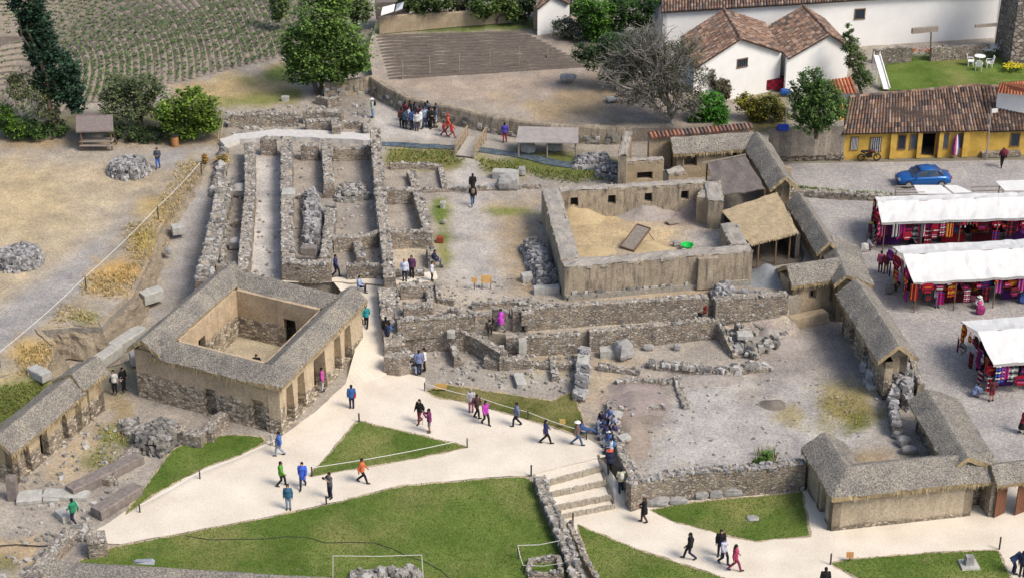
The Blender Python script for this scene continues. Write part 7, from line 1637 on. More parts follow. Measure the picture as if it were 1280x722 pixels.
mb = MB(); mb.box((0, 0, .05), (1.0, .9, .12), .1, jit=.03); mb.build('slab', M['slab'], ms, rel=True); mb = MB(); mb.box((0, 0, .36), (.5, .4, .56), .1, 0, .75, jit=.03); mb.build('stone', M['boulder'], ms, rel=True)
bn = empty('barrel_bin', at(219, 182, ZA), 0, 'rusty orange barrel bin with a black rim beside the yard hedge', 'bin')
mb = MB(); mb.tube([(0, 0, 0), (0, 0, .3), (0, 0, .8)], [.29, .31, .29], 14); mb.build('drum', simple('rusty_orange', (.36, .17, .06), .8, .3, 5), bn, rel=True); mb = MB(); mb.tube([(0, 0, .8), (0, 0, .95)], [.33, .3], 14); mb.build('rim', M['dark'], bn, rel=True)
for i, (px, py, tx, ty) in enumerate(((272, 172, 277, 140), (275, 176, 279, 150))):
    mb = MB(); P = at(px, py, ZA); mb.tube([P, P.lerp(lift(P, tx, ty), .5), lift(P, tx, ty)], [.08, .07, .05], 6); tag(mb.build('wooden_pole', simple('pale_pole', (.45, .37, .26), .8, .2)), ('taller', 'shorter')[i]+' pale pole leaning at the right end of the yard hedge', 'pole')
tree('golden dry shrub at the head of the sunken lane', (279, 204), ZA, [(279, 197, 9, 6)], (.24, .18, .07), 300, .18, .03, 'dry_shrub', 'bush')
tree('small golden shrub beside the yard rope', (256, 205), ZA, [(256, 198, 3, 6)], (.26, .16, .05), 120, .16, .03, 'dry_shrub', 'bush')
# ropes on posts
ROPE = simple('white_rope', (.62, .6, .55), .8, .1); PST = simple('dark_post', (.05, .045, .04), .7, .3)
def rope(label, pts, z, h=.8, posts=True, r=.022, mat=None, sagk=.12, thick=.045):
    P = [at(p[0], p[1], z) for p in pts]; root = empty('rope_fence', P[0], 0, label, 'fence'); mb = MB()
    for a, b_ in zip(P, P[1:]):
        L = (b_-a).length; mb.tube([a.lerp(b_, i/8)+Vector((0, 0, h-sagk*min(1, L/6)*math.sin(math.pi*i/8))) for i in range(9)], r, 5)
    mb.build('rope', mat or ROPE, root)
    if posts:
        for p in P: q = MB(); q.tube([p-Vector((0, 0, .1)), p+Vector((0, 0, h+.06))], thick, 6); q.build('post', PST, root)
rope('long white rope on thin posts between the dirt yard and the sunken lane', [(-60, 500), (0, 458), (108, 362), (198, 274), (252, 217)], ZA, .95)
rope('rope along the long edge of the triangular lawn', [(390, 595), (584, 559)], ZP, .6)
rope('rope along the edge of the grass strip', [(531, 488), (600, 506), (660, 524), (733, 549)], ZP, .55)
rope('rope along the upper edge of the left lawn', [(175, 640), (250, 598), (345, 558)], ZP, .5)
for i, (px, py, z, h_, l) in enumerate([(449, 527, ZP, .6, 'small dark post at the upper tip of the triangular lawn'), (408, 630, ZP, .55, 'small dark post on the path edge of the big lawn'), (664, 594, ZP, .7, 'small dark post at the top of the path steps'), (716, 655, 0, .75, 'small dark post at the tip of the corner lawn'), (1038, 705, 0, .7, 'small dark post at the tip of the front lawn'), (1249, 686, 0, .8, 'small dark post at the right end of the front lawn'), (132, 680, ZP, .6, 'small dark post beside the ruined pier at the tip of the path'), (89, 616, ZP, .5, 'small dark post by the long granite beam'), (1035, 662, 0, .5, 'small dark post at the left corner of the plastered front wall'), (340, 556, ZP, .75, 'thick pale post next to the corner of the courtyard building')]):
    mb = MB(); mb.tube([(0, 0, -.1), (0, 0, h_)], .09 if 'pale' in l else .05, 7); mb.ell((0, 0, h_), (.06, .06, .04), 6, 3); o = mb.build('bollard', M['slab'] if 'pale' in l else PST); o.location = at(px, py, z); tag(o, l, 'post', 'little posts along the paths')
fr = empty('rope_fence', at(472, 722, ZP), 0, 'white rope strung on posts round the small dig at the bottom of the big lawn', 'fence')
a, b_ = at(416, 722, ZP), at(529, 722, ZP); A2, B2 = lift(a, 416, 694), lift(b_, 527, 693)
for p, q in ((a, A2), (b_, B2)): mb = MB(); mb.tube([p, q], .028, 6); mb.build('post', M['canvas'], fr)
mb = MB(); mb.tube([A2, A2.lerp(B2, .5)-Vector((0, 0, .06)), B2], .018, 5); mb.build('rope', ROPE, fr)
heap('low dark heap of earth and stones inside the white rope frame', [(436, 716), (520, 712), (530, 730), (430, 735)], ZP, .5, 70, .28, 'rubble')
fr = empty('rope_fence', at(672, 700, ZP), 0, 'white rope strung round a small stone pit beside the rough wall', 'fence')
pp = [at(651, 712, ZP), at(648, 698, ZP), at(700, 696, ZP), at(702, 716, ZP)]
tp = [p+Vector((0, 0, .9)) for p in pp]; tp[0] = lift(pp[0], 654, 706); tp[1] = lift(pp[1], 647, 681); tp[2] = lift(pp[2], 700, 675); tp[3] = lift(pp[3], 704, 703)
mb = MB()
for p, q in zip(tp, tp[1:]+tp[:1])if False else ((tp[2], tp[1]), (tp[1], tp[0]), (tp[0], tp[3])): mb.tube([p, p.lerp(q, .5)-Vector((0, 0, .12)), q], .018, 5)
mb.build('rope', ROPE, fr)
for p, q in zip(pp, tp): mb = MB(); mb.tube([p, q], .04, 6); mb.build('post', PST, fr)
ruin_wall('low square kerb of a stone pit inside the rope', [(660, 712), (664, 696), (698, 694), (702, 714), (660, 715)], .3, 1.35, .9, stones=.6)
mb = MB(); P = [at(x, y, ZP+.05) for x, y in ((232, 669), (261, 674), (330, 673), (358, 670), (384, 671), (407, 678), (440, 677), (468, 678), (490, 685), (508, 694), (530, 701), (552, 713), (570, 730))]
mb.tube(P, .024, 6); tag(mb.build('hose', simple('black_hose', (.03, .035, .03), .5)), 'dark hose snaking across the big lawn', 'hose')
mb = MB(); P = [at(x, y, ZP+.04) for x, y in ((-20, 683), (20, 680), (50, 682), (80, 680))]; mb.tube(P, .03, 6); tag(mb.build('cable', M['iron']), 'thin dark cable across the earth at the bottom left', 'cable')
# window details near the camera edge
o = MB(); o.box((0, 0, .06), (1.1, .35, .1), 0, 0, .8, jit=.05); o = o.build('tarpaulin', simple('blue_white_sheet', (.3, .32, .36), .5, .5, 2)); o.location = at(180, 702, 2.9); tag(o, 'crumpled blue and white sheet behind the bottom thatched roof', 'sheet')
o = MB(); o.box((0, 0, .18), (.5, .45, .36), 0, 0, .92, jit=.02); o = o.build('crate', simple('red_crate', (.25, .05, .03), .7, .2)); o.location = at(550, 302, ZA); tag(o, 'small red crate at the end of the row of stones on the narrow grass strip', 'crate')
# ------------------------------------------------------------ people
def J(**k):
    b = dict(pel=(0, 0, .92), che=(0, .01, 1.27), nek=(0, 0, 1.43), hed=(0, .03, 1.56), sho=((.175, 0, 1.365), (-.175, 0, 1.365)), elb=((.235, -.03, 1.09), (-.235, -.03, 1.09)), wri=((.245, .05, .86), (-.245, .05, .86)),
             hip=((.085, 0, .88), (-.085, 0, .88)), kne=((.095, .03, .48), (-.095, .03, .48)), ank=((.095, -.02, .09), (-.095, -.02, .09)), toe=((.11, .14, .03), (-.11, .14, .03)))
    b.update(k); return b
def sh(p, d): return tuple(tuple(a+b for a, b in zip(q, d)) for q in p) if hasattr(p[0], '__len__') else tuple(a+b for a, b in zip(p, d))
def lower(b, d, keys=('pel', 'che', 'nek', 'hed', 'sho', 'elb', 'wri', 'hip')):
    for k in keys: b[k] = sh(b[k], d)
    return b
POSES = {
    'stand': J(), 'rest': J(elb=((.25, -.05, 1.1), (-.25, .0, 1.1)), wri=((.2, .12, 1.0), (-.13, .22, 1.06)), kne=((.1, .05, .48), (-.1, .0, .48)), ank=((.12, .04, .09), (-.11, -.04, .09)), toe=((.16, .19, .03), (-.15, .11, .03))),
    'walk': J(kne=((.09, .2, .5), (-.09, .03, .47)), ank=((.09, .31, .09), (-.09, -.33, .15)), toe=((.1, .47, .06), (-.1, -.2, .03)), elb=((.235, -.15, 1.11), (-.235, .08, 1.1)), wri=((.24, -.14, .87), (-.21, .25, .93))),
    'step': J(kne=((.09, .02, .47), (-.09, .2, .5)), ank=((.09, -.27, .13), (-.09, .23, .09)), toe=((.1, -.13, .03), (-.1, .39, .04)), elb=((.235, .07, 1.1), (-.235, -.12, 1.1)), wri=((.21, .22, .92), (-.24, -.1, .86))),
    'photo': J(elb=((.22, .2, 1.22), (-.22, .2, 1.22)), wri=((.07, .36, 1.44), (-.07, .36, 1.44))),
    'hold': J(elb=((.24, .04, 1.1), (-.24, .04, 1.1)), wri=((.09, .29, 1.12), (-.09, .29, 1.12)), kne=((.09, .12, .49), (-.09, .02, .48)), ank=((.09, .14, .09), (-.09, -.16, .11)), toe=((.1, .3, .04), (-.1, -.01, .03))),
    'point': J(elb=((.235, -.03, 1.09), (-.3, .12, 1.52)), wri=((.245, .05, .86), (-.32, .24, 1.76))),
    'bend': J(pel=(0, -.14, .9), che=(0, .16, 1.14), nek=(0, .3, 1.22), hed=(0, .43, 1.27), sho=((.175, .23, 1.18), (-.175, .23, 1.18)), elb=((.23, .3, .92), (-.23, .3, .92)), wri=((.14, .45, .8), (-.14, .45, .8)), hip=((.085, -.12, .87), (-.085, -.12, .87))),
    'sit': lower(J(kne=((.11, .42, .5), (-.11, .42, .5)), ank=((.11, .44, .09), (-.11, .4, .09)), toe=((.12, .6, .03), (-.12, .56, .03)), elb=((.235, .08, 1.12), (-.235, .08, 1.12)), wri=((.12, .3, 1.0), (-.12, .3, 1.0)), hed=(0, .07, 1.55)), (0, 0, -.41)),
    'ground': lower(J(kne=((.12, .46, .3), (-.1, .42, .22)), ank=((.12, .86, .08), (-.1, .86, .08)), toe=((.14, .92, .22), (-.12, .92, .22)), che=(0, -.08, 1.25), nek=(0, -.12, 1.4), hed=(0, -.1, 1.53), sho=((.175, -.12, 1.34), (-.175, -.12, 1.34)), elb=((.25, -.22, 1.1), (-.22, .0, 1.08)), wri=((.27, -.3, .86), (-.12, .22, 1.02))), (0, 0, -.8)),
    'crouch': lower(J(kne=((.16, .3, .46), (-.16, .3, .46)), ank=((.13, .05, .09), (-.13, .05, .09)), toe=((.15, .22, .03), (-.15, .22, .03)), che=(0, .14, 1.22), nek=(0, .2, 1.36), hed=(0, .27, 1.48), sho=((.175, .18, 1.3), (-.175, .18, 1.3)), elb=((.24, .32, 1.06), (-.24, .32, 1.06)), wri=((.12, .5, .98), (-.12, .5, .98))), (0, -.06, -.6)),
}
def remesh(mb, voxel, name, smooth=2):
    o = mb.build(name, [PST]); m = o.modifiers.new('r', 'REMESH'); m.mode = 'VOXEL'; m.voxel_size = voxel
    s = o.modifiers.new('s', 'SMOOTH'); s.iterations = smooth; s.factor = .5
    dg = bpy.context.evaluated_depsgraph_get(); me = bpy.data.meshes.new_from_object(o.evaluated_get(dg)); me.name = name
    me.polygons.foreach_set('use_smooth', [True]*len(me.polygons)); bpy.data.objects.remove(o); return me
def V(p): return Vector(p)
def chain(mb, pts, rs, n=9):
    mb.tube(pts, rs, n)
    for p, r in zip(pts, rs): mb.ell(p, (r, r, r), 9, 6)
def torso(mb, b, k, zlow=0):
    pel, che, nek = V(b['pel']), V(b['che']), V(b['nek']); ax = (nek-pel).normalized(); fwd = Vector((1, 0, 0)).cross(ax)*-1
    pts = [pel-ax*(.06+zlow), pel+ax*.04, pel.lerp(che, .5), che, che.lerp(nek, .55), nek-ax*.01]; wd = [.165, .17, .145, .175, .16, .07]; dp = [.115, .12, .1, .12, .1, .065]; n = 14; vs = []
    for p, w_, d_ in zip(pts, wd, dp):
        for i in range(n):
            t = 2*math.pi*i/n; vs.append(p+Vector((1, 0, 0))*math.cos(t)*(w_+k)+fwd*math.sin(t)*(d_+k))
    mb.add(vs, [(i*n+q, i*n+(q+1) % n, (i+1)*n+(q+1) % n, (i+1)*n+q) for i in range(5) for q in range(n)]+[tuple(range(n-1, -1, -1)), tuple(5*n+q for q in range(n))])
PM = {}
def pose_mesh(pose, part):
    if (pose, part) in PM: return PM[pose, part]
    b = POSES[pose]; mb = MB()
    if part == 'body':
        torso(mb, b, 0); h = V(b['hed']); chain(mb, [V(b['nek'])-Vector((0, 0, .04)), h-Vector((0, 0, .05))], [.058, .05])
        mb.ell(h, (.078, .095, .118), 14, 10, z0=-.999); mb.ell(h+Vector((0, .05, -.055)), (.055, .055, .06), 10, 8, z0=-.999); mb.tube([h+Vector((0, .085, .02)), h+Vector((0, .118, -.02)), h+Vector((0, .09, -.03))], [.012, .018, .012], 6)
        for s in (-1, 1): mb.ell(h+Vector((s*.08, -.005, -.005)), (.014, .025, .034), 8, 6, z0=-.999)
        for i in (0, 1):
            s, e, w_ = V(b['sho'][i]), V(b['elb'][i]), V(b['wri'][i]); chain(mb, [s, s.lerp(e, .5), e, e.lerp(w_, .4), w_], [.062, .05, .042, .042, .028])
            d = (w_-e).normalized(); sx = 1 if i == 0 else -1; a = d.cross(Vector((sx, .3, 0))).normalized(); c = a.cross(d).normalized(); pm = w_+d*.055
            mb.tube([w_, pm, w_+d*.095], [.028, .038, .034], 8)
            for f, (off, L) in enumerate(((-.032, .062), (-.011, .075), (.011, .07), (.032, .055))): q = w_+d*.09+a*off; mb.tube([q, q+d*L*.55+a*off*.15, q+d*L*.95+c*.02*sx], [.011, .010, .008], 6)
            q = w_+d*.035-a*.03; mb.tube([q, q-a*.03+d*.03, q-a*.035+d*.065], [.013, .011, .009], 6)
            hp, k, an, to = V(b['hip'][i]), V(b['kne'][i]), V(b['ank'][i]), V(b['toe'][i]); chain(mb, [hp, hp.lerp(k, .5), k, k.lerp(an, .35), an], [.088, .075, .055, .056, .038]); chain(mb, [an-Vector((0, 0, .03)), to], [.042, .034])
        me = remesh(mb, .0125, 'body_'+pose, 1)
    elif part in ('jacket', 'coat', 'shirt'):
        k = .022 if part == 'shirt' else .036
        torso(mb, b, k, .05 if part != 'coat' else .05)
        pel, ax = V(b['pel']), (V(b['nek'])-V(b['pel'])).normalized()
        if part != 'shirt': mb.ell(V(b['nek'])-ax*.01, (.085, .08, .05), 10, 6, z0=-.999)
        if part == 'coat' and pose not in ('sit', 'ground', 'crouch'): mb.tube([pel, pel-Vector((0, 0, .32))], [.19, .2], 12)
        for i in (0, 1):
            s, e, w_ = V(b['sho'][i]), V(b['elb'][i]), V(b['wri'][i])
            if part == 'shirt' : chain(mb, [s, s.lerp(e, .5), s.lerp(e, .85)], [.072, .064, .06])
            else: chain(mb, [s, s.lerp(e, .5), e, e.lerp(w_, .5), e.lerp(w_, .97)], [.088, .076, .068, .06, .05])
        me = remesh(mb, .017, part+'_'+pose, 2)
    elif part in ('trousers', 'shorts'):
        pel = V(b['pel']); mb.ell(pel-Vector((0, 0, .02)), (.175, .13, .12), 12, 8, z0=-.999)
        for i in (0, 1):
            hp, k, an = V(b['hip'][i]), V(b['kne'][i]), V(b['ank'][i])
            if part == 'trousers': chain(mb, [hp, hp.lerp(k, .5), k, k.lerp(an, .45), k.lerp(an, .96)], [.103, .09, .074, .07, .062])
            else: chain(mb, [hp, hp.lerp(k, .5), hp.lerp(k, .9)], [.105, .098, .092])
        me = remesh(mb, .017, part+'_'+pose, 2)
    elif part == 'skirt':
        pel = V(b['pel'])
        if pose in ('sit', 'ground', 'crouch'):
            kk = (V(b['kne'][0])+V(b['kne'][1]))/2; chain(mb, [pel, kk], [.2, .2]); chain(mb, [kk, kk.lerp((V(b['ank'][0])+V(b['ank'][1]))/2, .6)], [.2, .2])
        else: mb.tube([pel+Vector((0, 0, .08)), pel-Vector((0, 0, .15)), pel-Vector((0, .0, .55))], [.16, .2, .27], 14)
        me = remesh(mb, .02, 'skirt_'+pose, 2)
    elif part in ('shoe0', 'shoe1'):
        i = int(part[-1]); an, to = V(b['ank'][i]), V(b['toe'][i]); d = to-an; chain(mb, [an-Vector((0, 0, .045))-d*.15, an.lerp(to, .5)-Vector((0, 0, .012)), to], [.05, .05, .042]); me = remesh(mb, .016, 'shoe_'+pose, 1)
    elif part in ('hair_short', 'hair_long'):
        h = V(b['hed']); mb.ell(h+Vector((0, -.018, .022)), (.092, .105, .116), 12, 8, z0=-.25)
        if part == 'hair_long': mb.ell(h+Vector((0, -.085, -.1)), (.085, .05, .2), 10, 8, z0=-.999)
        else: mb.ell(h+Vector((0, -.06, -.03)), (.078, .05, .08), 10, 8, z0=-.999)
        me = remesh(mb, .014, part+'_'+pose, 1)
    elif part in ('brim_hat', 'cap', 'helmet'):
        h = V(b['hed'])+Vector((0, -.005, .05)); mb.ell(h, (.105, .12, .11), 14, 6, z0=0.0)
        if part == 'brim_hat': mb.tube([h-Vector((0, 0, .005)), h+Vector((0, 0, .012))], [.2, .19], 16)
        if part == 'cap': mb.plate([h+Vector(q) for q in ((-.08, .08, 0), (.08, .08, 0), (.06, .2, -.01), (-.06, .2, -.01))], (0, 0, .015))
        me = remesh(mb, .011, part+'_'+pose, 1)
    elif part == 'backpack':
        che, pel = V(b['che']), V(b['pel']); ax = (V(b['nek'])-pel).normalized(); bk = ax.cross(Vector((1, 0, 0))).normalized()
        if bk.y > 0: bk = -bk
        c = che+bk*.2-ax*.04; fr = []
        mb.ell(c, (.15, .11, .23), 10, 8, z0=-.999); mb.ell(c+bk*.07-ax*.07, (.11, .06, .11), 8, 6, z0=-.999)
        for s in (-1, 1): mb.tube([V(b['sho'][0 if s > 0 else 1])*1.0+Vector((-s*.06, 0, .06))+bk*.1, V(b['sho'][0 if s > 0 else 1])+Vector((-s*.06, 0, .075)), che+Vector((s*.1, 0, 0))-bk*.16, c+Vector((s*.12, 0, -.15))], .024, 6)
        me = remesh(mb, .018, 'backpack_'+pose, 1)
    PM[pose, part] = me; return me
CM = {}
def cmat(c):
    c = HUE.get(c, c) if isinstance(c, str) else c
    key = tuple(round(x, 3) for x in c)
    if key not in CM: g = sum(c)/3; CM[key] = simple('cloth_colour', tuple(x*.84+g*.16 for x in c), .9, .28, 7, .5)
    return CM[key]
SKIN = [simple('skin', (.38, .22, .15), .6, .06, 5), simple('tan_skin', (.28, .15, .095), .6, .06, 5)]
HC = {'black': (.012, .01, .01), 'brown': (.05, .028, .015), 'fair': (.25, .16, .07), 'grey': (.25, .24, .23)}
DIR = {'A': 0, 'L': 90, 'T': 180, 'R': -90, 'TL': 135, 'TR': -135, 'AL': 45, 'AR': -45}
def person(label, px, py, z, face, pose='stand', top='navy', bottom='black', hair='black', long=False, tt='jacket', bt='trousers', hat=None, bag=None, h=1.68, shoe=(.03, .028, .026), group=None, skin=None, lean=0, accent=None):
    a = R(DIR[face] if isinstance(face, str) else face)+rnd(-.15, .15); root = empty('person', at(px, py, z), a, label, 'person', group); s = h/1.68; root.scale = (s, s, s)
    def child(name, me, m):
        if not me.materials: me.materials.append(m)
        o = bpy.data.objects.new(name, me); COL.objects.link(o); o.parent = root; o.material_slots[0].link = 'OBJECT'; o.material_slots[0].material = m; return o
    child('body', pose_mesh(pose, 'body'), skin or random.choice(SKIN)); child({'coat': 'coat', 'jacket': 'jacket', 'shirt': 'shirt'}[tt], pose_mesh(pose, tt), cmat(top)); child(bt, pose_mesh(pose, bt), cmat(bottom))
    for i in (0, 1): child('shoe', pose_mesh(pose, 'shoe%d' % i), cmat(shoe))
    if hair: child('hair', pose_mesh(pose, 'hair_long' if long else 'hair_short'), cmat(HC[hair]))
    if hat: child(hat[0], pose_mesh(pose, hat[0]), cmat(hat[1]))
    if bag: child('backpack', pose_mesh(pose, 'backpack'), cmat(bag))
    b = POSES[pose]
    if accent:
        kind, c = accent; mb = MB()
        if kind == 'shoulder_bag': q = V(b['hip'][0])+Vector((.14, -.02, .05)); mb.box(q, (.09, .26, .24), 0, 0, .9); mb.tube([q+Vector((0, -.1, .12)), V(b['sho'][1])+Vector((0, 0, .09)), q+Vector((0, .1, .12))], .014, 5)
        if kind == 'walking_stick': w_ = V(b['wri'][1]); mb.tube([w_+Vector((0, .05, .1)), Vector((w_.x-.05, w_.y+.2, 0))], .015, 5)
        if kind == 'camera': w_ = (V(b['wri'][0])+V(b['wri'][1]))/2; mb.box(w_+Vector((0, .08, .06)), (.14, .08, .1))
        if kind == 'bundle': q = V(b['che'])+Vector((0, -.3, .12)); mb.ell(q, (.34, .26, .32), 12, 8, z0=-.999)
        if kind == 'stripe': 
            q = V(b['che'])
            for sx in (-1, 1): mb.tube([V(b['sho'][0 if sx > 0 else 1])+Vector((sx*.06, 0, .06)), V(b['elb'][0 if sx > 0 else 1])+Vector((sx*.06, 0, 0))], .03, 6)
        if kind == 'scarf': mb.tube([V(b['nek'])+Vector((-.08, .06, 0)), V(b['nek'])+Vector((0, .12, -.02)), V(b['che'])+Vector((.02, .17, -.05))], .05, 6)
        o = mb.build({'stripe': 'sleeve_stripe'}.get(kind, kind), cmat(c), root, rel=True)
    return root
P_ = person; NV = (.02, .024, .06); BK = (.014, .013, .015); DN = (.06, .09, .17); JN = (.05, .11, .24); LJ = (.22, .29, .4); GY = (.16, .16, .165); KH = (.3, .25, .17); WH = (.62, .62, .6)
# foreground and the lower paths
P_('person in a green jacket with white sleeve stripes, climbing past the granite beams', 93, 654, ZP, 'AL', 'walk', (.01, .22, .10), NV, accent=('stripe', WH))
P_('person in black with a white top, left of a pair behind the courtyard building', 144, 491, ZP+.1, 'T', 'stand', WH, BK, tt='shirt', long=True, accent=('shoulder_bag', BK))
P_('person all in black, right of a pair behind the courtyard building', 155, 488, ZP+.1, 'TR', 'rest', BK, BK, accent=('shoulder_bag', WH))
P_('person in a bright blue jacket and jeans walking round the corner of the courtyard building', 350, 569, ZP, 'L', 'step', (.03, .12, .42), LJ)
P_('person in a bright green hooded jacket on the sandy path', 352, 607, ZP, 'R', 'step', (.10, .33, .02), BK)
P_('person in a long royal blue rain jacket on the sandy path', 379, 609, ZP, 'T', 'walk', (.015, .10, .62), NV, tt='coat', h=1.75)
P_('woman in a dark teal jacket and pale jeans standing below the others on the path', 361, 636, ZP, 'T', 'stand', (.03, .13, .22), LJ, 'brown', True)
P_('person in a grey shirt and dark trousers raising a camera on the path', 413, 622, ZP, 'TL', 'photo', (.09, .09, .11), NV, accent=('camera', BK), tt='shirt', h=1.75)
P_('person in an orange jacket striding right along the path', 453, 603, ZP, 'R', 'walk', (.62, .12, .015), BK)
P_('person in a blue jacket with a red bag, walking below the thatched courtyard building', 440, 510, ZP, 'A', 'stand', (.02, .10, .33), NV, accent=('shoulder_bag', (.5, .02, .03)))
P_('person in black with dark red trousers and a walking stick on the open path', 525, 528, ZP, 'TL', 'step', BK, (.14, .015, .025), accent=('walking_stick', GY), long=True)
P_('person in a maroon top and grey shorts raising a camera on the open path', 537, 540, ZP, 'L', 'photo', (.16, .02, .10), GY, accent=('camera', BK), bt='shorts')
P_('person in pale grey with dusty pink trousers beside the grass strip', 589, 515, ZP, 'A', 'stand', (.42, .40, .41), (.3, .09, .16), 'grey')
P_('person in dark brown with a backpack, holding a stick, beside the grass strip', 596, 522, ZP, 'R', 'hold', (.07, .035, .035), BK, bag=(.12, .03, .03), accent=('walking_stick', KH))
P_('person in a magenta jacket and black trousers beside the grass strip', 607, 530, ZP, 'TR', 'step', (.42, .01, .36), BK, long=True)
P_('person in a blue-grey jacket and dark trousers walking beside the grass strip', 646, 532, ZP, 'L', 'step', (.13, .15, .26), BK)
P_('woman with long black hair in navy walking to the right on the path', 682, 554, ZP, 'R', 'walk', (.02, .025, .11), BK, long=True)
P_('person in a brown top, white sun hat and jeans, striding near the steps', 721, 556, ZP, 'R', 'walk', (.16, .10, .08), JN, hat=('brim_hat', (.75, .74, .72)))
P_('person in blue sitting with legs stretched out on the grass strip', 729, 540, ZP+.03, 'R', 'ground', (.03, .08, .25), JN)
kids = [(752, 532, 'TL', 'navy and white, at the upper end of the row on the low wall', NV), (763, 527, 'TL', 'pale blue at the upper end, set back from the row', (.16, .22, .42)), (755, 541, 'L', 'dark blue, second in the row on the low wall', (.025, .04, .15)), (767, 537, 'TL', 'white and navy, sitting behind the second in the row', (.36, .38, .48)),
        (758, 549, 'L', 'navy, third in the row on the low wall', (.03, .035, .09)), (769, 547, 'TL', 'purple-grey, sitting behind the third in the row', (.10, .09, .16)), (762, 558, 'L', 'blue with a pale cap, fourth in the row on the low wall', (.04, .12, .34)), (764, 567, 'L', 'white with a blue backpack, at the lower end of the row', (.45, .5, .6))]
for i, (x, y, f, l, c) in enumerate(kids): P_('child in '+l, x, y, ZP+.02, f, 'sit', c, NV if i % 2 else LJ, h=1.45, long=i % 3 == 0, bag=(.03, .16, .42) if i == 7 else None, hat=('cap', WH) if i == 6 else None, group='children sitting on the low wall')
P_('man in dark clothes with an orange-red hat leaning on the low wall', 762, 592, ZP-.3, 'A', 'hold', NV, BK, hat=('brim_hat', (.6, .08, .02)))
P_('person with a pale yellow top and dark trousers at the corner of the court wall', 776, 615, .35, 'A', 'hold', (.5, .47, .28), NV, bag=(.55, .53, .45))
P_('person with long dark hair in a black jacket standing at the foot of the steps', 805, 652, .02, 'L', 'hold', BK, (.10, .055, .04), 'brown', True, tt='coat')
P_('woman in black with a purple bag walking left on the lower path', 862, 698, .02, 'L', 'walk', BK, NV, long=True, accent=('shoulder_bag', (.25, .06, .3)), h=1.75)
P_('woman with long black hair in dark clothes, behind a companion on the lower path', 900, 694, .02, 'T', 'stand', BK, BK, long=True, h=1.75)
P_('woman in a white and blue top with dark leggings on the lower path', 904, 704, .02, 'TR', 'step', (.45, .48, .58), NV, 'black', bag=NV, h=1.75)
P_('woman in a crimson tracksuit on the lower path', 918, 713, .02, 'R', 'walk', (.40, .02, .10), (.25, .012, .07), 'black', True, accent=('scarf', (.6, .3, .4)), h=1.75)
P_('person in black cut off by the bottom edge of the photo', 1030, 742, .02, 'A', 'stand', BK, BK, h=1.75)
P_('person in dark blue bending forward at the bottom right edge', 1267, 716, .02, 'R', 'bend', (.02, .035, .10), NV, h=1.75)
P_('person in navy standing next to the bending one at the right edge', 1277, 719, .02, 'T', 'stand', NV, BK, h=1.7)
# the courtyard, the walkway and the terraces
P_('person in black standing inside the open court of the thatched building', 322, 471, ZP, 'T', 'rest', BK, BK)
P_('person in a pink top and white trousers in the doorway of the courtyard building', 403, 488, ZP+.05, 'R', 'stand', (.5, .04, .3), (.5, .5, .52))
P_('person in a turquoise top and black trousers at the end of the thatched building', 458, 409, ZP+1.0, 'A', 'step', (.0, .28, .31), BK)
P_('person in dark clothes, upper one of a pair beside the pale walkway', 483, 424, ZP+.8, 'A', 'stand', BK, BK, long=True)
P_('person in dark clothes with a blue backpack beside the pale walkway', 485, 431, ZP+.7, 'L', 'rest', NV, BK, bag=(.02, .12, .3))
P_('woman in black and jeans with a white hat sitting on the end of the wall', 516, 464, ZP, 'TR', 'sit', BK, LJ, hat=('brim_hat', (.7, .68, .64)))
P_('man in a blue-grey shirt and dark trousers standing before the seated woman', 524, 467, ZP, 'A', 'stand', (.16, .20, .38), NV, h=1.75)
P_('person in a white shirt with long black hair beside the man in blue-grey', 531, 463, ZP, 'L', 'stand', WH, BK, long=True, tt='shirt')
P_('woman in a bright magenta jacket walking on the terrace', 626, 414, ZB, 'L', 'walk', (.52, .01, .50), GY, hair='black', tt='coat')
P_('person in black sitting against the upper terrace wall', 612, 413, ZB, 'T', 'sit', BK, BK, long=True, h=1.6)
P_('person in black with raised hands sitting on the terrace', 654, 413, ZB, 'R', 'photo', NV, BK, h=1.6)
P_('person in red and black sitting at the right end of the terrace', 880, 397, ZB, 'TL', 'sit', (.20, .02, .015), BK, (None), skin=SKIN[1], h=1.6)
P_('person in a navy jacket and black trousers in front of the small square rooms', 420, 346, ZA, 'R', 'step', (.02, .03, .12), BK)
P_('person in a pale blue shirt sitting at the top of the walkway', 449, 365, ZA-.3, 'R', 'sit', (.3, .38, .58), NV)
P_('person in a white and blue top in the pale floored room', 506, 351, ZA, 'T', 'stand', (.5, .55, .68), NV, 'fair')
P_('woman with brown hair in a purple jacket in the pale floored room', 515, 347, ZA, 'T', 'stand', (.09, .025, .08), BK, 'brown', True, accent=('shoulder_bag', (.6, .6, .6)))
P_('boy in a white shirt and black trousers by the room wall', 540, 351, ZA, 'R', 'stand', (.5, .55, .62), BK, h=1.45)
P_('person in dark clothes sitting on the wall at the edge of the gravel street', 543, 333, ZA, 'R', 'sit', NV, DN)
P_('person with a backpack and jeans walking away on the gravel street', 591, 257, ZA, 'A', 'walk', BK, JN, long=True, bag=(.20, .15, .09))
P_('person with dark hair just ahead of the walker with the backpack', 591, 243, ZA, 'A', 'step', BK, BK, long=True)
P_('man in blue trousers and a dark top alone on the dirt yard', 198, 210, ZA, 'T', 'hold', (.06, .07, .09), (.02, .11, .40))
P_('person with a white hat and blue trousers on the pavement below the big tree', 466, 147, ZA, 'L', 'stand', (.35, .4, .36), (.05, .18, .42), hat=('brim_hat', WH), bag=BK)
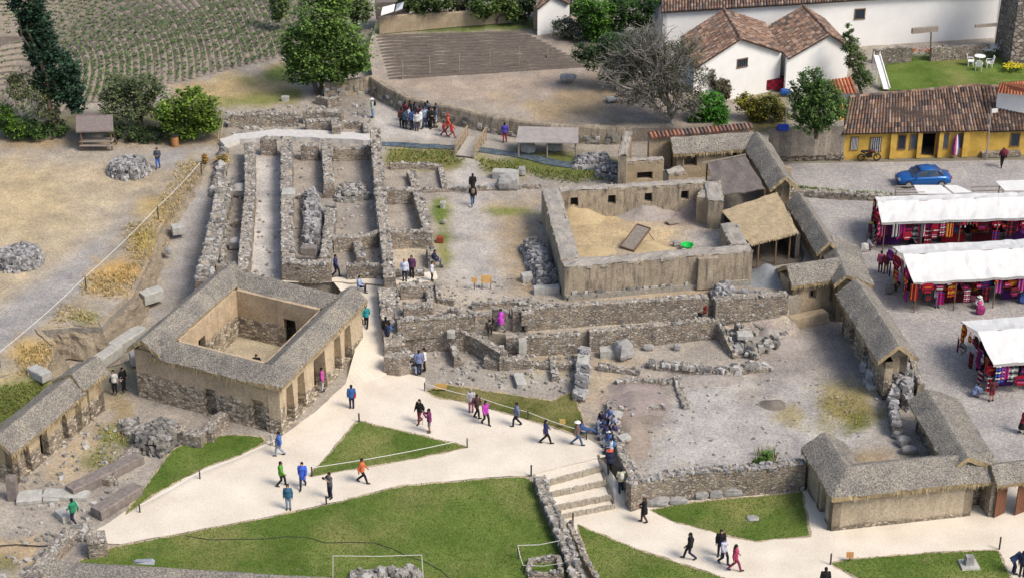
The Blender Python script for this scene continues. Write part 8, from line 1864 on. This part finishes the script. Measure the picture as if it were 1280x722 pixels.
crowd = [(502, 158, (.10, .03, .04), BK), (506, 160, (.05, .10, .14), BK), (511, 156, (.30, .42, .55), JN), (515, 161, (.03, .05, .16), NV), (521, 162, (.5, .5, .5), (.07, .06, .06)), (525, 155, (.12, .04, .06), BK), (519, 151, (.06, .07, .10), NV), (526, 160, WH, (.5, .48, .44)), (532, 152, (.02, .03, .09), NV), (531, 158, (.25, .35, .5), JN), (537, 157, (.14, .16, .22), BK), (507, 151, (.16, .02, .04), NV), (513, 149, BK, BK), (535, 149, (.1, .1, .12), BK), (541, 159, (.02, .02, .02), BK), (545, 153, (.08, .08, .1), BK)]
ORD = ['leftmost', 'second from the left', 'third', 'fourth', 'fifth', 'sixth', 'seventh', 'eighth', 'ninth', 'tenth', 'eleventh', 'twelfth', 'thirteenth', 'fourteenth', 'fifteenth', 'last but one']
srt = sorted(range(len(crowd)), key=lambda i: crowd[i][0])
def cname(c):
    return min((( (c[0]-v[0])**2+(c[1]-v[1])**2+(c[2]-v[2])**2), k) for k, v in HUE.items())[1]
for i, (x, y, c, b_) in enumerate(crowd): P_(f'person in {cname(c)}, {ORD[srt.index(i)]} from the left in the crowd by the long wall'.replace('from the left from the left', 'from the left').replace('leftmost from the left', 'leftmost').replace('last but one from the left', 'rightmost'), x, y+1, ZA, ['A', 'AR', 'R', 'AL', 'T'][i % 5], ['stand', 'rest', 'hold', 'stand'][i % 4], c, b_, long=i % 2 == 0, h=rnd(1.6, 1.75), group='crowd standing by the long mud wall')
P_('man in dark clothes with one arm raised, pointing out of the crowd', 538, 160, ZA, 'TR', 'point', BK, BK, h=1.75)
P_('man in a navy top, white bag and shorts at the right end of the crowd', 545, 159, ZA, 'R', 'stand', (.05, .07, .16), (.45, .40, .33), bt='shorts', accent=('shoulder_bag', WH))
P_('woman in an orange-red shawl, tallest of three walking by the stream', 560, 165, ZA, 'R', 'step', (.55, .06, .015), BK, hat=('brim_hat', (.4, .03, .02)), tt='coat', h=1.55)
P_('small figure in dark red walking left of the orange shawl', 555, 170, ZA, 'R', 'walk', (.3, .02, .03), (.2, .015, .03), h=1.3)
P_('small figure in bright red walking right of the orange shawl', 565, 172, ZA, 'R', 'walk', (.48, .03, .03), (.35, .02, .03), h=1.3)
P_('person in a violet-blue jacket and red trousers near the flat roof shelter', 631, 178, ZA, 'A', 'rest', (.06, .04, .36), (.32, .02, .05), tt='jacket')
# market people
P_('person in black carrying a big dark red bundle before the yellow shops', 1252, 209, 0, 'A', 'walk', BK, BK, accent=('bundle', (.14, .012, .03)))
P_('seller in a blue and white dress crouching by the front stall', 1218, 495, 0, 'R', 'crouch', (.2, .28, .48), (.14, .2, .36), bt='skirt')
P_('seller in a dark red skirt standing under the corner of the front stall', 1239, 501, 0, 'A', 'rest', (.1, .02, .03), (.22, .015, .03), bt='shorts')
P_('seller with a white hat, red shawl and black skirt at the right edge', 1277, 541, 0, 'R', 'hold', (.30, .015, .03), BK, bt='skirt', hat=('brim_hat', (.7, .66, .58)), tt='coat')
P_('seller in a pink skirt sitting before the middle stall', 1222, 384, 0, 'T', 'crouch', (.45, .45, .45), (.5, .03, .2), bt='skirt', hat=('brim_hat', WH))
P_('seller with a yellow hat and grey skirt at the left end of the back stall', 1086, 303, 0, 'R', 'rest', (.12, .03, .05), GY, bt='skirt', hat=('brim_hat', (.5, .38, .05)))
P_('seller in white and grey sitting at the corner of the back stall', 1084, 312, 0, 'R', 'crouch', (.5, .5, .52), GY, bt='skirt')
P_('customer in a pink jacket with a yellow bag between the two long stalls', 1100, 340, 0, 'A', 'stand', (.35, .05, .12), (.12, .04, .05), bt='trousers', accent=('shoulder_bag', (.5, .4, .02)))
P_('customer in maroon beside the one with the yellow bag', 1107, 342, 0, 'A', 'rest', (.16, .02, .05), (.25, .18, .14))
P_('seller with a yellow scarf crouching at the left end of the middle stall', 1116, 362, 0, 'R', 'crouch', (.3, .3, .2), BK, bt='skirt', accent=('scarf', (.5, .42, .04)))
P_('seller in a pale blouse sitting before the back stall', 1145, 306, 0, 'T', 'crouch', (.4, .36, .42), (.2, .04, .1), bt='skirt')
P_('person in a pale shirt standing in the shade of the middle stall', 1171, 384, 0, 'T', 'stand', (.42, .46, .56), (.1, .12, .2))
P_('customer in white walking along the front of the back stall', 1160, 297, 0, 'R', 'walk', (.55, .56, .6), BK)
# things set out beside the stalls
for i, (px, py, c, l) in enumerate([(1080, 314, 'white', 'white sack of goods at the left end of the back stall'), (1112, 366, 'grey', 'grey sack at the left end of the middle stall'), (1214, 376, 'pink', 'pink bundle set down before the middle stall'), (1225, 392, 'magenta', 'round magenta bundle beside the seller in a pink skirt'), (1230, 486, 'grey', 'grey striped bundle under the corner of the front stall'), (1278, 378, 'blue', 'pale blue bundle on the cobbles at the right edge')]):
    mb = MB(); mb.stone((0, 0, .32), 1, 0, (.34, .28, .36), 0); o = mb.build('goods_sack', cmat(scl(HUE[c], .75))); o.location = at(px, py, 0); tag(o, l, 'sack')
# everything labelled at top level is a thing of its own unless it says otherwise
for o in bpy.data.objects:
    if o.parent is None and o.get('label') and not o.get('kind'): o['kind'] = 'thing'
print('objects', len(bpy.data.objects))
